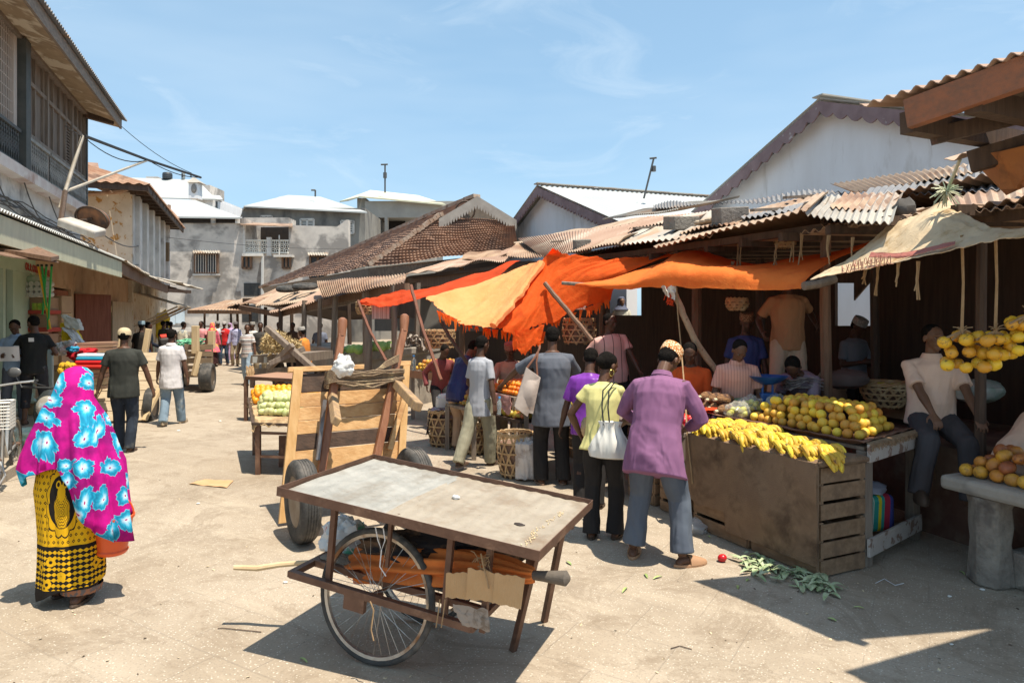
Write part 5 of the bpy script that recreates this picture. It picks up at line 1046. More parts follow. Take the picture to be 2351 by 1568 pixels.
r_,F,d=person('seller in cream polo shirt sitting on the platform edge behind hanging mangoes',V((pm.x,pm.y,.42)),170,1.74,2,('tee',fabric('cream_polo',(.78,.58,.46),c2=(.68,.50,.39))),('trousers',fabric('dark_grey_slack',(.075,.07,.075))),pel=(0,-.1,.60),feet=((.28,.38,.06),(-.10,.38,.02)),hands=((.14,.32,.66),(-.20,.30,.66)),head=(14,2),lean=2,vox=.009,wide=1.14,sleeve=.78,eyes=True,collar=True,hem=-.06,leg_r=1.15,belly=.06,shoes='shoe',palm=((0,0,-1),(0,0,-1)))
pr_=W(2345,1000,4.85)
person('man in cream shirt leaning forward at the right edge of the photo',V((pr_.x+.33,pr_.y+.25,.33)),-75,1.70,1,('shirt',fabric('beige_shirt',(.70,.50,.38),c2=(.6,.43,.32))),('trousers',fabric('brown_trouser',(.18,.10,.06))),pel=(0,-.2,.52),feet=((.15,.15,.08),(-.15,.15,.08)),hands=((.2,.4,.4),(-.2,.4,.4)),lean=50,head=(0,10),vox=.012,hem=-.22,flare=1.2,wide=1.15)
person('seller in cream shirt and pale cap slumped in the shade beside the tangerines',W(1170,960,9.9).xy.to_3d()+V((0,0,.22)),190,1.60,1,('long',fabric('cream_shirt',(.50,.36,.27),c2=(.42,.3,.22))),('trousers',KHAKI),cap=('kofia',kofia_mat('pink_cap',(.38,.18,.14),(.25,.1,.08))),pel=(0,-.05,.62),feet=((.15,.3,.08),(-.15,.3,.08)),hands=((.3,.4,.72),(-.2,.35,.7)),head=(-20,15),lean=12,vox=.010,wide=1.1)
person('man in navy shirt and khaki trousers bending over the fruit behind the boy',W(1062,960,9.7).xy.to_3d(),-35,1.66,2,('tee',fabric('shiny_navy',(.035,.04,.13),rough=.35,c2=(.025,.03,.09))),('trousers',fabric('dusty_khaki',(.42,.28,.18))),hands=((.25,.45,1.1),(-.1,.5,1.2)),head=(-20,30),lean=28,pel=(0,-.12,.92),hem=-.2,vox=.010,leg_r=1.15)
person('person in dull red shirt behind the left end of the plywood-fronted orange table',W(1010,960,11.6).xy.to_3d(),200,1.60,1,('long',fabric('dull_red_shirt',(.22,.06,.06))),('trousers',BLKT),head=(20,25),lean=20,vox=.014,pel=(0,0,.8),feet=((.1,.1,.08),(-.1,.1,.08)))
person('seller in pink shirt with black lines and an orange badge sitting high in the shade',W(1412,960,8.9).xy.to_3d()+V((0,0,.25)),188,1.70,1,('tee',stripes('pink_line_shirt',[(0,(.62,.36,.31)),(.92,(.04,.03,.03))],.11,0)),('trousers',BLKT),hands=((.30,.1,1.1),(-.30,.25,.9)),head=(38,10),vox=.011,lean=-4,side=8,wide=1.1)
person('woman in dark headscarf and pale dress walking past behind the market',W(1427,960,16.2).xy.to_3d()+V((0,0,.66)),170,1.70,2,('long',fabric('pale_dress',(.55,.52,.42))),('skirt',fabric('pale_dress2',(.5,.47,.38))),cap=('scarf',M('navy_scarf',(.08,.09,.14))),vox=.014,hair=None,head=(20,0))
# --- far people in the street ---
def far(label,x,y,H,face,top,bot,**k):
    k.setdefault('vox',.017); return person(label,gp(x,y),face,H,k.pop('skin',1),top,bot,**k)
REDT=fabric('red_tee',(.62,.03,.03)); 
far('man in grey t-shirt sitting in the doorway beside the open dark door',250,900,1.5,20,('tee',fabric('dust_grey_tee',(.20,.18,.18))),('trousers',BLKT),pel=(0,0,.6),feet=((.15,.4,.08),(-.15,.4,.08)),vox=.013)
r_,F,d=far('man in red t-shirt and jeans walking towards the camera',515,838,1.70,178,('tee',REDT),('trousers',JEAN),feet=((.09,.12,.08),(-.09,-.12,.08)),cap=('cap',M('grey_cap',(.35,.32,.3))))
a=MB(F); a.box((0,.15,1.36),(.16,.01,.03)); part(a,'chest_print',MC['white_print'],r_)
r_,F,d=far('young man in pale lilac shirt with navy sleeves and TITANS print',541,840,1.70,184,('long',fabric('lilac_tee',(.45,.45,.62))),('trousers',KHAKI),feet=((.1,0,.08),(-.1,.05,.08)),cap=('cap',M('dark_cap',(.12,.1,.1))),vox=.015)
def text(s,M4,size,mat,name='printed_words',parent=None,th=.002):
    cu=bpy.data.curves.new('txt','FONT'); cu.body=s; cu.size=size; cu.extrude=th; cu.align_x='CENTER'; cu.align_y='CENTER'; cu.resolution_u=2
    ob=bpy.data.objects.new('txt',cu); COL.objects.link(ob); dg=bpy.context.evaluated_depsgraph_get(); me=bpy.data.meshes.new_from_object(ob.evaluated_get(dg)); bpy.data.objects.remove(ob); me.name=name
    me.transform(M4 if parent is None else world(parent).inverted()@M4); me.materials.clear(); me.materials.append(mat); o=bpy.data.objects.new(name,me); COL.objects.link(o)
    if parent is not None: o.parent=parent
    return o
text('TITANS',F@Matrix.Translation((0,.165,1.33))@Matrix.Rotation(PI,4,'Z')@Matrix.Rotation(PI/2,4,'X'),.075,M('navy_print',(.02,.03,.12)),parent=r_)
far('man in white t-shirt with brown and black stripes walking towards the camera',568,884,1.68,168,('tee',stripes('striped_tee',[(0,(.68,.64,.6)),(.45,(.35,.18,.14)),(.62,(.68,.64,.6)),(.8,(.10,.09,.10))],.12)),('trousers',fabric('pale_denim',(.30,.38,.45))),hands=((.32,.0,.78),(-.3,.05,.8)),feet=((.1,-.12,.08),(-.1,.16,.08)),head=(30,0),vox=.012,skin=0,eyes=False)
r_,F,d=far('man in bright orange t-shirt and white cap handling dried plants on the cart',702,905,1.64,75,('tee',fabric('bright_orange_tee',(.72,.26,.05),c2=(.6,.2,.04))),('trousers',JEANL),hands=((.05,.36,1.18),(.0,.4,1.2)),cap=('kofia',WCAP),vox=.012,lean=8,head=(0,10),hem=-.15)
far('woman wrapped in pink and red printed cloth with yellow bands walking away',488,842,1.66,10,('long',fabric('pink_kanga',(.75,.16,.22),c3=(.8,.45,.1),s3=7,k3=(.55,.6))),('skirt',fabric('dark_skirt',(.05,.02,.02))),cap=('scarf',fabric('red_yellow_kanga',(.65,.06,.10),c3=(.75,.5,.08),s3=9,k3=(.5,.56))),hair=None,flare=1.7,hem=-.35,vox=.014)
far('man in pink shirt facing the camera behind the green-roped cart',462,842,1.72,170,('tee',fabric('salmon_tee',(.72,.30,.30))),('trousers',BLKT),wide=1.1)
far('man in white shirt close behind the pink-clothed woman',500,838,1.70,160,('tee',WHITEC),('trousers',GREYT),cap=('kofia',WCAP))
far('dark-shirted man in the shade right of the striped shirt',598,872,1.72,200,('shirt',fabric('charcoal_shirt',(.06,.055,.05))),('trousers',KHAKI))
far('man in white shirt with a sack over his shoulder behind the striped shirt',580,856,1.70,190,('long',fabric('off_white',(.6,.58,.54))),('trousers',GREYT),cap=('kofia',WCAP))
far('woman in lilac headscarf half hidden between two young men',528,832,1.62,180,('long',fabric('lilac_cloth',(.45,.30,.45))),('skirt',fabric('lilac_cloth',(.45,.30,.45))),cap=('scarf',fabric('lilac_cloth',(.45,.30,.45))),hair=None)
r_,F,d=far('man in black carrying a large black bag with a red stripe',340,875,1.74,-60,('long',fabric('navy_black',(.02,.025,.04))),('trousers',fabric('navy_trouser',(.03,.04,.09))),hands=((.1,.3,1.0),(-.1,.3,1.0)),vox=.015)
a=MB(F); a.box((0,.45,1.12),(.62,.3,.36),rot3(.1,.1,0)); o=solo(a,'carry_bag',M('black_nylon',(.03,.03,.028),(.05,.045,.04),rough=.7),'large black zip bag with red panel carried by the man in black','bag',bevel=.06)
a=MB(F); a.box((0,.45,1.31),(.5,.26,.08),rot3(.1,.1,0)); part(a,'red_panel',M('red_nylon',(.55,.04,.02),rough=.6),o,bevel=.02)
far('man in dark shirt beside the carried black bag',325,885,1.76,10,('shirt',fabric('black_brown',(.03,.025,.02))),('trousers',BLKT),cap=('kofia',M('light_blue_cap',(.25,.35,.4))))
far('man in camouflage-dark shirt turning his back near the arched doorway',375,848,1.74,-20,('tee',fabric('olive_dark',(.05,.055,.04))),('trousers',BLKT))
far('small figure in black near the arched doorway',392,842,1.70,0,('tee',BLKC),('trousers',BLKT))
far('man in cream and blue work shirt bending over a cart far up the street',415,850,1.72,-30,('long',fabric('cream_blue',(.6,.55,.42),c3=(.06,.12,.2),s3=6)),('trousers',fabric('royal_blue',(.02,.12,.35))),lean=10)
far('man in white shirt standing behind the dark-shirted man near the arch',384,838,1.72,10,('tee',WHITEC),('trousers',BLKT))
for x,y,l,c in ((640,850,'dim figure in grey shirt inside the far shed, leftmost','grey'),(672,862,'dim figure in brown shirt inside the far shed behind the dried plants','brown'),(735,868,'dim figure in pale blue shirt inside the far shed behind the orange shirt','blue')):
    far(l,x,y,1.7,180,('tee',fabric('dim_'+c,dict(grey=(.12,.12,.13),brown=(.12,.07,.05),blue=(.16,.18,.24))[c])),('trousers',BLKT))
# --- veiled woman ---
wl_=gp(168,1378); wr_=thing('person','woman in magenta veil with blue flowers and yellow and black printed skirt','person',wl_,math.radians(8))
F=frame(wl_,math.radians(8)); sm=skinmat(0)
def flower_mat():
    m,nt,b,tc=base('magenta_flower_veil'); s=nt.nodes.new('ShaderNodeSeparateXYZ'); nt.links.new(tc,s.inputs[0])
    c=nt.nodes.new('ShaderNodeCombineXYZ'); nt.links.new(mth(nt,'ADD',s.outputs[0],mth(nt,'MULTIPLY',s.outputs[1],.8)),c.inputs[0]); nt.links.new(s.outputs[2],c.inputs[1])
    wn=nt.nodes.new('ShaderNodeTexNoise'); wn.inputs['Scale'].default_value=3.5; nt.links.new(tc,wn.inputs[0])
    wd=nt.nodes.new('ShaderNodeVectorMath'); wd.operation='SCALE'; wd.inputs['Scale'].default_value=.26; nt.links.new(wn.outputs['Color'],wd.inputs[0])
    ad=nt.nodes.new('ShaderNodeVectorMath'); nt.links.new(c.outputs[0],ad.inputs[0]); nt.links.new(wd.outputs[0],ad.inputs[1]); sc0=vmap(nt,ad.outputs[0],(5.9,5.9,0),(0,0,.3))
    sc_=vmap(nt,ad.outputs[0],(5.9,5.9,0),(0,0,.3))
    vo=nt.nodes.new('ShaderNodeTexVoronoi'); vo.voronoi_dimensions='2D'; vo.inputs['Scale'].default_value=1; vo.inputs['Randomness'].default_value=.6; nt.links.new(sc_,vo.inputs['Vector'])
    df=nt.nodes.new('ShaderNodeVectorMath'); df.operation='SUBTRACT'; nt.links.new(sc_,df.inputs[0]); nt.links.new(vo.outputs['Position'],df.inputs[1])
    s2=nt.nodes.new('ShaderNodeSeparateXYZ'); nt.links.new(df.outputs[0],s2.inputs[0])
    an=mth(nt,'ARCTAN2',s2.outputs[1],s2.outputs[0]); sepc=nt.nodes.new('ShaderNodeSeparateColor'); nt.links.new(vo.outputs['Color'],sepc.inputs[0])
    an=mth(nt,'ADD',an,mth(nt,'MULTIPLY',sepc.outputs[0],6.28))
    pet=mth(nt,'ABSOLUTE',mth(nt,'COSINE',mth(nt,'MULTIPLY',an,3.0))); pr=mth(nt,'ADD',mth(nt,'MULTIPLY',mth(nt,'POWER',pet,.45),.13),.29)
    pr=mth(nt,'ADD',pr,mth(nt,'MULTIPLY',mth(nt,'SINE',mth(nt,'MULTIPLY',an,19)),.018))
    rr=mth(nt,'DIVIDE',vo.outputs['Distance'],pr)
    fl=ramp(nt,rr,[(.07,(.35,0,.12)),(.12,(.70,.70,.78)),(.26,(.45,.68,.80)),(.52,(.03,.42,.62)),(.80,(.012,.22,.38)),(.93,(.02,.40,.60)),(.98,(.25,.60,.75))])
    msk=ramp(nt,rr,[(.985,1),(1.0,0)])
    bgc=mixc(nt,ramp(nt,tnoise(nt,tc,5,4,.6),[(.38,0),(.60,1)]),(.60,.006,.25),(.26,.004,.14))
    nt.links.new(mixc(nt,msk,bgc,fl),b.inputs['Base Color']); b.inputs['Roughness'].default_value=.8; b.inputs['Specular IOR Level'].default_value=.2
    bn=nt.nodes.new('ShaderNodeBump'); bn.inputs['Strength'].default_value=.5; bn.inputs['Distance'].default_value=.03; nt.links.new(tnoise(nt,vmap(nt,tc,(1,1,.35)),9,3,.5,.5),bn.inputs['Height']); nt.links.new(bn.outputs[0],b.inputs['Normal'])
    return m
def kanga_mat():
    m,nt,b,tc=base('yellow_black_kanga'); s=nt.nodes.new('ShaderNodeSeparateXYZ'); nt.links.new(tc,s.inputs[0])
    u=mth(nt,'MULTIPLY',mth(nt,'ARCTAN2',s.outputs[0],mth(nt,'MULTIPLY',s.outputs[1],-1.)),.235); z=s.outputs[2]
    def tri(x,p,o=0): return mth(nt,'ABSOLUTE',mth(nt,'SUBTRACT',mth(nt,'FRACT',mth(nt,'ADD',mth(nt,'DIVIDE',x,p),o+20)),.5))
    row=mth(nt,'MULTIPLY',mth(nt,'FLOOR',mth(nt,'ADD',mth(nt,'DIVIDE',z,.042),20)),.5)
    du=mth(nt,'ABSOLUTE',mth(nt,'SUBTRACT',mth(nt,'FRACT',mth(nt,'ADD',mth(nt,'ADD',mth(nt,'DIVIDE',u,.042),20),row)),.5)); dz=tri(z,.042); dd=mth(nt,'ADD',du,dz)
    dots=mth(nt,'MULTIPLY',mth(nt,'LESS_THAN',dd,.30),mth(nt,'GREATER_THAN',dd,.12))
    Y_=(.72,.40,.008); K_=(.015,.012,.01)
    col=mixc(nt,dots,Y_,K_)
    # border
    w1=mth(nt,'SINE',mth(nt,'MULTIPLY',z,180)); w2=mth(nt,'SINE',mth(nt,'MULTIPLY',u,150)); lat=mth(nt,'GREATER_THAN',mth(nt,'ADD',w1,mth(nt,'MULTIPLY',w2,.8)),-.1)
    bo=mixc(nt,lat,Y_,K_)
    vo=nt.nodes.new('ShaderNodeTexVoronoi'); vo.inputs['Scale'].default_value=11; nt.links.new(tc,vo.inputs['Vector']); bo=mixc(nt,ramp(nt,vo.outputs['Distance'],[(.30,1),(.33,0)]),bo,Y_); bo=mixc(nt,ramp(nt,vo.outputs['Distance'],[(.10,1),(.14,0)]),bo,K_)
    col=mixc(nt,mth(nt,'LESS_THAN',z,.40),col,bo)
    col=mixc(nt,mth(nt,'LESS_THAN',mth(nt,'ABSOLUTE',mth(nt,'SUBTRACT',z,.405)),.008),col,K_); col=mixc(nt,mth(nt,'LESS_THAN',z,.135),col,K_)
    # medallion
    def ell(cu,cz,a,b_,wob=0,nn=0):
        x=mth(nt,'DIVIDE',mth(nt,'SUBTRACT',u,cu),a); y=mth(nt,'DIVIDE',mth(nt,'SUBTRACT',z,cz),b_); r=mth(nt,'SQRT',mth(nt,'ADD',mth(nt,'MULTIPLY',x,x),mth(nt,'MULTIPLY',y,y)))
        if wob: r=mth(nt,'SUBTRACT',r,mth(nt,'MULTIPLY',mth(nt,'ABSOLUTE',mth(nt,'SINE',mth(nt,'MULTIPLY',mth(nt,'ARCTAN2',y,x),nn))),wob))
        return r
    r1=ell(.01,.70,.135,.215,.12,6); col=mixc(nt,mth(nt,'LESS_THAN',r1,1.0),col,K_); col=mixc(nt,mth(nt,'LESS_THAN',r1,.95),col,Y_); r0=ell(.01,.70,.125,.19); col=mixc(nt,mth(nt,'LESS_THAN',r0,.92),col,K_)
    r2=ell(.01,.64,.062,.11,.1,4); inner=mixc(nt,mth(nt,'LESS_THAN',mth(nt,'FRACT',mth(nt,'MULTIPLY',r2,5.5)),.3),Y_,K_)
    col=mixc(nt,mth(nt,'LESS_THAN',r2,1),col,inner)
    for sg in (-1,1):
        r3=ell(.01+sg*.026,.815,.02,.026); rg=mth(nt,'MULTIPLY',mth(nt,'LESS_THAN',r3,1.),mth(nt,'GREATER_THAN',r3,.55)); col=mixc(nt,rg,col,Y_)
    r4=ell(.01,.76,.03,.055); col=mixc(nt,mth(nt,'LESS_THAN',r4,1),col,Y_)
    nt.links.new(col,b.inputs['Base Color']); b.inputs['Roughness'].default_value=.85; b.inputs['Specular IOR Level'].default_value=.2
    bn=nt.nodes.new('ShaderNodeBump'); bn.inputs['Strength'].default_value=.5; bn.inputs['Distance'].default_value=.03; nt.links.new(tnoise(nt,vmap(nt,tc,(1,1,.3)),8,3,.5),bn.inputs['Height']); nt.links.new(bn.outputs[0],b.inputs['Normal'])
    return m
mb=MB(F)
mb.ell((0.02,.02,1.445),(.07,.085,.10)); mb.ell((.02,.055,1.40),(.05,.05,.06)); mb.tube([(0,0,1.25),(.02,.02,1.40)],.05,10); mb.loft([[V((rx*math.cos(t),ry*math.sin(t),z)) for t in [j*PI/8 for j in range(16)]] for z,rx,ry in ((.8,.15,.11),(.95,.16,.12),(1.1,.14,.1),(1.2,.15,.1),(1.26,.1,.07))])
for s,fy,fx in ((-1,.10,-.13),(1,-.07,.06)):
    mb.tube([(s*.08,0,.85),(fx*.9,fy+.05,.5),(fx,fy,.09)],[.08,.055,.036],10)
    mb.loft([[V((fx+a_*math.cos(t),fy+y,zc+b_*math.sin(t))) for t in [j*PI/5 for j in range(10)]] for y,a_,b_,zc in ((-.06,.022,.02,.03),(-.03,.036,.037,.04),(.04,.034,.04,.042),(.09,.04,.025,.03),(.14,.046,.016,.022),(.19,.03,.01,.018))])
mb.tube([(.13,.03,1.2),(.17,.05,1.0),(.23,.05,.74)],[.04,.035,.03],10); mb.tube([(-.13,.02,1.2),(-.2,.06,1.0),(-.12,.14,.95)],[.04,.035,.03],10); hand(mb,(.23,.05,.74),(.0,.05,-1),(-1,0,0),.9,1); hand(mb,(-.12,.14,.95),(1,.1,0),(0,0,-1),.5,1)
flesh(mb,'body',sm,wr_,.009)
mb=MB(F)
def sk(z):
    t=(1.0-z)/.9; return lerp(.165,.215,t) if z>.9 else lerp(.215,.185,(.9-z)/.9) 
rows=[]
for z,rx,ry,cx_,cy_ in ((.98,.15,.12,0,0),(.9,.205,.15,0,0),(.75,.225,.165,.0,0),(.6,.21,.16,0,0),(.45,.195,.16,-.005,0),(.3,.195,.17,-.005,.0),(.15,.2,.18,-.01,0),(.10,.195,.18,-.01,0)):
    rows.append([V((cx_+rx*math.cos(t)*(1+.035*math.sin(t*7+z*3)),cy_+ry*math.sin(t)*(1+.05*math.sin(t*9+z*5)),z+(.045*math.cos(t) if z<.2 else 0)+(.02*math.sin(t*3) if z<.2 else 0))) for t in [j*2*PI/72 for j in range(72)]])
rows.append([p*1 for p in [V((x.x*.9,x.y*.9,x.z+.02)) for x in rows[-1]]]); rows.append([V((x.x*.9,x.y*.9,x.z+.6)) for x in rows[-2]])
mb.loft(rows,cap=False); mb.tf=F; part(mb,'skirt',kanga_mat(),wr_)
mb=MB(F); mb.loft([[V((.06+rx*math.cos(t),-.02+ry*math.sin(t),z)) for t in [j*PI/12 for j in range(24)]] for z,rx,ry in ((.02+.10,.13,.12),(.075,.12,.11),(.08,.10,.09),(.13,.10,.09))],cap=False); part(mb,'underskirt',M('rust_print_underskirt',(.3,.13,.07),(.12,.1,.1),scale=40,k=(.48,.52)),wr_)
mb=MB(F); mb.loft([[V((rx*math.cos(t)*(1+.04*math.sin(t*6)),-.01+ry*math.sin(t)*(1+.05*math.sin(t*8)),z-.05*math.cos(t*1)*.5)) for t in [j*PI/24 for j in range(48)]] for z,rx,ry in ((.93,.20,.16),(1.02,.19,.15),(1.1,.18,.13))],cap=False); part(mb,'red_undershirt',M('red_orange_print',(.62,.03,.07),(.8,.16,.03),scale=22,k=(.47,.53)),wr_)
# veil: angular sections, t=0 at +x (right), going counter-clockwise; back of the woman faces the camera (-y)
mb=MB(F)
def vr(tab,th):
    ks=sorted(tab); th%=360
    for a,b_ in zip(ks,ks[1:]+[ks[0]+360]):
        if a<=th<=b_ or (b_>360 and th+360<=b_): return lerp(tab[a],tab[b_%360],(th-a)/(b_-a))
    return tab[ks[0]]
levels=[(1.56,{0:.02,90:.02,180:.02,270:.02},.02,.01),(1.547,{0:.055,90:.06,180:.055,270:.06},.02,.01),(1.515,{0:.088,90:.09,180:.088,270:.10},.02,.01),(1.44,{0:.102,90:.10,180:.108,270:.118},.015,.0),(1.36,{0:.108,90:.09,180:.135,270:.125},.01,.0),(1.29,{0:.16,90:.1,180:.185,270:.145},.0,.0),(1.22,{0:.20,90:.13,180:.205,270:.165},0,0),(1.10,{0:.235,45:.2,90:.16,180:.26,225:.23,270:.185,315:.235},0,0),(1.0,{0:.27,45:.22,90:.16,180:.30,225:.25,270:.19,315:.26},0,0),(.92,{0:.31,45:.24,90:.16,180:.32,225:.26,270:.195,315:.29},0,0)]
n_=144; rings=[]
def vfold(t,z):
    a_=max(0,(1.47-z)); return 1+a_*(.17*math.sin(t*13+z*3+1.5*math.sin(t*2+z*2))+.09*math.sin(t*7-z*5)+.06*math.sin(t*23+z*7))
for z,tab,ox,oy in levels:
    rings.append([V((ox+math.cos(t)*vr(tab,math.degrees(t))*vfold(t,z),oy+math.sin(t)*vr(tab,math.degrees(t))*vfold(t,z),z)) for t in [j*2*PI/n_ for j in range(n_)]])
def hem(th):
    tab={0:.44,25:.55,60:.92,90:1.0,150:.93,180:.84,205:.80,225:.88,245:.90,262:.93,275:.90,286:.80,297:.62,310:.50,330:.42,350:.40}; return vr(tab,th)
last=rings[-1]
for st in (.2,.4,.6,.8,1.0):
    row=[]
    for j,p in enumerate(last):
        t=j*2*PI/n_; h=hem(math.degrees(t)); z=lerp(.92,h,st); drop=(.92-z)
        k_=1+.03*math.sin(t*13+drop*5)*st; x=p.x*k_; y=p.y*k_
        if drop>0 and (t<1.2 or t>4.9): x+=drop*.12*(1 if (t<1.2 or t>5.3) else .5)
        if drop>0 and 2.5<t<4.2: x+=drop*.25
        row.append(V((x,y,z)))
    rings.append(row)
mb.loft(rings,cap=False,close=True); ve=part(mb,'veil',flower_mat(),wr_,angle=80)
so2=ve.modifiers.new('thick','SOLIDIFY'); so2.thickness=.004
mb=MB(F)
for s,fy,fx in ((-1,.10,-.13),(1,-.07,.06)): mb.loft([[V((fx+.05*q*math.sin(t),fy+.07+.145*q*math.cos(t),z)) for t in [j*PI/9 for j in range(18)]] for z,q in ((-.0,1.0),(.012,1.04),(.022,1))]); mb.tube([(fx-.045,fy+.06,.02),(fx,fy+.1,.065),(fx+.045,fy+.06,.02)],.008,5)
part(mb,'sandals',M('dark_sandal',(.07,.045,.03),rough=.7),wr_)
t=thing('bucket','orange plastic bucket carried by the veiled woman','bucket',F@V((.33,.0,.47)))
mb=MB(F); c=V((.225,.03,.30)); tl=rot3(.03,.06,0); rg=lambda h,q:[c+tl@V((q*math.cos(a_),q*math.sin(a_),h)) for a_ in [j*PI/16 for j in range(32)]]
mb.loft([rg(0,.09),rg(.01,.10),rg(.025,.105),rg(.035,.098),rg(.235,.122),rg(.245,.132),rg(.262,.132),rg(.262,.12),rg(.04,.09)]); part(mb,'bucket_body',M('orange_plastic',(.72,.10,.02),rough=.4),t)
mb=MB(F); mb.tube([c+tl@V((.125*math.cos(a_),.02,.25+.14*math.sin(a_))) for a_ in [j*PI/10 for j in range(11)]],.006,6); part(mb,'handle',MC['orange_plastic'],t)
# ================= CARTS =================
STEEL=M('brown_painted_steel',(.11,.055,.035),(.16,.085,.055),scale=9,rough=.55,bump=.15,bscale=40,c3=(.24,.14,.09),s3=7,k3=(.55,.7),metal=.3)
PINE=wood('new_pine',(.50,.27,.10),(.62,.38,.17),0,1.0,.65,c3=(.36,.17,.06)); PINEV=wood('new_pine_upright',(.50,.28,.10),(.60,.37,.16),2,1,.65); DPL=wood('dark_old_plank',(.045,.025,.015),(.09,.05,.03),0); REDW=wood('red_hardwood',(.22,.085,.04),(.30,.13,.065),2,1,.55)
CHROME=M('dull_rim',(.35,.31,.27),(.5,.46,.4),scale=9,rough=.35,metal=.8,c3=(.2,.11,.06),s3=5)
def wheel(parent,c,ax,R,rr,spokes=0,hub=.03,width=None,rim=.9,name='wheel'):
    """tyre, rim and hub as sub-parts of one wheel part"""
    c=V(c); ax=V(ax).normalized(); x=ax.cross(V((0,0,1))).normalized(); y=x.cross(ax)
    P=lambda r,a,d=0:c+x*(r*math.cos(a))+y*(r*math.sin(a))+ax*d
    n_=48; mb=MB()
    if width:   # car tyre with tread
        prof=[(R*.62,-width*.42),(R*.78,-width*.5),(R*.93,-width*.47),(R*.985,-width*.36)]
        for k in range(-2,3): prof+=[(R*1.0,k*width*.13-width*.045),(R*1.0,k*width*.13+width*.035),(R*.985,k*width*.13+width*.04),(R*.985,k*width*.13+width*.08)]
        prof+=[(R*.93,width*.47),(R*.78,width*.5),(R*.62,width*.42)]
        mb.loft([[P(r,a*2*PI/n_,d) for a in range(n_)] for r,d in prof],cap=False)
    else: mb.tube([P(R-rr,k*2*PI/n_) for k in range(n_)],rr,10,close=True)
    ty=part(mb,name,RUB,parent)
    mb=MB()
    if width:
        mb.loft([[P(r,a*2*PI/n_,d) for a in range(n_)] for r,d in ((R*.64,-width*.4),(R*.60,-width*.42),(R*.56,-width*.2),(R*.30,-width*.12),(R*.16,-width*.3),(R*.14,-width*.34))])
        mb.loft([[P(r,a*2*PI/n_,d) for a in range(n_)] for r,d in ((R*.64,width*.4),(R*.60,width*.42),(R*.56,width*.2),(R*.30,width*.12),(R*.16,width*.3),(R*.14,width*.34))])
    else:
        mb.loft([[P(r,a*2*PI/n_,d) for a in range(n_)] for r,d in ((R-rr*1.7,-rr*.75),(R-rr*2.6,-rr*.6),(R-rr*2.3,0),(R-rr*2.6,rr*.6),(R-rr*1.7,rr*.75))],cap=False)
    part(mb,'rim',CHROME if not width else M('rusty_steel_rim',(.2,.17,.14),(.12,.08,.05),scale=8,rough=.5,metal=.4),ty)
    if spokes:
        mb=MB()
        for k in range(spokes):
            a=k*2*PI/spokes; s=(1 if k%2 else -1); b=a+(.9 if (k//2)%2 else -.9); mb.tube([P(hub,b,s*.03),P(R-rr*2.4,a,0)],.0016,3)
        part(mb,'spokes',CHROME,ty)
    mb=MB(); mb.tube([c-ax*(.05),c-ax*.035,c+ax*.035,c+ax*.05],[.012,hub,hub,.012],12); part(mb,'hub',STEEL,ty)
    return ty
# ---- foreground table cart ----
Lc=V((-1.268,3.693,.976)); Bc=V((.126,3.137,.82)); Tc=V((-.909,4.55,.976))
ex=(Bc-Lc).normalized(); ey=(Tc-Lc); ey=(ey-ex*ey.dot(ex)).normalized(); ez=ex.cross(ey)
CT=Matrix(((ex.x,ey.x,ez.x,Lc.x),(ex.y,ey.y,ez.y,Lc.y),(ex.z,ey.z,ez.z,Lc.z),(0,0,0,1)))
LX,LY=1.51,.93
tcart=thing('table_cart','low brown steel table cart with sheet-metal top and spoked wheels in the foreground','cart',V((-.5,3.85,0)),math.radians(-21))
a=MB(CT)
for q,d in (((LX/2,0,-.022),(LX+.006,.005,.05)),((LX/2,LY,-.022),(LX+.006,.005,.05)),((0,LY/2,-.022),(.005,LY-.006,.05)),((LX,LY/2,-.022),(.005,LY-.006,.05))): a.box(q,d)
for q,d in (((LX/2,.02,-.045),(LX,.04,.005)),((LX/2,LY-.02,-.045),(LX,.04,.005)),((.02,LY/2,-.0445),(.04,LY-.09,.005)),((LX-.02,LY/2,-.0445),(.04,LY-.09,.005))): a.box(q,d)
for y_ in (.3,.6): a.box((LX/2,y_,-.06),(LX-.02,.03,.03))
part(a,'top_frame',STEEL,tcart,False,bevel=.0015)
def topmat(name,c1,c2,c3):
    m,nt,b,tc=base(name); v=tc
    c=mixc(nt,ramp(nt,tnoise(nt,v,5,8,.75,.6),[(.35,0),(.62,1)]),c1,c2)
    c=mixc(nt,ramp(nt,tnoise(nt,v,2.2,5,.7),[(.5,0),(.66,.8)]),c,c3)
    c=mixc(nt,ramp(nt,tnoise(nt,v,28,3,.8),[(.68,0),(.72,.9)]),c,(.12,.07,.04))
    nt.links.new(c,b.inputs['Base Color']); b.inputs['Roughness'].default_value=.62; b.inputs['Metallic'].default_value=.1
    bn=nt.nodes.new('ShaderNodeBump'); bn.inputs['Strength'].default_value=.25; bn.inputs['Distance'].default_value=.01; nt.links.new(tnoise(nt,v,30,5,.7),bn.inputs['Height']); nt.links.new(bn.outputs[0],b.inputs['Normal']); return m
for x0,x1,zz,mt in ((.008,.66,-.028,topmat('grey_sheet_top',(.27,.26,.23),(.38,.365,.325),(.20,.17,.13))),(.64,LX-.008,-.0235,topmat('tan_stained_sheet_top',(.28,.23,.17),(.37,.32,.25),(.21,.145,.09)))):
    a=MB(CT); a.grid(lambda u,v:V((lerp(x0,x1,u),lerp(.008,LY-.008,v)+.004*math.sin(u*22)*(1 if v>.97 else 0),zz+.0018*math.sin(lerp(x0,x1,u)*2*PI/.076)+.007*nz(u*4,v*4,zz*99))),90,24,thick=(0,0,-.0015)); part(a,'top_sheet',mt,tcart)
a=MB(CT)
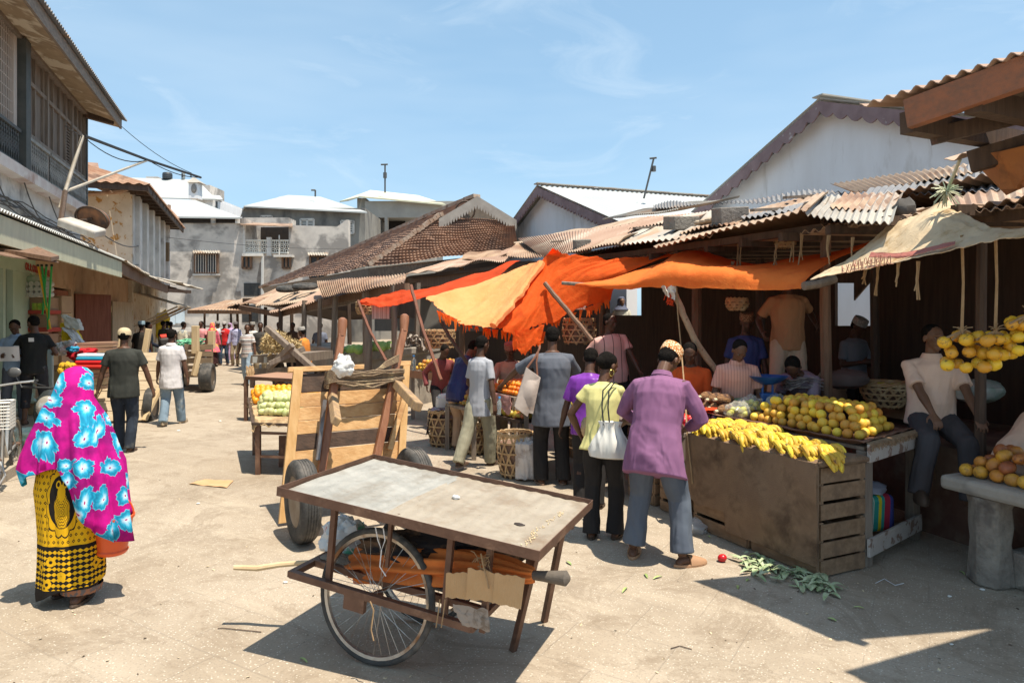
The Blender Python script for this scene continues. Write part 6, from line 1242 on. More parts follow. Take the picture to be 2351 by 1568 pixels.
for x,top_,bt in ((.26,-.05,-.55),(.98,-.05,-.54),(1.2,-.05,-.54)): a.box((x,.17,(top_+bt)/2),(.032,.03,top_-bt))
for x in (.26,1.2): a.box((x,.80,-.3),(.032,.03,.5))
a.box((.62,.17,-.2),(.02,.02,.3))
loose(a,'upright',STEEL,tcart,False,bevel=.002)
a=MB(CT)
for y_ in (.14,.34,.62,.84): a.box((.59,y_,-.52),(1.13,.035,.04))
for x in (.03,1.15): a.box((x,.49,-.5205),(.035,.73,.035))
a.box((.46,.14,-.57),(.13,.03,.09)); part(a,'lower_frame',STEEL,tcart,False,bevel=.002)
a=MB(); a.beam(V((.176,3.70,.80)),V((.005,3.88,0)),.034,.034); part(a,'leg',STEEL,tcart,False,bevel=.002)
a=MB(); a.beam(V((.33,4.05,.80)),V((.20,4.25,0)),.034,.034); part(a,'leg',STEEL,tcart,False,bevel=.002)
cw=V((-.746,3.75,.366)); axw=V((ey.x,ey.y,-.10))
wheel(tcart,cw,axw,.366,.019,36,.025); cw2=cw+V((ey.x,ey.y,0))*.56; wheel(tcart,cw2,axw,.366,.019,36,.025)
a=MB(); a.tube([cw-axw*.09,cw2+axw*.09],.009,8); part(a,'axle',STEEL,tcart)
a=MB(CT); 
for i in range(6): a.box((.60,.40+i*.075,-.495+rnd(0,.004)),(1.08,.07,.014),rot3(0,rnd(-.01,.01),rnd(-.03,.03)))
part(a,'shelf_board',wood('faded_shelf_board',(.16,.13,.10),(.26,.22,.17),0,c3=(.2,.26,.22)),tcart,False)
# things on the cart
def umb():
    t=thing('folded_parasol','folded orange canvas parasol lying on the lower shelf of the table cart','parasol',W(1020,1330,3.75))
    P=[W(822,1296,4.05),W(870,1290,3.95),W(960,1300,3.80),W(1060,1304,3.65),W(1150,1310,3.52),W(1205,1318,3.45),W(1226,1320,3.43)]; rad=[(.10,.085),(.115,.10),(.11,.095),(.10,.085),(.075,.065),(.05,.04),(.03,.03)]
    a=MB(); rings=[]; N=90; R_=24
    for i in range(R_+1):
        u=i/R_; c=catm(P,u); j=min(int(u*6),5); f=u*6-j; rx=lerp(rad[j][0],rad[min(j+1,6)][0],f); rz_=lerp(rad[j][1],rad[min(j+1,6)][1],f)
        d=(P[-1]-P[0]).normalized(); sx=d.cross(V((0,0,1))).normalized(); up_=sx.cross(d); ring=[]
        for k in range(N):
            th=2*PI*k/N; w_=1+.16*math.sin(th*9+u*2.5)+.10*math.sin(th*5-u*4+1)+.06*nz(th*2,u*6,3)
            ring.append(c+sx*(rx*w_*math.cos(th))+up_*(rz_*w_*math.sin(th)))
        rings.append(ring)
    a.loft(rings); part(a,'canopy',M('burnt_orange_canvas',(.60,.17,.03),(.48,.12,.02),scale=7,rough=.85,bump=.2,bscale=60),t,angle=60)
    a=MB(); e=P[-1]; d=(P[-1]-P[-2]).normalized(); a.tube([e-d*.1,e+d*.05,e+d*.09,e+d*.17,e+d*.19],[.018,.026,.03,.038,.012],12); part(a,'wooden_head',wood('grey_worn_wood',(.09,.075,.06),(.15,.125,.10),0),t)
    a=MB(); a.tube([P[0]-d*.15,P[0]+d*.3],.02,8); part(a,'shaft',OLDW,t)
umb()
CARD=M('cardboard',(.46,.28,.13),(.52,.33,.17),scale=6,rough=.9,bump=.2,bscale=30)
for pts,lab in ((((1024,1316,3.44),(1080,1316,3.40),(1076,1378,3.40),(1022,1372,3.44)),'torn cardboard sheet at the left of three on the cart shelf'),(((1074,1304,3.38),(1140,1318,3.33),(1138,1385,3.33),(1070,1376,3.38)),'ribbed cardboard sheet in the middle of three on the cart shelf'),(((1136,1316,3.335),(1206,1328,3.28),(1196,1400,3.28),(1130,1385,3.335)),'square cardboard sheet at the right of three on the cart shelf')):
    c=[W(*p) for p in pts]; a=MB(); a.grid(lambda u,v:c[0].lerp(c[1],u).lerp(c[3].lerp(c[2],u),v)+V((0,.012*math.sin(u*2.5)+.0007*math.sin(u*70),.008*nz(u*5,v))),40,8,thick=(0,.006,0)); solo(a,'cardboard_sheet',CARD,lab,'cardboard','cardboard sheets on the table cart')
a=MB(); a.ell(W(1035,1248,3.9),(.40,.16,.11),34,24,fn=crump(11,.4)); solo(a,'dark_bundle',cloth('black_rags',(.03,.025,.025),c3=(.12,.07,.04),s3=5),'dark bundle of rags stuffed under the top of the table cart','bundle')
a=MB(); a.ell(W(795,1236,4.2),(.14,.11,.12),34,24,fn=crump(9,.35)); solo(a,'plastic_bag',M('green_white_plastic',(.62,.62,.60),(.10,.36,.22),scale=5,rough=.4,k=(.52,.58),c3=(.5,.08,.08),s3=6,k3=(.62,.66)),'crumpled white, green and red plastic bag behind the bicycle wheel of the cart','bag')
a=MB(); c=[W(1040,1385,3.45),W(1120,1400,3.38),W(1125,1440,3.36),W(1060,1425,3.42)]; a.grid(lambda u,v:c[0].lerp(c[1],u).lerp(c[3].lerp(c[2],u),v)+V((0,0,.02*nz(u*4,v*4,2))),16,10,thick=(0,0,-.02)); solo(a,'rag',cloth('frayed_grey_sacking',(.34,.28,.23),c3=(.2,.15,.11),s3=14),'frayed grey sacking rag hanging over the end of the cart shelf','rag')
stickm=M('peeled_branch',(.62,.48,.28),(.5,.36,.2),scale=9,rough=.7)
a=MB(); a.tube([W(538,1302,4.15),W(590,1304,4.15),W(640,1296,4.12),W(700,1291,4.1),W(790,1288,4.05)],[.016,.018,.017,.015,.013],8); solo(a,'wooden_stick',stickm,'peeled pale branch sticking out of the left end of the table cart','stick')
a=MB(); 
for k in range(26): 
    p=W(1110+rnd(-14,14),1292+rnd(-14,14),3.38); d=V((rnd(-1,1),rnd(-.5,.5),rnd(-1,1))).normalized()*rnd(.02,.06); a.tube([p,p+d*.5+V((0,0,.01)),p+d],.0022,3)
a.tube([W(1104,1270,3.36),W(1110,1300,3.34),W(1118,1330,3.34),W(1122,1350,3.34)],.005,5)
for x in (1010,1022): a.tube([W(x,1375,3.4),W(x-3,1400,3.4),W(x-9,1440,3.4)],.003,4)
a.tube([W(850,1380,3.5),W(858,1400,3.5),W(852,1445,3.5),W(858,1470,3.5)],.004,4)
solo(a,'twine_knots',RT,'frayed twine knots tied round the uprights of the table cart','twine')
a=MB(); a.tube([W(x,y,3.55) for x,y in ((862,1210),(868,1240),(876,1262),(884,1240),(880,1212))],.003,4); a.tube([W(876,1262,3.55),W(872,1300,3.55),W(886,1322,3.55)],.003,4); solo(a,'white_string',M('white_string',(.7,.7,.7)),'white string looped round the rim of the bicycle wheel','string')
a=MB(CT); a.ell((.83,.50,-.012),(.024,.016,.012),10,6,fn=lambda d:1+.5*nz(d.x*4,d.y*4,d.z*3)); solo(a,'crumpled_paper',M('white_scrap',(.75,.74,.72)),'small crumpled white paper on the metal top of the cart','litter')
a=MB(CT); a.ell((1.28,.34,-.022),(.03,.02,.004),10,6,fn=lambda d:1+.4*nz(d.x*4,d.y*4)); solo(a,'dark_scrap',M('black_scrap',(.03,.02,.015)),'dark brown scrap lying near the right end of the metal top','litter')
a=MB(CT)
for k in range(60):
    u=rnd(0,1); x=1.40+.05*nz(u*4,3)+rnd(-.012,.012); y=.08+u*.6+rnd(-.03,.03); a.box((x,y,-.019),(rnd(.003,.010),rnd(.003,.008),.003),rot3(0,0,rnd(0,3)))
solo(a,'wood_crumbs',M('pale_crumbs',(.72,.55,.32)),'line of pale crumbs scattered near the right end of the cart top','litter'); bpy.context.scene.objects[-1] if False else None
COL.objects[-1]['kind']='stuff'
# ---- upright wooden hand cart ----
P0=V((-2.11,6.25,.12)); qx=V((.86,.51,0)).normalized(); qu=V((.008,.276,.961)).normalized(); qn=qx.cross(qu).normalized()
Q=lambda a,h,d=0:P0+qx*a+qu*h+qn*d
hc=thing('hand_cart','pine plank hand cart tipped upright on two car wheels with roped red shafts','cart',V((-1.5,6.4,0)))
QR=Matrix((qx,qu,qn)).transposed()
hs=[0,.27,.53,.68,.81,.94,1.08,1.27]; mats=[PINE,PINE,DPL,PINE,PINE,PINE,DPL]
def rotpart(mb,*a,**k): return part(mb,*a,**k)
for k in range(7):
    a=MB(); m1=(hs[k]+hs[k+1])/2; a.box(Q(.575,m1,0),(1.12,hs[k+1]-hs[k]-.006,.03),QR); o=part(a,'plank',mats[k],hc,False,bevel=.003,label=('dark old plank' if mats[k] is DPL else None))
a=MB(); a.box(Q(.02,.60,.035),(.09,1.42,.045),QR); part(a,'stud',PINEV,hc,False,bevel=.004)
a=MB(); a.box(Q(1.13,.62,.035),(.075,1.36,.045),QR); part(a,'stud',PINEV,hc,False,bevel=.004)
a=MB(); a.box(Q(.30,1.31,.02),(.75,.05,.05),QR); a.box(Q(1.12,1.33,.02),(.12,.05,.05),QR); loose(a,'top_rail',PINE,hc,False,bevel=.004)
for a0,a1,h1 in ((.31,.40,1.76),(.83,1.06,1.80)):
    a=MB(); p=Q(a0,.30,.10); q=Q(a1,h1-.12,.10); rr=.042
    a.beam(p,q,.075,.08,up=qn,w2=.07,h2=.07); part(a,'shaft',REDW,hc,False,bevel=.012)
    a=MB(); q2=Q(a1+.002,h1-.12,.10); a.tube([q-qu*.02,q+qu*.03,q+qu*.10,q+qu*.15,q+qu*.17],[(.042,.042),(.044,.044),(.05,.052),(.046,.046),(.02,.02)],12); part(a,'shaft_knob',REDW,hc)
a=MB(); a.beam(Q(.36,1.02,.10),W(772,968,5.85),.07,.075,up=qn); part(a,'peg',wood('grey_gold_peg',(.42,.27,.13),(.26,.17,.10),2),hc,False,bevel=.01)
a=MB(); a.beam(Q(1.0,1.12,.10),W(960,934,6.2),.085,.085,up=qn); part(a,'peg',MC['grey_gold_peg'],hc,False,bevel=.01)
a=MB(); a.beam(Q(.98,.45,.08),Q(1.12,1.0,.08),.05,.05,up=qn); part(a,'brace',PINE,hc,False)
a=MB(); a.beam(Q(.25,.42,.15),Q(.27,.98,.15),.035,.05,up=qn); part(a,'metal_strip',M('grey_metal_strip',(.2,.19,.19),(.14,.12,.11),scale=9,rough=.5,metal=.5),hc,False)
c1=V((-1.77,5.76,.345)); c2=V((-.90,6.28,.345)); ax=(c2-c1).normalized()
wheel(hc,c1,ax,.345,.08,0,.03,.17); wheel(hc,c2,ax,.345,.08,0,.03,.17)
a=MB(); a.tube([c1-ax*.02,c2+ax*.02],.03,8); a.beam(c1.lerp(c2,.25),Q(.33,.28,.06),.06); a.beam(c1.lerp(c2,.8),Q(.84,.28,.06),.06); part(a,'axle',STEEL,hc,False)
# rope hank between the shafts
t=thing('rope_hank','thick hank of brown rope wound between the two shafts of the upright cart','rope',Q(.7,1.15,.2))
a=MB(); r=random.Random(3)
for k in range(26):
    o=V((0,0,r.uniform(-.07,.05))); d0=.16+r.uniform(0,.05); a.tube([Q(.36,1.20,d0)+o,Q(.52,1.17+r.uniform(-.03,.02),d0+.02)+o*1.1,Q(.72,1.17+r.uniform(-.04,.03),d0)+o*1.1,Q(.92,1.19,d0)+o,Q(1.05,1.20,d0)+o*.8],r.uniform(.007,.011),5)
for k in range(7): a.tube([Q(.30+.085*math.cos(t_)*1+.06,1.13+k*.02+.02*math.sin(t_),.10+.09*math.sin(t_)) for t_ in [j*PI/6 for j in range(12)]],.011,5,close=True)
for k in range(4): a.tube([Q(.96+.085*math.cos(t_),1.14+k*.022,.10+.09*math.sin(t_)) for t_ in [j*PI/6 for j in range(12)]],.011,5,close=True)
for k in range(7): a.tube([Q(.62+k*.02,1.20+.004*k,.19),Q(.85,1.27+.01*k,.19),Q(1.0,1.33+.012*k,.16)],.006,4)
part(a,'strands',M('hemp_rope',(.26,.18,.11),(.16,.11,.07),scale=12,rough=.95,bump=.6,bscale=90,c3=(.5,.38,.22),s3=6),t)
a=MB(); a.ell(W(787,842,6.35),(.095,.07,.085),30,22,fn=crump(3,.28)); a.ell(W(783,826,6.33),(.03,.015,.05),10,8,fn=crump(5,.5)); a.ell(W(800,828,6.33),(.02,.015,.045),10,8,fn=crump(6,.5)); solo(a,'plastic_bag',M('white_plastic_bag',(.74,.73,.70),(.66,.66,.63),scale=5,rough=.4,c3=(.3,.55,.4),s3=6,k3=(.66,.7)),'white knotted plastic bag wedged in the rope of the upright cart','bag')
# ---- left cart tipped, near the man in black ----
lc=thing('hand_cart','worn plank hand cart with pale rails leaning behind the man in the black t-shirt','cart',W(280,965,12.2))
A0=W(188,972,12.0); A1=W(334,972,12.2); A0.z=.05; A1.z=.05; U=V((.25,.75,1.18))
a=MB()
for k in range(7):
    h0=k/7; h1=(k+.93)/7; a.hexa([A0+U*h0,A1+U*h0,A1+U*h1,A0+U*h1],(.02,.04,-.02))
part(a,'bed_planks',wood('worn_pale_plank',(.42,.32,.20),(.52,.41,.27),0,c3=(.28,.2,.12)),lc,False)
for p in (A0,A1):
    a=MB(); a.beam(p+V((0,-.04,0)),p+U+V((0,-.04,.03)),.09,.05); part(a,'rail',wood('pale_rail',(.55,.40,.22),(.62,.47,.28),2),lc,False)
for x0,y0,x1,y1 in ((271,795,284,755),(331,805,342,755)):
    a=MB(); a.beam(W(x0,y0+15,13.0),W(x1,y1,13.05),.10,.08); part(a,'shaft',MC['pale_rail'],lc,False,bevel=.01)
wheel(lc,W(347,930,12.5),(1,.25,0),.32,.08,0,.03,.15)
# ---- cart with green rope ----
gc=thing('hand_cart','plank-sided hand cart with green rope on top and grey tyre, farther up the street','cart',W(455,890,17.5))
a=MB(); b0=W(424,875,17.3); b1=W(486,875,17.3)
for k in range(5):
    z0=.36+k*.17; a.box(((b0.x+b1.x)/2,17.3,z0+.075),(b1.x-b0.x,.04,.14 if k!=1 else .09))
    for bb_ in (b0,b1): a.hexa([V((bb_.x,17.3,z0)),V((bb_.x-.75,19.0,z0)),V((bb_.x-.75,19.0,z0+.15)),V((bb_.x,17.3,z0+.15))],(.04,.0,0))
part(a,'side_boards',wood('weathered_cart_board',(.22,.15,.09),(.34,.25,.16),0),gc,False)
a=MB(); a.hexa([V((b0.x,17.35,.35)),V((b1.x,17.35,.35)),V((b1.x-.75,19,.35)),V((b0.x-.75,19,.35))],(0,0,.05)); part(a,'floor',OLDW,gc,False)
for x,y0,y1,Y in ((449,748,812,17.2),(486,760,800,17.5)):
    a=MB(); a.beam(W(x,y1,Y),W(x,y0,Y),.16,.12); part(a,'corner_post',MC['pale_rail'],gc,False,bevel=.01)
a=MB(); a.beam(W(458,807,17.1),W(445,862,17.0),.12,.1); a.beam(W(445,862,17),W(458,840,17.1),.1,.08); part(a,'bracket',MC['pale_rail'],gc,False)
wheel(gc,W(476,866,17.2)+V((0,0,.0)),(1,.2,0),.36,.08,0,.03,.30); wheel(gc,W(420,866,18.6),(1,.2,0),.36,.08,0,.03,.2)
a=MB(); r=random.Random(8)
for k in range(22):
    p=W(404+r.uniform(0,20),790+r.uniform(-8,6),17.4); q=W(465+r.uniform(-15,8),786+r.uniform(-8,8),17.8); m=p.lerp(q,.5)+V((r.uniform(-.1,.1),0,r.uniform(-.1,.1))); a.tube([p,m,q],.013,4)
solo(a,'green_rope',M('green_rope',(.12,.45,.22),(.2,.55,.35),scale=9),'loose green rope lying over the top of the plank-sided cart','rope')
# ---- cart with dried plants and crossed planks ----
dc=thing('plant_cart','old grey flat cart loaded with dried plants, with crossed planks standing in front','cart',W(640,870,14.5))
a=MB(); 
c=[W(572,838,14.6),W(672,836,14.2)]
a.hexa([W(574,834,14.6),W(690,832,14.0),W(690,812,14.0),W(576,816,14.6)],(.3,1.4,0)); a.hexa([W(580,860,14.5),W(700,852,14.0),W(700,842,14.0),W(580,846,14.5)],(.1,.1,0)); part(a,'bed',OLDW,dc,False)
for x0,y0,x1,y1,w_ in ((612,752,721,848,.15),(617,845,672,792,.11),(700,800,618,835,.06)):
    a=MB(); a.beam(W(x0,y0,13.6),W(x1,y1,13.4),w_,.1); part(a,'crossed_plank',OLDW,dc,False,bevel=.008)
a=MB(); a.hexa([W(672,800,13.55),W(682,800,13.55),W(705,846,13.5),W(682,846,13.5)],(.0,.03,0)); a.beam(W(580,850,14.2),W(580,890,14.2),.08); a.beam(W(690,848,13.8),W(690,890,13.8),.08); loose(a,'support',DRKW,dc,False)
wheel(dc,W(640,862,15.2),(1,.1,0),.33,.07,0,.03,.15)
a=MB(); a.box(W(592,826,14.52),(.22,.01,.13)); part(a,'pasted_label',M('pale_label',(.5,.5,.47)),dc); a=MB(); a.box(W(618,826,14.4),(.22,.01,.13)); part(a,'pasted_label',MC['pale_label'],dc)
a=MB(); r=random.Random(5)
for k in range(1700):
    u=r.random(); v=r.random(); x=lerp(603,690,u); yt=785-24*math.sin(PI*min(1,u*1.1+.1)); y=lerp(812,yt,r.random()**.8); p=W(x,y,14.2+r.uniform(-.3,.5)); d=V((r.uniform(-1,1),r.uniform(-1,1),r.uniform(-.6,1))).normalized()*r.uniform(.05,.14); s=V((r.uniform(-1,1),r.uniform(-1,1),r.uniform(-1,1))).normalized()*r.uniform(.012,.03)
    a.add([p-s,p+s,p+d+s*.3],[(0,1,2)])
o=solo(a,'dried_plants',M('dry_stalks',(.50,.36,.17),(.30,.20,.09),scale=14,rough=.9,c3=(.62,.52,.28),s3=20),'heap of dried tan stalks and leaves on the flat cart','plants'); o['kind']='stuff'
# ---- black metal table frame ----
mt_=thing('metal_table','long dark steel table frame standing behind the orange fruit table','table',W(640,966,12.4))
f0=W(565,870,12.4); f1=W(742,868,11.6); z_=.78; f0.z=f1.z=z_; bk=V((.25,.9,0)); 
a=MB(); 
for p,q in ((f0,f1),(f0+bk,f1+bk),(f0,f0+bk),(f1,f1+bk)): a.beam(p,q,.05,.06)
part(a,'top_frame',STEEL,mt_,False)
a=MB(); a.hexa([f0+V((0,0,.02)),f1+V((0,0,.02)),f1+bk+V((0,0,.02)),f0+bk+V((0,0,.02))],(0,0,.012)); part(a,'top_board',wood('reddish_board',(.30,.16,.10),(.38,.22,.14),0),mt_,False)
for p in (f0,f0+bk,f1,f1+bk,f0.lerp(f1,.28)+bk*.5):
    a=MB(); a.beam(p+V((0,0,-.03)),V((p.x,p.y,0)),.06,.06); part(a,'leg',STEEL,mt_,False)
a=MB(); a.beam(f0+V((0,0,-.45)),f1+V((0,0,-.45)),.04); a.hexa([f0.lerp(f1,.28)+V((.1,.3,-.7)),f0.lerp(f1,.28)+V((.35,.3,-.7)),f0.lerp(f1,.28)+V((.35,.3,-.1)),f0.lerp(f1,.28)+V((.1,.3,-.1))],(0,.03,0)); part(a,'cross_bar',STEEL,mt_,False)
a=MB(); 
for k in range(26): a.tube([W(570+rnd(-4,12),842+rnd(-3,4),12.6),W(570+rnd(-6,14),855+rnd(-3,4),12.5),W(570+rnd(-8,14),868,12.45)],.012,4)
solo(a,'root_bundle',M('brown_roots',(.28,.17,.08),(.4,.27,.14),scale=14),'small bundle of brown roots on the left corner of the steel table','roots')
# ---- orange and mango table ----
ft=thing('fruit_table','sack-covered fruit table on dark steel legs left of the upright cart','table',W(640,1080,8.4))
c=[W(578,967,8.15),W(735,975,8.0),W(735,905,9.6),W(568,913,9.5)]; 
c[0].z=.66;c[1].z=.66;c[2].z=.80;c[3].z=.80
def tabpt(u,v): return c[0].lerp(c[1],u).lerp(c[3].lerp(c[2],u),v)
a=MB(); a.grid(lambda u,v:tabpt(u,v)+V((.02*nz(u*9,v*9),.02*nz(u*7,v*8,3),.012*nz(u*8,v*8,5)-(.05*(1+nz(u*14))if v<.02 else 0)-(.07 if u<.03 else 0))),50,30,thick=(0,0,-.012)); part(a,'sacking',M('tan_sacking',(.46,.31,.16),(.54,.38,.21),scale=9,rough=.95,bump=.5,bscale=80,c3=(.3,.19,.1),s3=5),ft)
a=MB(); a.hexa([q+V((0,0,-.03)) for q in c],(0,0,-.03)); part(a,'board',DRKW,ft,False)
for u,v in ((.1,.05),(.95,.05),(.1,.9),(.95,.9)):
    a=MB(); p=tabpt(u,v); a.beam(p+V((0,0,-.04)),V((p.x,p.y,0)),.055); part(a,'leg',STEEL,ft,False)
a=MB(); 
for z in (.22,.5): 
    a.beam(V((tabpt(.1,.05).x,tabpt(.1,.05).y,z)),V((tabpt(.95,.05).x,tabpt(.95,.05).y,z)),.03); a.beam(V((tabpt(.1,.05).x,tabpt(.1,.05).y,z)),V((tabpt(.1,.9).x,tabpt(.1,.9).y,z)),.03)
a.hexa([W(640,1000,8.6),W(720,1000,8.6),W(720,1080,8.6),W(640,1080,8.6)],(0,.02,0)); part(a,'cross_bar',STEEL,ft,False)
# ---- bicycle at the far left ----
bi=thing('bicycle','silver bicycle with wire basket cut off by the left edge of the photo','bicycle',V((-5.8,7.6,0)),0)
bx=V((-.45,.9,0)).normalized(); bc=V((-5.63,7.45,.33)); axb=V((bx.y,-bx.x,0))
wheel(bi,bc,axb,.33,.018,28,.025); wheel(bi,bc+bx*1.05,axb,.33,.018,28,.025)
SIL=M('silver_paint',(.55,.55,.54),(.45,.44,.42),scale=5,rough=.35,metal=.6)
a=MB(); H_=bc+V((0,0,.55))+bx*.12; a.tube([bc,H_,H_+V((0,0,.2))+bx*.03],.016,8); a.tube([H_,bc+bx*.5+V((0,0,-.05)),bc+bx*.62+V((0,0,.5))],.018,8); a.tube([bc+bx*1.05,bc+bx*.5+V((0,0,-.05))],.014,8); a.tube([bc+bx*1.05,bc+bx*.62+V((0,0,.45))],.012,8)
a.tube([bc+axb*.05+V((0,0,0)),bc+axb*.06+V((0,0,.4)),bc+V((0,0,.42)),bc-axb*.06+V((0,0,.4)),bc-axb*.05],.012,8); part(a,'frame',SIL,bi)
a=MB(); top=H_+V((0,0,.28)); a.tube([top+axb*.33-bx*-.12,top+axb*.2-bx*.02,top+V((0,0,-.03)),top-axb*.2-bx*.02,top-axb*.33+bx*.12],.012,8); part(a,'handlebar',SIL,bi)
a=MB(); a.tube([top+axb*.33+bx*.05,top+axb*.33+bx*.15],.017,8); a.tube([top+axb*.3-bx*.05,top+axb*.42-V((0,0,.06))+bx*.1],.007,6); part(a,'grip',BLK,bi)
a=MB(); 
for k in range(9):
    z=.70+k*.035; a.tube([bc+bx*(-.28)+axb*.17+V((0,0,z-.33+.0)),bc+bx*(-.02)+axb*.17+V((0,0,z-.33)),bc+bx*(-.02)-axb*.17+V((0,0,z-.33)),bc+bx*(-.28)-axb*.17+V((0,0,z-.33))],.004 if k<8 else .009,4,close=True)
for k in range(12): 
    y=-.17+k*.034*.93; a.tube([bc+bx*-.28+axb*y+V((0,0,.36)),bc+bx*-.28+axb*y+V((0,0,.66))],.003,4); a.tube([bc+bx*-.02+axb*y+V((0,0,.36)),bc+bx*-.02+axb*y+V((0,0,.66))],.003,4)
for k in range(9): 
    y=-.28+k*.033; a.tube([bc+bx*y+axb*.17+V((0,0,.36)),bc+bx*y+axb*.17+V((0,0,.66))],.003,4)
part(a,'basket',M('wire_basket',(.62,.6,.56),rough=.4,metal=.4),bi)
a=MB(); a.tube([bc+axb*.03,bc+axb*.1+V((.05,-.1,-.15)),V((bc.x+.15,bc.y-.25,.01)),V((bc.x-.2,bc.y-.3,.01))],.01,6); part(a,'stand',SIL,bi)
a=MB(); a.tube([bc+bx*(.345*math.cos(t_))*1.04+V((0,0,.345*1.04*math.sin(t_))) for t_ in [k*PI/12+.3 for k in range(10)]],[(.03,.008)]*10,8); part(a,'mudguard',SIL,bi)
# ---- scooter behind the veiled woman ----
sc_=thing('scooter','dark grey motor scooter with round mirrors parked behind the veiled woman','scooter',V((-5.9,8.6,0)),0)
sx=V((-.35,.94,0)); s0=V((-5.78,8.55,0)); sa=V((sx.y,-sx.x,0))
wheel(sc_,s0+V((0,0,.26)),sa,.26,.05,0,.04,.10); wheel(sc_,s0+sx*1.25+V((0,0,.26)),sa,.26,.05,0,.04,.10)
GP=M('charcoal_gloss',(.04,.045,.045),rough=.25); 
a=MB(); a.loft([[s0+sx*y+sa*(w_*math.cos(t_))+V((0,0,z+h*math.sin(t_))) for t_ in [k*PI/8 for k in range(16)]] for y,w_,z,h in ((-.15,.05,.72,.15),(-.08,.14,.72,.27),(.05,.2,.68,.30),(.15,.17,.62,.28),(.22,.06,.6,.2))]); part(a,'front_shield',GP,sc_)
a=MB(); a.loft([[s0+sx*y+sa*(w_*math.cos(t_))+V((0,0,z+h*math.sin(t_))) for t_ in [k*PI/8 for k in range(16)]] for y,w_,z,h in ((.3,.12,.25,.05),(.6,.16,.4,.15),(.9,.19,.55,.2),(1.3,.16,.6,.16),(1.5,.06,.65,.08))]); part(a,'rear_body',GP,sc_)
a=MB(); a.loft([[s0+sx*y+sa*(w_*math.cos(t_))+V((0,0,z+h*math.sin(t_))) for t_ in [k*PI/8 for k in range(16)]] for y,w_,z,h in ((.55,.1,.76,.03),(.65,.14,.78,.05),(1.3,.13,.8,.05),(1.45,.06,.8,.03))]); part(a,'seat',M('black_vinyl',(.02,.02,.02),rough=.5),sc_)
a=MB(); a.ell(s0+sx*-.15+V((0,0,.78)),(.12,.06,.14),14,10,R=Rz(math.atan2(sa.y,sa.x))); part(a,'headlight',M('clear_lamp',(.55,.5,.42),rough=.15,metal=.5),sc_)
a=MB(); a.tube([s0+sa*.34+V((0,0,1.02))+sx*.1,s0+V((0,0,1.0)),s0-sa*.34+V((0,0,1.02))+sx*.1],.014,8); part(a,'handlebar',BLK,sc_)
for s in (1,-1):
    a=MB(); m=s0+sa*(.30*s)+V((0,0,1.02)); a.tube([m,m+sa*(.06*s)+V((0,0,.13))],.006,6); a.ell(m+sa*(.08*s)+V((0,0,.19 if s<0 else .10)),(.085,.025,.06),14,10); part(a,'mirror',M('mirror_back',(.12,.12,.12),rough=.4),sc_)
# ================= STALLS AND GOODS =================
SF=Matrix(((.904,-.427,0,2.22),(.427,.904,0,4.93),(0,0,1,0),(0,0,0,1)))
sf=lambda x,y,z=0:SF@V((x,y,z))
BURL=M('brown_burlap',(.20,.125,.075),(.26,.17,.10),scale=3,rough=1,bump=.6,bscale=120,c3=(.10,.06,.035),s3=3.0,k3=(.48,.66),detail=8)
CRW=wood('crate_slat',(.20,.12,.065),(.30,.19,.11),1,c3=(.13,.08,.05)); WPB=M('flaking_white_board',(.50,.45,.40),(.42,.36,.31),scale=6,rough=.9,c3=(.24,.15,.11),s3=9,k3=(.55,.6),detail=6)
def crate(F_,w,d,h,lab,ns=3,group='slatted wooden fruit crates',seed=0):
    r=random.Random(seed); a=MB(F_)
    for x in (-1,1):
        for y in (-1,1): a.box((x*(w/2-.02),y*(d/2-.02),h/2),(.04,.035,h))
    for k in range(ns):
        z=(k+.5)*h/ns; t=h/ns-.022
        for y in (-1,1): a.box((0,y*(d/2+.004),z+r.uniform(-.006,.006)),(w,.012,t))
        for x in (-1,1): a.box((x*(w/2+.004),0,z+r.uniform(-.006,.006)),(.012,d-.02,t))
    a.box((0,0,.02),(w-.05,d-.05,.015)); return solo(a,'wooden_crate',CRW,lab,'crate',group,smooth=False)
for i,y in enumerate((.34,1.04)):
    for j,z in enumerate((0,.415)): crate(SF@Matrix.Translation((.25,y,z)),.47,.66,.40,'slatted crate under the bananas, %s end, %s of its pair'%(('near','far')[i],('lower','upper')[j]),seed=i*2+j)
t=thing('burlap_cover','brown burlap sheet draped over the crates under the bananas','cloth',sf(0,.7,0)); a=MB(SF)
def bf(u,v):
    y=lerp(-.02,1.42,u); L=v*1.27
    if L<.50: x=.48-L; z=.845+.012*nz(u*9,v*9)
    else: x=-.032-.022*nz(u*4,v*3)-.008*nz(u*15,v*4,7)-.012*math.sin(PI*min(1,(L-.5)/.75)); z=.845-(L-.5)
    if .42<L<.5: z-=.02*(L-.42)/.08
    lim=.09 if u<.66 else .24+.05*nz(u*12); z=max(z,lim); return V((x,y+.006*nz(u*3,v*8,2),z))
a.grid(bf,90,60,thick=(-.004,0,.004)); part(a,'front_sheet',BURL,t)
a=MB(SF); a.tube([(-.03,-.015,.83),(.1,-.03,.845),(.25,-.03,.835),(.40,-.025,.84),(.48,-.02,.83)],[.02,.03,.028,.03,.02],8); a.tube([(-.035,-.01,.83),(-.036,-.012,.4),(-.03,-.01,.06)],[.014,.01,.008],6); part(a,'rolled_hem',BURL,t)
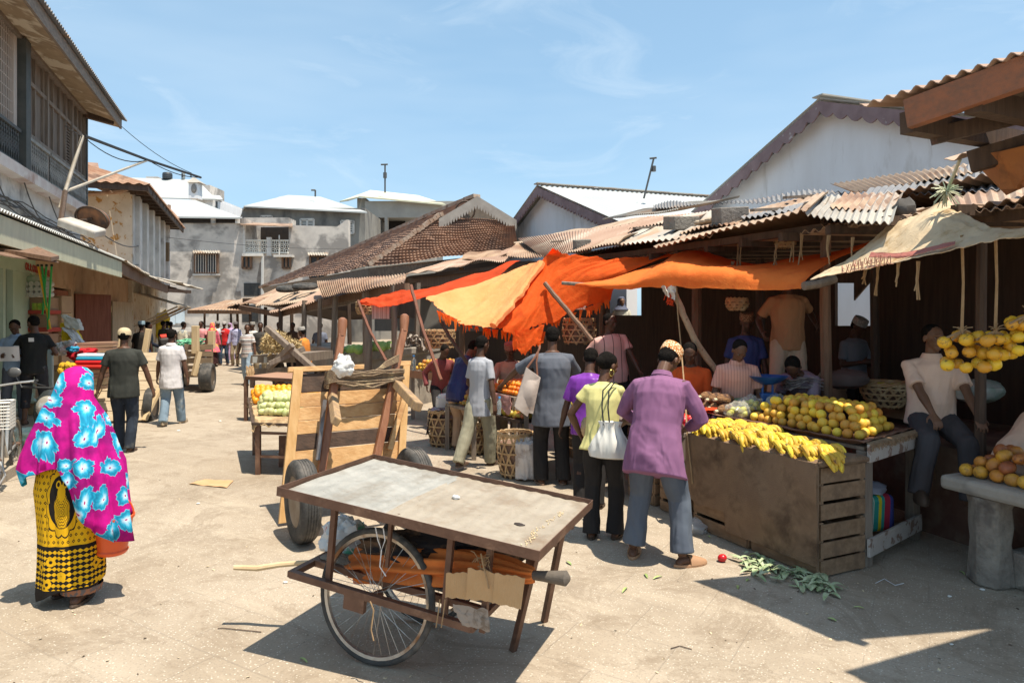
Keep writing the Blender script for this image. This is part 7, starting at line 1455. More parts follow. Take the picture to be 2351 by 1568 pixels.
# banana bunches
BAN=M('ripe_banana',(.62,.40,.03),(.74,.50,.05),scale=12,rough=.55,bump=.1,c3=(.16,.07,.015),s3=38,k3=(.58,.66),rand=.3); BST=M('banana_stem',(.13,.08,.03),(.3,.25,.08),scale=20,rough=.9)
a=MB(); a.tube([(0,0,0),(0,-.012,.008),(0,-.035,.018),(0,-.07,.018),(0,-.105,.004),(0,-.128,-.016),(0,-.140,-.028)],[.006,.009,.020,.0235,.022,.014,.005],8)
ban_me=a.mesh('banana',BAN); a=MB(); a.ell((0,0,.0),(.03,.018,.016),10,6); a.tube([(0,0,.0),(0,.02,.015),(0,.035,.028)],[.014,.011,.012],7); st_me=a.mesh('bunch_stem',BST)
def bunch(loc,rz,n_,tilt,lab,seed):
    r=random.Random(seed); t=thing('banana_bunch',lab,'bananas',loc,rz,'banana bunches along the front of the stall')
    s=bpy.data.objects.new('stem',st_me); COL.objects.link(s); s.parent=t
    for k in range(n_):
        lay=k%2; a_=(k/(n_-1)-.5)*2.0; o=bpy.data.objects.new('banana',ban_me); COL.objects.link(o); o.parent=t
        o.location=(math.sin(a_)*.045,-.004-.012*lay,.012-.026*lay); o.rotation_euler=(tilt+r.uniform(-.12,.12)+(.28 if lay else 0),r.uniform(-.2,.2)+a_*.25,a_*.55+r.uniform(-.06,.06)); o.scale=(r.uniform(.9,1.08),)*3
    return t
k=0
for row,(x,z,ys,tl) in enumerate(((.085,.885,[.05+.15*i for i in range(10)],.16),(.20,.905,[.12+.16*i for i in range(9)],.05),(.33,.915,[.85+.14*i for i in range(5)],.0))):
    for i,y in enumerate(ys):
        rw=('front','middle','back')[row]; bunch(sf(x+rnd(-.015,.015),y+rnd(-.015,.015),z+rnd(-.006,.01)),math.atan2(-.904,.427)+PI/2+rnd(-.35,.35),rnd(0,1)>.5 and 11 or 9,tl+rnd(-.1,.1),'bunch of spotted yellow bananas, number %d from the near end of the %s row'%(i+1,rw),k); k+=1
# table of oranges
t=thing('stall_table','timber stall table with flaking white end boards under the heap of oranges','table',sf(1,.9,0))
a=MB(SF); a.prism([(.5,.02,.885),(1.50,.28,.885),(1.55,2.1,.885),(.5,2.1,.885)],(0,0,.025)); part(a,'table_top',OLDW,t,False)
a=MB(SF); a.grid(lambda u,v:V((lerp(.47,1.52,v),lerp(0,2.1,u)+.3*v*(1-u),.918+.012*nz(u*14,v*9)+(.035 if (u<.025 or v<.04) else 0))),60,30,thick=(0,0,-.006)); part(a,'burlap',M('red_brown_burlap',(.17,.08,.05),(.23,.12,.075),scale=5,rough=1,bump=.5,bscale=110),t)
for x,y in ((.54,.05),(1.47,.30),(.54,2.0),(1.47,2.0)):
    a=MB(SF); a.box((x,y,.44),(.085,.085,.88)); part(a,'leg',OLDW,t,False,bevel=.008)
for z in (.80,.09):
    a=MB(SF); p=V((.50,-.03,z)); q=V((1.50,.235,z)); a.hexa([p,q,q+V((0,0,.135)),p+V((0,0,.135))],(.008,-.03,0)) if False else a.hexa([p,q,q+V((0,0,.135)),p+V((0,0,.135))],(-.006,.024,0)); part(a,'end_board',WPB,t,False,bevel=.003)
a=MB(SF); r=random.Random(2)
for k in range(300):
    u=r.random(); p=V((lerp(.5,1.5,u),-.03+.265*u,.935)); d=V((r.uniform(-.04,.04),-.02,-r.uniform(.01,.05))); a.tube([p+V((0,.03,.01)),p+d*.4+V((0,-.01,.01)),p+d],.0025,3)
for k in range(150):
    p=V((1.52+r.uniform(-.02,.05),.26+r.uniform(-.03,.05),.93)); a.tube([p,p+V((r.uniform(0,.07),r.uniform(-.04,.02),-r.uniform(.1,.3))),p+V((r.uniform(-.0,.1),r.uniform(-.05,.02),-r.uniform(.25,.44)))],.003,3)
part(a,'frayed_edge',M('frayed_burlap',(.22,.14,.08),(.3,.2,.12),scale=20,rough=1),t)
# fruit helpers
def fruit_mesh(nm,mat,r,s=(1,1,1),bumpy=.02,dimple=True): a=MB(); a.ell((0,0,0),(r*s[0],r*s[1],r*s[2]),14,10,fn=lambda d:1-(.10*max(0,d.z-.9)*10 if dimple else 0)+bumpy*nz(d.x*3,d.y*3,d.z*3)); return a.mesh(nm,mat)
def place(me,nm,pts,lab,cat,group,sc_=.1,seed=0,rot=3.1):
    r=random.Random(seed)
    for p in pts:
        o=bpy.data.objects.new(nm,me); COL.objects.link(o); o.location=p; o.rotation_euler=(r.uniform(-rot,rot),r.uniform(-rot,rot),r.uniform(-3,3)); s=1+r.uniform(-sc_,sc_); o.scale=(s,s,s); tag(o,lab,cat,group)
def pile(fn,nx,ny,r,layers,seed=0,jit=.25,step=1.5):
    """fn(u,v)-> surface point; layers shrink towards the middle, only the outer shell is laid"""
    R_=random.Random(seed); out=[]
    for l in range(layers):
        m=l*.5
        for i in range(nx-l):
            for j in range(ny-l):
                if l<layers-1 and not (i==0 or j==0 or i==nx-l-1): continue
                if l and R_.random()<.08: continue
                u=(i+.5+m+R_.uniform(-jit,jit)*.5)/nx; v=(j+.5+m+R_.uniform(-jit,jit)*.5)/ny; out.append(fn(u,v)+V((0,0,r*(.95+step*l)+R_.uniform(-.1,.1)*r)))
    return out
ORM=M('yellow_green_orange',(.78,.42,.04),(.68,.44,.06),scale=9,rough=.55,bump=.15,bscale=120,c3=(.42,.36,.05),s3=12,k3=(.6,.72),rand=.45); om=fruit_mesh('orange',ORM,.040)
def of(u,v): return sf(lerp(.60,1.36,v)+0,lerp(.14,1.34,u)+.25*v*(1-u),.925)
place(om,'orange',pile(of,13,9,.040,4,1,jit=.6,step=1.35),'yellow-green orange in the big heap on the table behind the bananas','orange','oranges heaped behind the bananas')
lm=fruit_mesh('lime',M('yellow_lime',(.45,.45,.08),(.58,.50,.08),scale=9,rough=.45,rand=.4),.028)
NET=M('clear_bag',(.8,.78,.72),rough=.2,alpha=.22)
for i,(x,y,z,lab) in enumerate(((.62,1.46,1.0,'lowest clear bag of small limes between the pineapples and the oranges'),(.82,1.50,1.04,'middle clear bag of small limes between the pineapples and the oranges'),(1.12,1.42,1.04,'clear knotted bag of limes at the back of the orange heap'))):
    t=thing('lime_bag',lab,'bag',sf(x,y,z-.07)); r=random.Random(i)
    for k in range(16):
        a_=r.uniform(0,6.3); q=r.uniform(.02,.09); o=bpy.data.objects.new('lime',lm); COL.objects.link(o); o.parent=t; o.location=(q*math.cos(a_),q*math.sin(a_),.03+r.uniform(0,.11)*(1-q/.12)); o.rotation_euler=(r.random()*3,r.random()*3,0)
    a=MB(); a.ell(sf(x,y,z),(.115,.115,.085),30,20,fn=crump(i,.25)); part(a,'clear_film',NET,t)
# pineapples
PIM=M('pineapple_skin',(.07,.03,.016),(.26,.13,.05),scale=26,rough=.8,bump=.8,bscale=40,k=(.46,.56)); PEND=M('pale_stalk_end',(.62,.55,.36),rough=.8)
def pineapple():
    t=thing('pineapple','','pineapple',(0,0,0)); a=MB(); n_=18; rings=[]
    for i in range(19):
        y=-.10+i*.2/18; R_=.058*math.sqrt(max(.02,1-(y/.108)**2)); rings.append([V(((R_*(1+.09*abs(math.sin((k*2*PI/36)*6.5+i*.9))*abs(math.sin(i*1.57))))*math.cos(k*2*PI/36),y,(R_*(1+.09*abs(math.sin((k*2*PI/36)*6.5+i*.9))))*math.sin(k*2*PI/36))) for k in range(36)])
    a.loft(rings); part(a,'flesh_body',PIM,t)
    a=MB(); a.tube([(0,-.10,0),(0,-.135,0)],.016,8); part(a,'stalk',PEND,t)
    a=MB(); r=random.Random(1)
    for k in range(22):
        a_=k*2.4; q=V((math.cos(a_),.0,math.sin(a_))); y0=.1; tip=V((0,.1+r.uniform(.05,.14),0))+q*r.uniform(.02,.05); s=V((-q.z,0,q.x))*.008; a.add([V((0,y0,0))+q*.014-s,V((0,y0,0))+q*.014+s,tip],[(0,1,2)])
    part(a,'leaf_crown',M('pineapple_leaf',(.10,.17,.09),(.17,.24,.14),scale=9,rough=.6),t,False); return kids(t)
pp=pineapple(); r=random.Random(6); first=True
for i,(x,y,z) in enumerate([(.62,1.62+.118*k,.985) for k in range(4)]+[(.66,1.68+.118*k,1.075) for k in range(3)]+[(.92,1.66+.118*k,.985) for k in range(4)]):
    lab='pineapple with its cut stalk towards the street, number %d from the oranges, %s'%(((i%4)+1 if i<4 else i-3 if i<7 else i-6),('front lower row','front upper row','back row')[0 if i<4 else 1 if i<7 else 2])
    o=pp if first else copy_tree(pp); first=False; o.location=sf(x,y,z); o.rotation_euler=(r.uniform(-.1,.1),r.uniform(-1,1)*0,math.atan2(.904,-.427)-PI+r.uniform(-.2,.2)+PI/2+PI/2-0.0); o['label']=lab; o['group']='pineapples stacked behind the bananas'
    o.rotation_euler.z=math.atan2(.427,.904)-PI/2+r.uniform(-.15,.15)
# blue scale
t=thing('weighing_scale','blue shop weighing scale with a wide round pan behind the pineapples','scale',sf(1.35,1.95,.93)); BLU=M('blue_enamel',(.03,.13,.38),(.02,.09,.28),scale=9,rough=.35)
sp=W(1762,905,6.85); b=V((sp.x,sp.y,0))
a=MB(); a.box(b+V((0,0,1.05)),(.17,.14,.17)); part(a,'base',BLU,t,bevel=.012)
a=MB(); a.loft([[b+V((q*math.cos(k*PI/16),q*math.sin(k*PI/16),z)) for k in range(32)] for z,q in ((1.215,.03),(1.22,.07),(1.25,.13),(1.29,.185),(1.302,.198),(1.304,.19),(1.26,.12),(1.23,.05))]); part(a,'pan',BLU,t)
a=MB(); a.tube([b+V((-.05,0,1.13)),b+V((-.05,0,1.23))],.012,8); a.tube([b+V((.05,0,1.13)),b+V((.05,0,1.23))],.012,8); part(a,'pan_support',BLU,t)
a=MB(); a.tube([b+V((0,-.072,1.06)),b+V((0,-.076,1.06))],.045,20); part(a,'dial',M('white_dial',(.6,.6,.58)),t)
# papers and cloth on the stall
for c_,lab,mt in (((1632,948,6.75),'sheet of orange paper lying beside the bananas','o'),((1668,930,6.95),'orange cloth hanging over the edge below the pink shirted seller','o'),((1840,898,6.9),'pile of newspapers on the platform in front of the bending man','n')):
    p=W(*c_); a=MB(); 
    for k in range(1 if mt=='o' else 6): a.grid(lambda u,v:p+V(((u-.5)*.34,(v-.5)*.26,.02+k*.02+.04*nz(u*3,v*3,k*3+p.x)+.03*math.sin(u*3))),10,8,thick=(0,0,-.003))
    solo(a,'paper' if mt=='n' else 'cloth',M('newspaper',(.42,.38,.36),(.2,.16,.16),scale=22,rough=.9) if mt=='n' else RED1,lab,'paper' if mt=='n' else 'cloth')
# tomato table (left of the bananas)
def trestle(pts,z,lab,top,legm=OLDW,name='stall_table',th=.04,board=None):
    c=[V((p[0],p[1],z)) for p in pts]; t=thing(name,lab,'table',(c[0]+c[2])/2*1.0-V((0,0,z))); a=MB(); a.hexa(c,(0,0,-th)); part(a,'table_top',top,t,False,bevel=.004)
    m=(c[0]+c[2])/2
    for p in c: a=MB(); q=p.lerp(m,.07); a.beam(q-V((0,0,th)),V((q.x,q.y,0)),.06,.06); part(a,'leg',legm,t,False)
    if board: a=MB(); a.hexa([c[0]+V((0,0,.01)),c[1]+V((0,0,.01)),c[1]-V((0,0,.13)),c[0]-V((0,0,.13))],(-.01,-.02,0)); part(a,'front_board',board,t,False)
    return t
quad=lambda a_,b_,d:[a_,b_,(b_[0]+.904*d,b_[1]+.427*d),(a_[0]+.904*d,a_[1]+.427*d)]
trestle(quad((1.56,6.28),(1.04,7.36),.95),.82,'timber table of tomatoes and aubergines left of the bananas',OLDW)
for i,(y,z) in enumerate(((6.6,0),(7.1,0),(6.6,.36))): crate(frame((1.72-(y-6.6)*.45,y,z),.44),.36,.44,.34,'old slatted crate under the tomato table, %s'%('near lower','far lower','upper')[i],seed=9+i)
def tf_(a_,b_,d,z): return lambda u,v:V((lerp(a_[0],b_[0],u)+.904*d*v,lerp(a_[1],b_[1],u)+.427*d*v,z))
TOM=M('red_tomato',(.60,.03,.012),(.45,.02,.01),scale=9,rough=.3,rand=.2); tm=fruit_mesh('tomato',TOM,.036,(1,1,.85))
place(tm,'tomato',pile(tf_((1.60,6.32),(1.32,6.9),.30,.83),7,4,.034,2,3),'red tomato in the heap at the corner next to the bananas','tomato','tomatoes beside the bananas')
em=fruit_mesh('aubergine',M('dark_aubergine',(.03,.01,.03),(.06,.02,.05),rough=.25),.036,(1,1,1.5)); place(em,'aubergine',pile(tf_((1.95,6.48),(1.7,7.0),.3,.83),5,3,.036,2,4),'dark purple aubergine behind the tomatoes','aubergine','aubergines behind the tomatoes')
nm_=fruit_mesh('red_onion',M('red_onion_skin',(.22,.04,.08),(.30,.08,.10),scale=9,rough=.4,rand=.3),.03); place(nm_,'red_onion',pile(tf_((2.2,6.6),(2.0,7.1),.28,.83),6,3,.03,2,5),'small red onion at the back of the tomato table','onion','red onions on the tomato table')
# middle tables with mangoes, tangerines
trestle(quad((.78,7.40),(.13,8.52),.8),.82,'rough table with white cloth corners on both sides of the tall man',OLDW)
for x,y,lab in ((.77,7.42,'dirty white cloth wrapped round the table corner right of the tall man'),(.16,8.5,'dirty pink-white cloth wrapped round the table corner left of the tall man')):
    a=MB(); a.box((x+.02,y+.02,.80),(.19,.16,.13),rot3(.03,.05,.4)); solo(a,'cloth_wrap',cloth('dirty_white_cloth',(.62,.56,.50),c3=(.3,.22,.17),s3=22),lab,'cloth',bevel=.03)
MGM=M('green_red_mango',(.42,.24,.03),(.30,.28,.04),scale=7,rough=.45,c3=(.42,.08,.04),s3=5,k3=(.5,.65),rand=.5); mg=fruit_mesh('mango',MGM,.05,(.85,.95,1.25))
TGM=M('bright_tangerine',(.80,.22,.01),(.70,.17,.01),scale=9,rough=.45,bump=.1,bscale=100,rand=.2); tg=fruit_mesh('tangerine',TGM,.033)
place(mg,'mango',pile(tf_((.80,7.55),(.25,8.5),.7,.83),9,6,.046,2,6),'green and red mango on the table behind the tall man','mango','mangoes on the white-cornered table')
trestle([(.02,8.75),(-.36,9.45),(.35,9.8),(.72,9.1)],.86,'small table of tangerines under a pink cloth behind the boy',OLDW)
a=MB(); a.grid(lambda u,v:V((lerp(.0,-.38,u)-.02,lerp(8.72,9.45,u)-.02,.88))+V((.03*nz(u*6,v*3),.02*nz(u*7,v*4,3)-.05*v,-.20*v*(1+.4*nz(u*5)))) ,24,8,thick=(.004,.004,0)); solo(a,'pink_cloth',cloth('pink_table_cloth',(.60,.33,.30)),'pink cloth hanging over the front of the tangerine table','cloth')
place(tg,'tangerine',pile(tf_((.04,8.82),(-.30,9.42),.62,.87),11,9,.033,3,7),'bright orange tangerine in the heap behind the boy','tangerine','tangerines heaped behind the boy')
trestle([(.10,8.48),(-.28,9.1),(.0,9.25),(.38,8.65)],.60,'low tray of mangoes under the tangerine table',DRKW,DRKW,'fruit_tray')
place(mg,'mango',pile(tf_((.12,8.50),(-.25,9.08),.3,.61),8,3,.046,2,8),'green and red mango in the low tray below the tangerines','mango','mangoes in the low tray')
trestle([(-.50,9.0),(-.95,9.75),(-.62,9.95),(-.17,9.2)],.66,'low slatted board of small brown oranges left of the boy',OLDW,OLDW,'fruit_tray')
bo_=fruit_mesh('orange',M('dull_orange',(.60,.27,.03),(.48,.25,.04),scale=8,rough=.55,c3=(.3,.26,.05),s3=8,rand=.35),.04)
place(bo_,'orange',pile(tf_((-.50,9.05),(-.9,9.72),.34,.67),7,3,.045,2,9),'dull orange on the low board left of the boy','orange','oranges on the low board')
OK_=W(942,849,12.6); OL=W(1034,862,11.6)
trestle([(OK_.x,OK_.y),(OL.x,OL.y),(OL.x+.5,OL.y+1.0),(OK_.x+.5,OK_.y+1.0)],.90,'wide plywood-fronted table of oranges in front of the navy-shirted man',OLDW,OLDW,board=wood('plywood_front',(.36,.18,.10),(.30,.15,.085),0))
place(bo_,'orange',pile(lambda u,v:V((lerp(OK_.x+.05,OL.x,u)+.45*v,lerp(OK_.y+.05,OL.y+.05,u)+.9*v,.90)),10,8,.042,3,10,step=1.4),'dull orange in the heap on the plywood-fronted table','orange','oranges on the plywood-fronted table')
bw_=W(950,835,12.5); t=thing('water_bottle','empty clear bottle with blue cap at the left end of the orange table','bottle',V((bw_.x,bw_.y,.91))); a=MB(); bottle(a,V((bw_.x,bw_.y,.90)),(0,0,1),1.3); part(a,'bottle_body',PET,t); a=MB(); a.tube([V((bw_.x,bw_.y,1.16)),V((bw_.x,bw_.y,1.19))],.022,10); part(a,'cap',MC['blue_cap'],t)
# oranges and mangoes on the sack covered table, left
yo=fruit_mesh('orange',M('sunny_orange',(.85,.36,.01),(.78,.30,.01),scale=8,rough=.5,rand=.2),.045)
place(yo,'orange',pile(lambda u,v:tabpt(.06+.94*u,.55+.45*v),13,6,.052,2,11),'bright orange on the back half of the sack-covered table','orange','oranges on the sack-covered table')
gm=fruit_mesh('green_mango',M('pale_green_mango',(.45,.50,.18),(.58,.58,.28),scale=5,rough=.5,rand=.3),.05,(.85,.85,1.25))
place(gm,'green_mango',pile(lambda u,v:tabpt(.14+.60*u,.14+.40*v),9,6,.047,3,12),'pale green mango at the front of the sack-covered table','mango','green mangoes on the sack-covered table')
# concrete table, right
t=thing('concrete_table','thick worn concrete table with rough pillar leg at the right edge','table',V((3.5,4.8,0)))
q=[V((3.17,5.07,.73)),V((3.62,3.85,.73)),V((4.9,4.4,.73)),V((4.45,5.6,.73))]
a=MB(); a.hexa(q,(0,0,-.105)); part(a,'slab',CONC,t,False,bevel=.03)
a=MB(); pc=V((3.37,4.86,0)); a.loft([[pc+V((.02+lx*k_+.012*nz(lx*9,z*5),ly*k_+.012*nz(ly*9,z*5,3),z)) for lx,ly in ((-.11,-.04),(-.03,-.13),(.12,-.10),(.14,.05),(.05,.14),(-.08,.11))] for z,k_ in ((0,1.08),(.15,1.02),(.3,.92),(.42,1.0),(.55,.94),(.625,1.12))]); part(a,'pillar',M('rough_concrete',(.20,.165,.135),(.30,.26,.21),scale=6,rough=1,bump=1,bscale=18,c3=(.12,.10,.085),s3=3),t,bevel=.02)
a=MB(); a.hexa([V((3.48,4.82,.26)),V((3.85,3.9,.24)),V((5,4.4,.24)),V((4.6,5.3,.26))],(0,0,-.26)); part(a,'step',MC['rough_concrete'],t,False,bevel=.03)
bm=fruit_mesh('mango',M('ripe_brown_mango',(.62,.28,.03),(.36,.15,.04),scale=9,rough=.5,c3=(.16,.07,.03),s3=14,k3=(.55,.68),rand=.4),.05,(.85,.9,1.1))
place(bm,'mango',pile(lambda u,v:q[0].lerp(q[1],.06+u*.94)+(q[3]-q[0])*(.05+.5*v),12,6,.046,3,13),'blotchy ripe mango on the concrete table','mango','mangoes on the concrete table',seed=5)
# hanging mango nets
HM=M('yellow_hanging_mango',(.80,.42,.02),(.70,.42,.04),scale=7,rough=.4,c3=(.20,.12,.04),s3=20,k3=(.56,.66),rand=.3); hm=fruit_mesh('mango',HM,.046,(.95,.95,.85),.10)
def mbunch(x,y0,y1,Y,n_,lab,wd):
    r=random.Random(int(x)); top=W(x,y0,Y); c=W(x,y1,Y); t=thing('mango_bunch',lab,'mangoes',c,0,'mangoes hanging on twine'); k=0
    for row in range(3):
        for i in range(n_-(row==2)):
            o=bpy.data.objects.new('mango',hm); COL.objects.link(o); o.parent=t; o.location=((i-(n_-1)/2+.5*(row%2)+r.uniform(-.12,.12))*.083,r.uniform(-.05,.05),.085-row*.082+r.uniform(-.012,.012)); o.rotation_euler=(r.uniform(-.6,.6),r.uniform(-.6,.6),r.uniform(0,3)); s=r.uniform(.88,1.08); o.scale=(s,s,s)
            if r.random()<.6: o2=o.copy(); COL.objects.link(o2); o2.location=(o.location.x+.03,.09,o.location.z+.02)
    a=MB(); j=c+V((0,0,.15)); a.tube([top,top.lerp(j,.5)+V((.01,0,0)),j],[.011,.009,.011],6)
    for k in range(5): a.tube([j,c+V(((k-2)*.06,r.uniform(-.04,.04),.09))],.008,5)
    for k in range(10): d=V((r.uniform(-1,1),r.uniform(-1,1),r.uniform(-.5,1))).normalized()*r.uniform(.02,.07); a.tube([j,j+d*.5+V((0,0,.01)),j+d],.004,3)
    part(a,'twine',RT,t)
mbunch(2208,540,812,4.6,3,'left one of the two neighbouring bunches of yellow mangoes hanging before the seated seller',0); mbunch(2285,530,812,4.5,3,'right one of the two neighbouring bunches of yellow mangoes hanging before the seated seller',0); mbunch(2362,520,775,4.4,3,'bunch of yellow mangoes cut off by the right edge of the photo',0)
# baskets
CANE=M('split_cane',(.46,.30,.15),(.36,.22,.10),scale=12,rough=.8,bump=.2,c3=(.56,.42,.24),s3=7)
def basket(loc,r0,r1,h,lab,n_=14,seed=0,fill=None,name='woven_basket'):
    t=thing(name,lab,'basket',loc); a=MB(); L=V(loc); R=lambda z:lerp(r0,r1,min(1,z/h))+.03*math.sin(PI*min(1,z/h)); rr=random.Random(seed)
    P=lambda th,z,o=0:L+V(((R(z)+o)*math.cos(th),(R(z)+o)*math.sin(th),z))
    def strip(pts,w_,nrmo):
        for p,q_ in zip(pts,pts[1:]): a.beam(p,q_,.005,w_,up=(0,0,1))
    for k in range(n_):
        for s in (1,-1):
            th=k*2*PI/n_+rr.uniform(-.05,.05); 
            pts=[P(th+s*z*1.5/h*.62,z,.004*s) for z in [h*i/6 for i in range(7)]]
            for p,q_ in zip(pts,pts[1:]):
                tdir=(q_-p).normalized(); out=V((p.x-L.x,p.y-L.y,0)).normalized(); sd=tdir.cross(out).normalized()*.011; a.add([p-sd,p+sd,q_+sd,q_-sd],[(0,1,2,3)])
    for z in (h*.1,h*.34,h*.58,h*.8):
        N=36; pts=[P(k*2*PI/N,z,.008) for k in range(N)]
        for k in range(N): p=pts[k]; q_=pts[(k+1)%N]; a.add([p-V((0,0,.010)),q_-V((0,0,.010)),q_+V((0,0,.010)),p+V((0,0,.010))],[(0,1,2,3)])
    o=part(a,'weave',CANE,t,False); sm_=o.modifiers.new('thick','SOLIDIFY'); sm_.thickness=.004
    a=MB(); 
    for k in range(3): a.tube([P(j*2*PI/30,h-.02+k*.012+.008*math.sin(j*3+k*2),.0) for j in range(30)],.010,6,close=True)
    part(a,'rim',CANE,t)
    a=MB(); a.loft([[P(j*2*PI/20,z,-.02) for j in range(20)] for z in (.01,h*.5,h*.78)]); part(a,'filling',fill or M('dusky_fill',(.16,.09,.06),(.24,.15,.10),scale=14,rough=1,bump=.8),t); return t
g1=G(1021,1022); basket(V((g1.x,g1.y,0)),.20,.24,.52,'large open-weave cane basket standing left of the boy, white bag on top',12,1)
g2=G(1086,1044); basket(V((g2.x+.03,g2.y+.1,0)),.13,.19,.44,'smaller cane basket close behind the legs of the boy',12,2)
g3=G(1183,1098); basket(V((g3.x,g3.y+.1,0)),.16,.21,.52,'cane basket with a white sack over it left of the tall man',13,3)
a=MB(); a.grid(lambda u,v:V((g3.x+.02+.26*u-.02,g3.y-.10-.05*math.sin(u*3)+.02*nz(u*7,v*3)-(0.03 if v>.1 else -.06),.50-.47*v+.02*nz(u*6,v*2,4))),24,20,thick=(0,.006,0)); solo(a,'white_sack',cloth('grey_white_sack',(.60,.55,.51),c3=(.38,.32,.28),s3=7),'greyish white sack hanging over the basket beside the tall man','sack')
a=MB(); c=V((g1.x-.02,g1.y,.63)); a.box(c,(.20,.15,.15),rot3(0,.06,.3)); a.ell(c+V((0,0,.09)),(.085,.06,.045),12,8,fn=lambda d:1+.35*nz(d.x*4,d.y*4,d.z*4)); o=solo(a,'carrier_bag',M('white_carrier',(.72,.70,.66),(.62,.6,.55),scale=6,rough=.5,c3=(.1,.35,.18),s3=3.5,k3=(.64,.68)),'white carrier bag with red lettering on top of the large basket','bag',bevel=.03)
m2=scrawl('',0,c+V((-.08,-.085,.01)),c+V((.07,-.045,.01)),.07,None,7,5); part(m2,'red_letters',MC['red_paint'],o)
a=MB(); a.grid(lambda u,v:V((g1.x-.26+.34*u,g1.y-.16+.32*v,.545+.03*nz(u*5,v*5)-(.0 if u>.2 else .38*(.2-u)/.2))),26,16,thick=(0,0,-.008)); solo(a,'mauve_sack',cloth('dusty_mauve_sack',(.30,.22,.25),c3=(.45,.38,.38),s3=9),'dusty mauve sack draped over the left side of the large basket','sack')
bk1=W(2033,900,7.3); t=basket(V((bk1.x,bk1.y,.93)),.14,.26,.26,'wide straw basket of small limes on the platform left of the seated seller',16,4,name='straw_basket')
place(lm,'lime',[V((bk1.x+.14*math.cos(k*2.4)*math.sqrt(k/16),bk1.y+.14*math.sin(k*2.4)*math.sqrt(k/16),1.16)) for k in range(16)],'small green lime in the straw basket','lime','limes in the straw basket')
for x,y,Y,r0,r1,h,lab in ((837,722,12.8,.12,.15,.22,'round straw basket hanging under the far shed, left of the red awning'),(1692,713,8.2,.08,.12,.14,'small straw basket standing high beside the man in dark blue'),(1010,800,13.2,.26,.28,.35,'dark cane basket behind the heap of oranges'),(1330,790,9.6,.2,.22,.35,'cane basket stacked in the shade behind the tall man'),(1802,570,7.4,.07,.10,.13,'small straw basket hanging under the roof above the platform')):
    p=W(x,y,Y); basket(p-V((0,0,0)),r0,r1,h,lab,10,int(x))
for x,y,Y,lab in ((1110,705,11.5,'pink-white checked woven bag hanging in the shade, near the red awning'),(1318,690,9.6,'faded checked woven bag hanging left of the dark pole'),(875,716,12.6,'square checked woven bag hanging beside the straw basket')):
    a=MB(); a.box(W(x,y,Y),(.32,.12,.26)); a.tube([W(x,y,Y)+V((-.1,0,.12)),W(x,y,Y)+V((0,0,.3)),W(x,y,Y)+V((.1,0,.12))],.008,5); solo(a,'woven_bag',stripes('checked_bag_%d'%int(x),[(0,(.52,.40,.36)),(.5,(.32,.20,.17)),(.62,(.5,.38,.34)),(.85,(.28,.16,.15))],.08,0),lab,'bag','checked bags hanging in the shed',bevel=.02)
# bags near the stall
t=thing('striped_bag','bag with red, blue, yellow and green stripes standing under the stall table','bag',V((3.08,5.75,.12)))
sb_=W(2004,1165,5.75)
a=MB(); a.box(sb_+V((0,0,-.02)),(.26,.22,.30),rot3(.08,-.08,.15)); m_=stripes('bag_stripes',[(0,(.42,.02,.05)),(.18,(.04,.05,.22)),(.36,(.70,.58,.02)),(.48,(.03,.32,.26)),(.62,(.55,.6,.5)),(.65,(.03,.32,.26)),(.80,(.70,.58,.02)),(.9,(.03,.32,.26))],.27,0)
nt_=m_.node_tree; 
for n__ in nt_.nodes:
    if n__.type=='MATH' and n__.operation=='ADD': n__.inputs[1].default_value=5.4-.27*0+ (0.0)
part(a,'bag_body',m_,t,bevel=.04)
a=MB(); a.ell(sb_+V((-.02,0,.16)),(.13,.1,.06),14,8,fn=lambda d:1+.4*nz(d.x*4,d.y*4,d.z*4)); part(a,'grey_liner',M('grey_film',(.34,.35,.42),rough=.4),t)
a=MB(); a.ell(W(2025,1268,5.7),(.16,.12,.05),14,8,fn=lambda d:1+.2*nz(d.x*4,d.y*4,d.z*4)); solo(a,'blue_bag',M('dark_blue_plastic',(.02,.025,.12),rough=.3),'dark blue plastic bag flat on the ground below the striped bag','bag')
a=MB(); a.ell(W(2245,897,5.9),(.22,.15,.10),18,10,fn=lambda d:1+.25*nz(d.x*4,d.y*4,d.z*4)); solo(a,'plastic_bag',M('green_white_film',(.35,.33,.32),(.15,.22,.18),scale=6,rough=.4),'pale green and white plastic bag beside the seated seller','bag')
a=MB(); a.ell(W(1940,870,7.2),(.25,.16,.10),18,10,fn=lambda d:1+.3*nz(d.x*4,d.y*4,d.z*4)); solo(a,'grey_sack',cloth('grey_brown_sack',(.16,.12,.11)),'grey-brown sack on the platform behind the thick post','sack')
a=MB(); a.ell(G(1590,1222)+V((0,0,.05)),(.13,.09,.07),18,12,fn=lambda d:1+.35*nz(d.x*5,d.y*5,d.z*5)+.12*nz(d.x*13,d.y*13,d.z*13)); solo(a,'clear_bag',M('crinkled_film',(.6,.6,.6),rough=.12,alpha=.4),'crinkled clear plastic bag on the ground beside the burlap stall','bag')
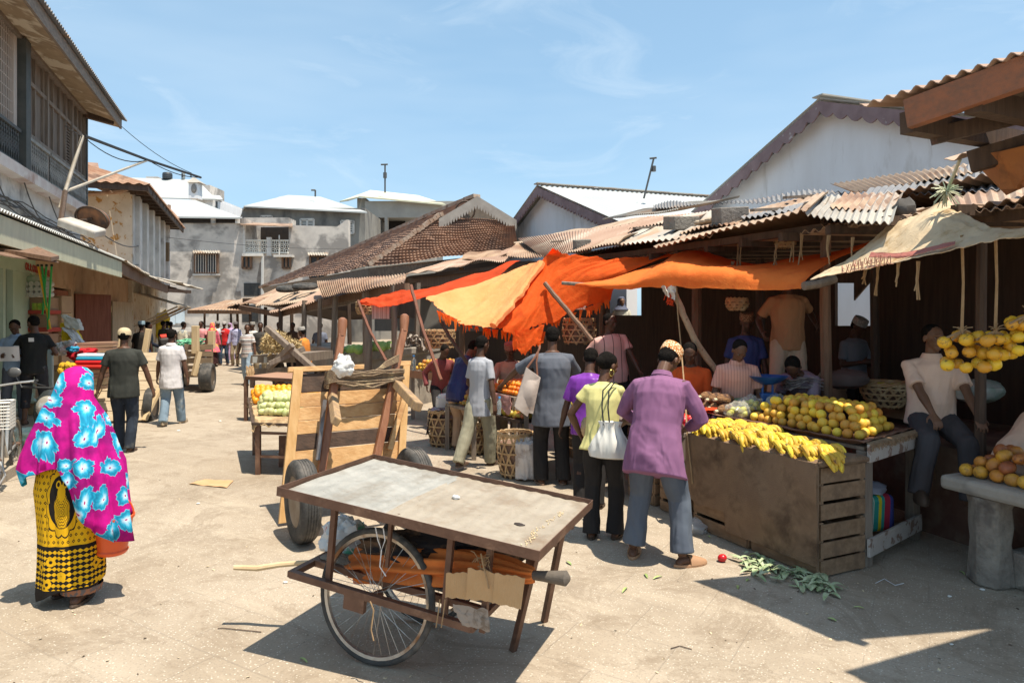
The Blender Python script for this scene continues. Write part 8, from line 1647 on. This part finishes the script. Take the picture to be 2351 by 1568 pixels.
# far counter goods
def scatter(name,lab,cat,mat,n_,fn,size,seed=0,flat=.4,kind='stuff',long=1.0):
    r=random.Random(seed); a=MB()
    for k in range(n_):
        p=fn(r); s=r.uniform(.6,1)*size; R_=rot3(r.uniform(-flat,flat),r.uniform(-flat,flat),r.uniform(0,6.3)); q=[V((-s*long,-s*.3,0)),V((0,-s*.42,s*.12)),V((s*long,0,0)),V((0,s*.42,s*.12)),V((-s*long,s*.2,0))]; a.add([p+R_@v_ for v_ in q],[(0,1,2,3,4)])
    o=solo(a,name,mat,lab,cat,smooth=False)
    if kind: o['kind']=kind
    return o
LEAF=M('fresh_leaf',(.16,.27,.09),(.26,.36,.16),scale=9,rough=.5,rand=.2); LEAFP=M('pale_leaf',(.34,.42,.26),(.22,.33,.17),scale=30,rough=.5)
cb2=lambda x,y,Y:W(x,y,Y)
gcab=fruit_mesh('cabbage',M('pale_cabbage',(.35,.50,.12),(.22,.38,.10),scale=9,rough=.6,rand=.3),.12,(1,1,.75),.15)
place(gcab,'cabbage',[W(782+k*13.5,808-k*1.6-rnd(0,4),15.6-k*.13)+V((0,rnd(0,.3),0)) for k in range(9)],'pale green cabbage lying on the concrete counter','cabbage','cabbages on the far counter')
scatter('dried_fish','heap of grey dried fish on the far counter','fish',M('dried_fish_skin',(.42,.36,.30),(.25,.2,.17),scale=14),420,lambda r:(lambda u:W(lerp(905,985,u),798-r.random()*24*math.sin(PI*min(1,max(0,u*.9+.08))),14.6+r.uniform(-.2,.3)))(r.random()),.12,3,1.2)
# ================= LEFT SHOP GOODS =================
BOX=M('brown_carton',(.36,.22,.13),(.42,.27,.16),scale=4,rough=.9,rand=.25); 
def wbox(x0,x1,y0,y1,Y,lab,mat=BOX,dy=.35,nm='carton',cat='box',g_='cartons stacked at the left shop',rz=0.0):
    a=MB(); p=W(x0,y1,Y); q_=W(x1,y0,Y); a.box(((p.x+q_.x)/2,Y+dy/2,(p.z+q_.z)/2),(q_.x-p.x,dy,q_.z-p.z),rot3(0,0,rz)); return solo(a,nm,mat,lab,cat,g_,bevel=.008)
RTR=M('red_tray',(.42,.05,.03),rough=.5)
b_=wbox(52,112,683,716,13.6,'open carton showing green packets, above the red tray'); a=MB()
for k in range(3): wb(a,74+k*12,84+k*12,696,712,13.56,.03)
part(a,'green_packet',M('green_packet_print',(.2,.5,.05),(.6,.6,.1),scale=12),b_,False)
wbox(54,110,722,752,13.6,'carton between the two red trays'); wbox(50,110,712,721,13.5,'upper red tray under the packets',RTR,.4,'red_tray','tray','red trays'); wbox(54,110,752,762,13.5,'lower red tray at the left shop',RTR,.4,'red_tray','tray','red trays')
wbox(54,112,766,800,13.6,'carton below the lower red tray'); wbox(54,112,802,840,13.6,'carton near the ground behind the man in black'); wbox(56,108,915,952,12.3,'flat carton marked PAPER standing on the pavement',dy=.25)
text('PAPER',Matrix.Translation(W(84,922,12.28))@Matrix.Rotation(PI/2,4,'X'),.11,M('carton_print',(.12,.08,.06)),parent=COL.objects[-1])
for k,(y0,y1) in enumerate(((679,718),(719,738),(739,770),(772,800),(802,850),(852,900))): wbox(118,142,y0,y1,13.9,'carton in the tall narrow stack by the dark red door, number %d from the top'%(k+1))
a=MB(); r=random.Random(1); PK=thing('paper_roll_pack','clear wrapped pack of white paper rolls with green print above the cartons','rolls',W(82,680,13.4))
for row in range(3):
    for i in range(5):
        c=W(58+i*13+r.uniform(-1,1),652+row*12,13.4); a.tube([c,c+V((0,.12,0))],.052,14); 
part(a,'paper_roll',M('paper_roll_white',(.66,.64,.60),(.5,.48,.45),scale=14,rough=.9),PK)
a=MB(); a.ell(W(84,648,13.5),(.3,.1,.14),18,10,fn=lambda d:1+.2*nz(d.x*4,d.y*4,d.z*4)); part(a,'wrapping',M('green_white_wrap',(.55,.6,.54),(.15,.45,.28),scale=4,rough=.3,alpha=.45),PK)
for k,(x0,y0,x1,y1,col,lab) in enumerate(((87,607,116,755,(.75,.42,.02),'yellow broom handle crossing the green ones at the left shop'),(96,607,112,754,(.03,.38,.08),'green broom handle, left of three, at the shop front'),(107,607,98,722,(.03,.38,.08),'green broom handle leaning the other way at the shop front'),(119,607,110,756,(.03,.38,.08),'green broom handle, rightmost and upright, at the shop front'))):
    a=MB(); a.tube([W(x0,y0,12.6),W(x1,y1,12.9)],.018,7); t_=solo(a,'broom',M('broom_%s'%('yellow' if k==0 else 'green'),col,rough=.35),lab,'broom','brooms hanging at the left shop'); a=MB(); a.tube([W(x0,y0,12.6),W(x0,y0+5,12.6)],.022,7); part(a,'handle_cap',BLK,t_)
BR2=[('white_woven_sack',(.66,.66,.66)),('yellow_sack',(.78,.55,.03))]
def sheetp(nm,pts,mat,lab,cat,th=.02,fold=.03):
    c=[W(*p) for p in pts]; a=MB(); a.grid(lambda u,v:c[0].lerp(c[1],u).lerp(c[3].lerp(c[2],u),v)+V((fold*nz(u*4,v*4),fold*nz(u*3,v*3,2),fold*nz(u*5,v*2,5))),14,12,thick=(0,th,0)); return solo(a,nm,mat,lab,cat)
sheetp('sack',[(139,742,13.2),(160,742,13.2),(180,780,13),(142,782,13)],cloth('yellow_sack',(.78,.55,.03)),'yellow sack hanging behind the white one on the dark red door','sack',.15)
sheetp('sack',[(141,752,13.0),(168,758,13.0),(195,795,12.8),(172,788,12.8)],cloth('white_woven_sack',(.70,.68,.68)),'white sack hanging in front of the yellow one on the dark red door','sack',.08)
sheetp('sack',[(141,722,13.1),(178,735,13.1),(186,758,13),(150,752,13)],cloth('cream_sack',(.62,.58,.50)),'cream bag tied above the white sack on the door','sack',.1)
def lump(nm,x,y,Y,r3,mat,lab,cat,g_=None,k=.3): a=MB(); a.ell(W(x,y,Y),r3,26,18,fn=crump(x,.4)); return solo(a,nm,mat,lab,cat,g_)
REDC=cloth('red_cloth',(.50,.02,.03)); 
lump('red_cloth',192,812,12.4,(.24,.16,.10),REDC,'crumpled red cloth heap in front of the shop door','cloth'); lump('rolled_fabric',142,800,12.3,(.09,.1,.11),cloth('rolled_white',(.6,.56,.52)),'rolled white fabric standing left of the red cloth','fabric'); lump('rolled_fabric',160,789,12.3,(.10,.08,.06),MC['rolled_white'],'small white roll lying on top of the red cloth','fabric'); lump('blue_net',168,802,12.1,(.09,.06,.05),M('blue_net',(.02,.25,.42)),'small blue net bundle tucked in the red cloth','net')
for k,(y,c,l) in enumerate(((816,(.60,.68,.72),'folded white and pale blue cloth on top of the pile'),(823,(.02,.28,.42),'folded blue cloth in the pile'),(831,(.55,.02,.02),'folded red cloth, upper of two, in the pile'),(841,(.55,.03,.02),'folded red cloth, lower of two, in the pile'))):
    a=MB(); p=W(218,y,11.9-.05*k); a.box(p,(.46+.03*k,.34,.062),rot3(0,.02,.25)); solo(a,'folded_cloth',cloth('folded_%d'%k,c),l,'cloth','folded cloths in front of the shop',bevel=.025)
for k in range(5):
    a=MB(); a.box(W(210,852+k*9,11.85),(.52,.36,.06),rot3(0,rnd(-.03,.03),.25)); solo(a,'flat_carton',BOX,'flattened carton under the folded cloths, number %d from the top'%(k+1),'carton','flattened cartons under the cloths')
for k in range(4):
    a=MB(); a.box(W(222,806-k*6,12.6),(.62,.4,.04),rot3(0,rnd(-.06,.06),.3)); solo(a,'flat_carton',BOX,'flattened carton behind the white cloth, number %d from the bottom'%(k+1),'carton','flattened cartons behind the cloths')
spm=fruit_mesh('sponge',M('yellow_sponge',(.70,.42,.03),(.6,.34,.02),scale=20,rough=1,bump=.6),.07,(1,1,.8),.4)
place(spm,'sponge',[W(145+(k%4)*12+rnd(-2,2),862-(k//4)*11,11.6) for k in range(11)],'yellow sponge in the heap beside the folded cloths','sponge','yellow sponges')
wbox(108,120,800,930,12.2,'pale blue painted plank standing beside the cartons',M('pale_blue_plank',(.45,.55,.55)),.05,'plank','plank',None)
lump('plastic_bag',50,1000,9.2,(.22,.14,.10),M('white_green_bag',(.66,.68,.64),(.4,.62,.48),scale=3,rough=.4),'white and pale green plastic bag on the pavement edge by the bicycle','bag'); lump('plastic_bag',48,915,12.2,(.22,.14,.13),M('pale_green_bag',(.42,.58,.5),rough=.4),'pale green bag behind the legs of the man in blue','bag')
lump('bright_bag',372,748,29,(.35,.2,.5),M('yellow_bag',(.78,.6,.05)),'yellow bag hanging by the far shop entrance','bag')
for x0,x1,y0,y1,l,c in ((328,340,770,812,'yellow poster on the far shop wall',(.75,.6,.05)),(328,339,815,830,'white notice under the yellow poster',(.7,.7,.68)),(341,352,785,830,'green poster right of the yellow one',(.2,.42,.15))):
    a=MB(); wb(a,x0,x1,y0,y1,23,.02); solo(a,'poster',M('poster_%d'%int(c[0]*100),c,(.5,.45,.2) if c[0]<.74 else (.7,.3,.1),scale=14,k=(.55,.6)),l,'poster')
# ================= LITTER =================
def blade(mb,p,L,w_,rz,curl,r):
    d=V((math.cos(rz),math.sin(rz),0)); s=V((-d.y,d.x,0)); pts=[]
    for i in range(6):
        u=i/5; c=p+d*L*u+V((0,0,.008+curl*math.sin(PI*u)*L*.35)); ww=w_*(math.sin(PI*min(1,u*.8+.12)))*.5+.001; pts.append((c-s*ww,c+V((0,0,-.004)),c+s*ww))
    vs=[q for t_ in pts for q in t_]; fs=[]
    for i in range(5):
        for j in range(2): fs.append((i*3+j,i*3+j+1,(i+1)*3+j+1,(i+1)*3+j))
    mb.add(vs,fs)
r=random.Random(12); a=MB()
for k in range(120):
    u=r.random(); x=lerp(1705,1905,u); y=lerp(1292,1352,u)+r.gauss(0,11); p=G(x,y); p.z=r.uniform(0,.03); blade(a,p,r.uniform(.05,.17),r.uniform(.02,.045),r.uniform(0,6.3),r.uniform(-.1,.9),r)
o=solo(a,'pineapple_leaves',M('cut_green_leaves',(.22,.31,.13),(.48,.52,.33),scale=14,rough=.5),'scattered cut green pineapple leaves on the ground in front of the burlap stall','leaves',smooth=False); o['kind']='stuff'
a=MB()
for x,y in ((1860,1205),(1960,1395),(1720,1330),(1695,1345),(1680,1280),(1740,1275),(1560,1215),(1500,1330),(1480,1318),(705,1522),(1440,1350),(1630,1235),(1950,1225),(2215,1320),(1300,1290),(1900,1420)):
    blade(a,G(x,y),r.uniform(.05,.11),r.uniform(.012,.025),r.uniform(0,6.3),.3,r)
o=solo(a,'loose_leaves',M('yellow_green_leaf',(.40,.46,.16),(.25,.36,.12),scale=20,rough=.5),'single loose leaves and peelings lying about the paving','leaves',smooth=False); o['kind']='stuff'
a=MB()
for k in range(300):
    x=r.uniform(-300,2351); y=846+(1568-846)*r.random()**1.2; p=G(x,y); s=r.uniform(.003,.009)*(1+.07*p.y); R_=rot3(r.uniform(-.5,.5),r.uniform(-.5,.5),r.uniform(0,6)); a.add([p+V((0,0,.004))+R_@V(q_)*s for q_ in ((-1,-.5,0),(.2,-.9,.1),(1.2,.1,0),(0,.8,.2),(-.9,.4,0))],[(0,1,2,3,4)])
o=solo(a,'ground_scraps',M('litter_scraps',(.62,.50,.32),(.10,.07,.045),scale=3.7,rough=.9,k=(.48,.52)),'small scraps of straw, paper and dirt strewn over the paving','litter',smooth=False); o['kind']='stuff'
a=MB()
for x,y,s in ((2255,1355,.02),(2185,1480,.012),(505,968,.03),(410,990,.03),(455,1157,.02),(640,1040,.03),(1640,1190,.02),(2180,1370,.015),(300,1020,.03),(655,1338,.018)):
    p=G(x,y); a.ell(p+V((0,0,s*.4)),(s,s*.7,s*.4),8,6,fn=lambda d:1+.5*nz(d.x*3+x,d.y*3,d.z*3))
o=solo(a,'paper_scraps',M('white_scraps',(.7,.68,.62)),'small crumpled white paper scraps on the paving','litter'); o['kind']='stuff'
c=[G(434,1112),G(520,1121),G(536,1105),G(470,1102)]; a=MB(); a.grid(lambda u,v:c[0].lerp(c[1],u).lerp(c[3].lerp(c[2],u),v)+V((0,0,.012+.012*nz(u*4,v*3))),12,6,thick=(0,0,-.006)); solo(a,'cardboard_piece',CARD,'flat torn piece of pale cardboard lying on the open street','cardboard')
place(tm,'tomato',[G(1658,1289)+V((0,0,.03))],'single red tomato lying on the ground by the burlap stall','tomato',None,0,1,.3)
for pts,l in ((((2010,1340),(2030,1330),(2055,1345),(2075,1340)),'tangled white string lying on the shaded paving'),((((1540,1490),(1560,1484),(1588,1492))),'thin dark twig on the sunlit paving'),(((500,1444),(512,1443),(600,1452)),'long thin dark twig left of the cart shadow')):
    a=MB(); a.tube([G(*p)+V((0,0,.006)) for p in pts],.003,4); solo(a,'string' if 'string' in l else 'twig',MC['white_string'] if 'string' in l else DRKW,l,'string' if 'string' in l else 'twig')
# goods in the shade of the near shed
for i,(x,y,Y,d,lab) in enumerate(((1640,830,8.9,.5,'dark slatted crate on the platform behind the pink striped seller'),(1475,835,9.4,.5,'dark slatted crate in the shade left of the man in orange'),(2065,800,7.6,.5,'slatted crate at the back of the platform above the straw basket'),(1345,845,9.2,.45,'slatted crate stacked behind the mango table'))):
    p=W(x,y,Y); p.z=(.785 if x>2000 else .73) if x>1500 else 0.0; crate(Matrix.Translation(p)@Matrix.Rotation(STREET,4,'Z'),d,.4,.35 if x>1500 else .8,lab,seed=30+i,ns=3 if x>1500 else 6)
for i,(x,Y,h,lab) in enumerate(((1560,9.3,.55,'brown sack standing in the dark behind the man in orange'),(1770,8.9,.6,'brown sack standing left of the legs of the tan-shirted man'),(1900,8.0,.5,'pale sack slumped against the thick post'))):
    p=W(x,800,Y); p.z=(.72 if x>1600 else 0)+h/2; a=MB(); a.ell(p,(.2,.17,h/2),22,16,fn=crump(x,.25)); solo(a,'sack',cloth('market_sack_%d'%i,((.34,.24,.15),(.30,.2,.12),(.42,.34,.25))[i]),lab,'sack')
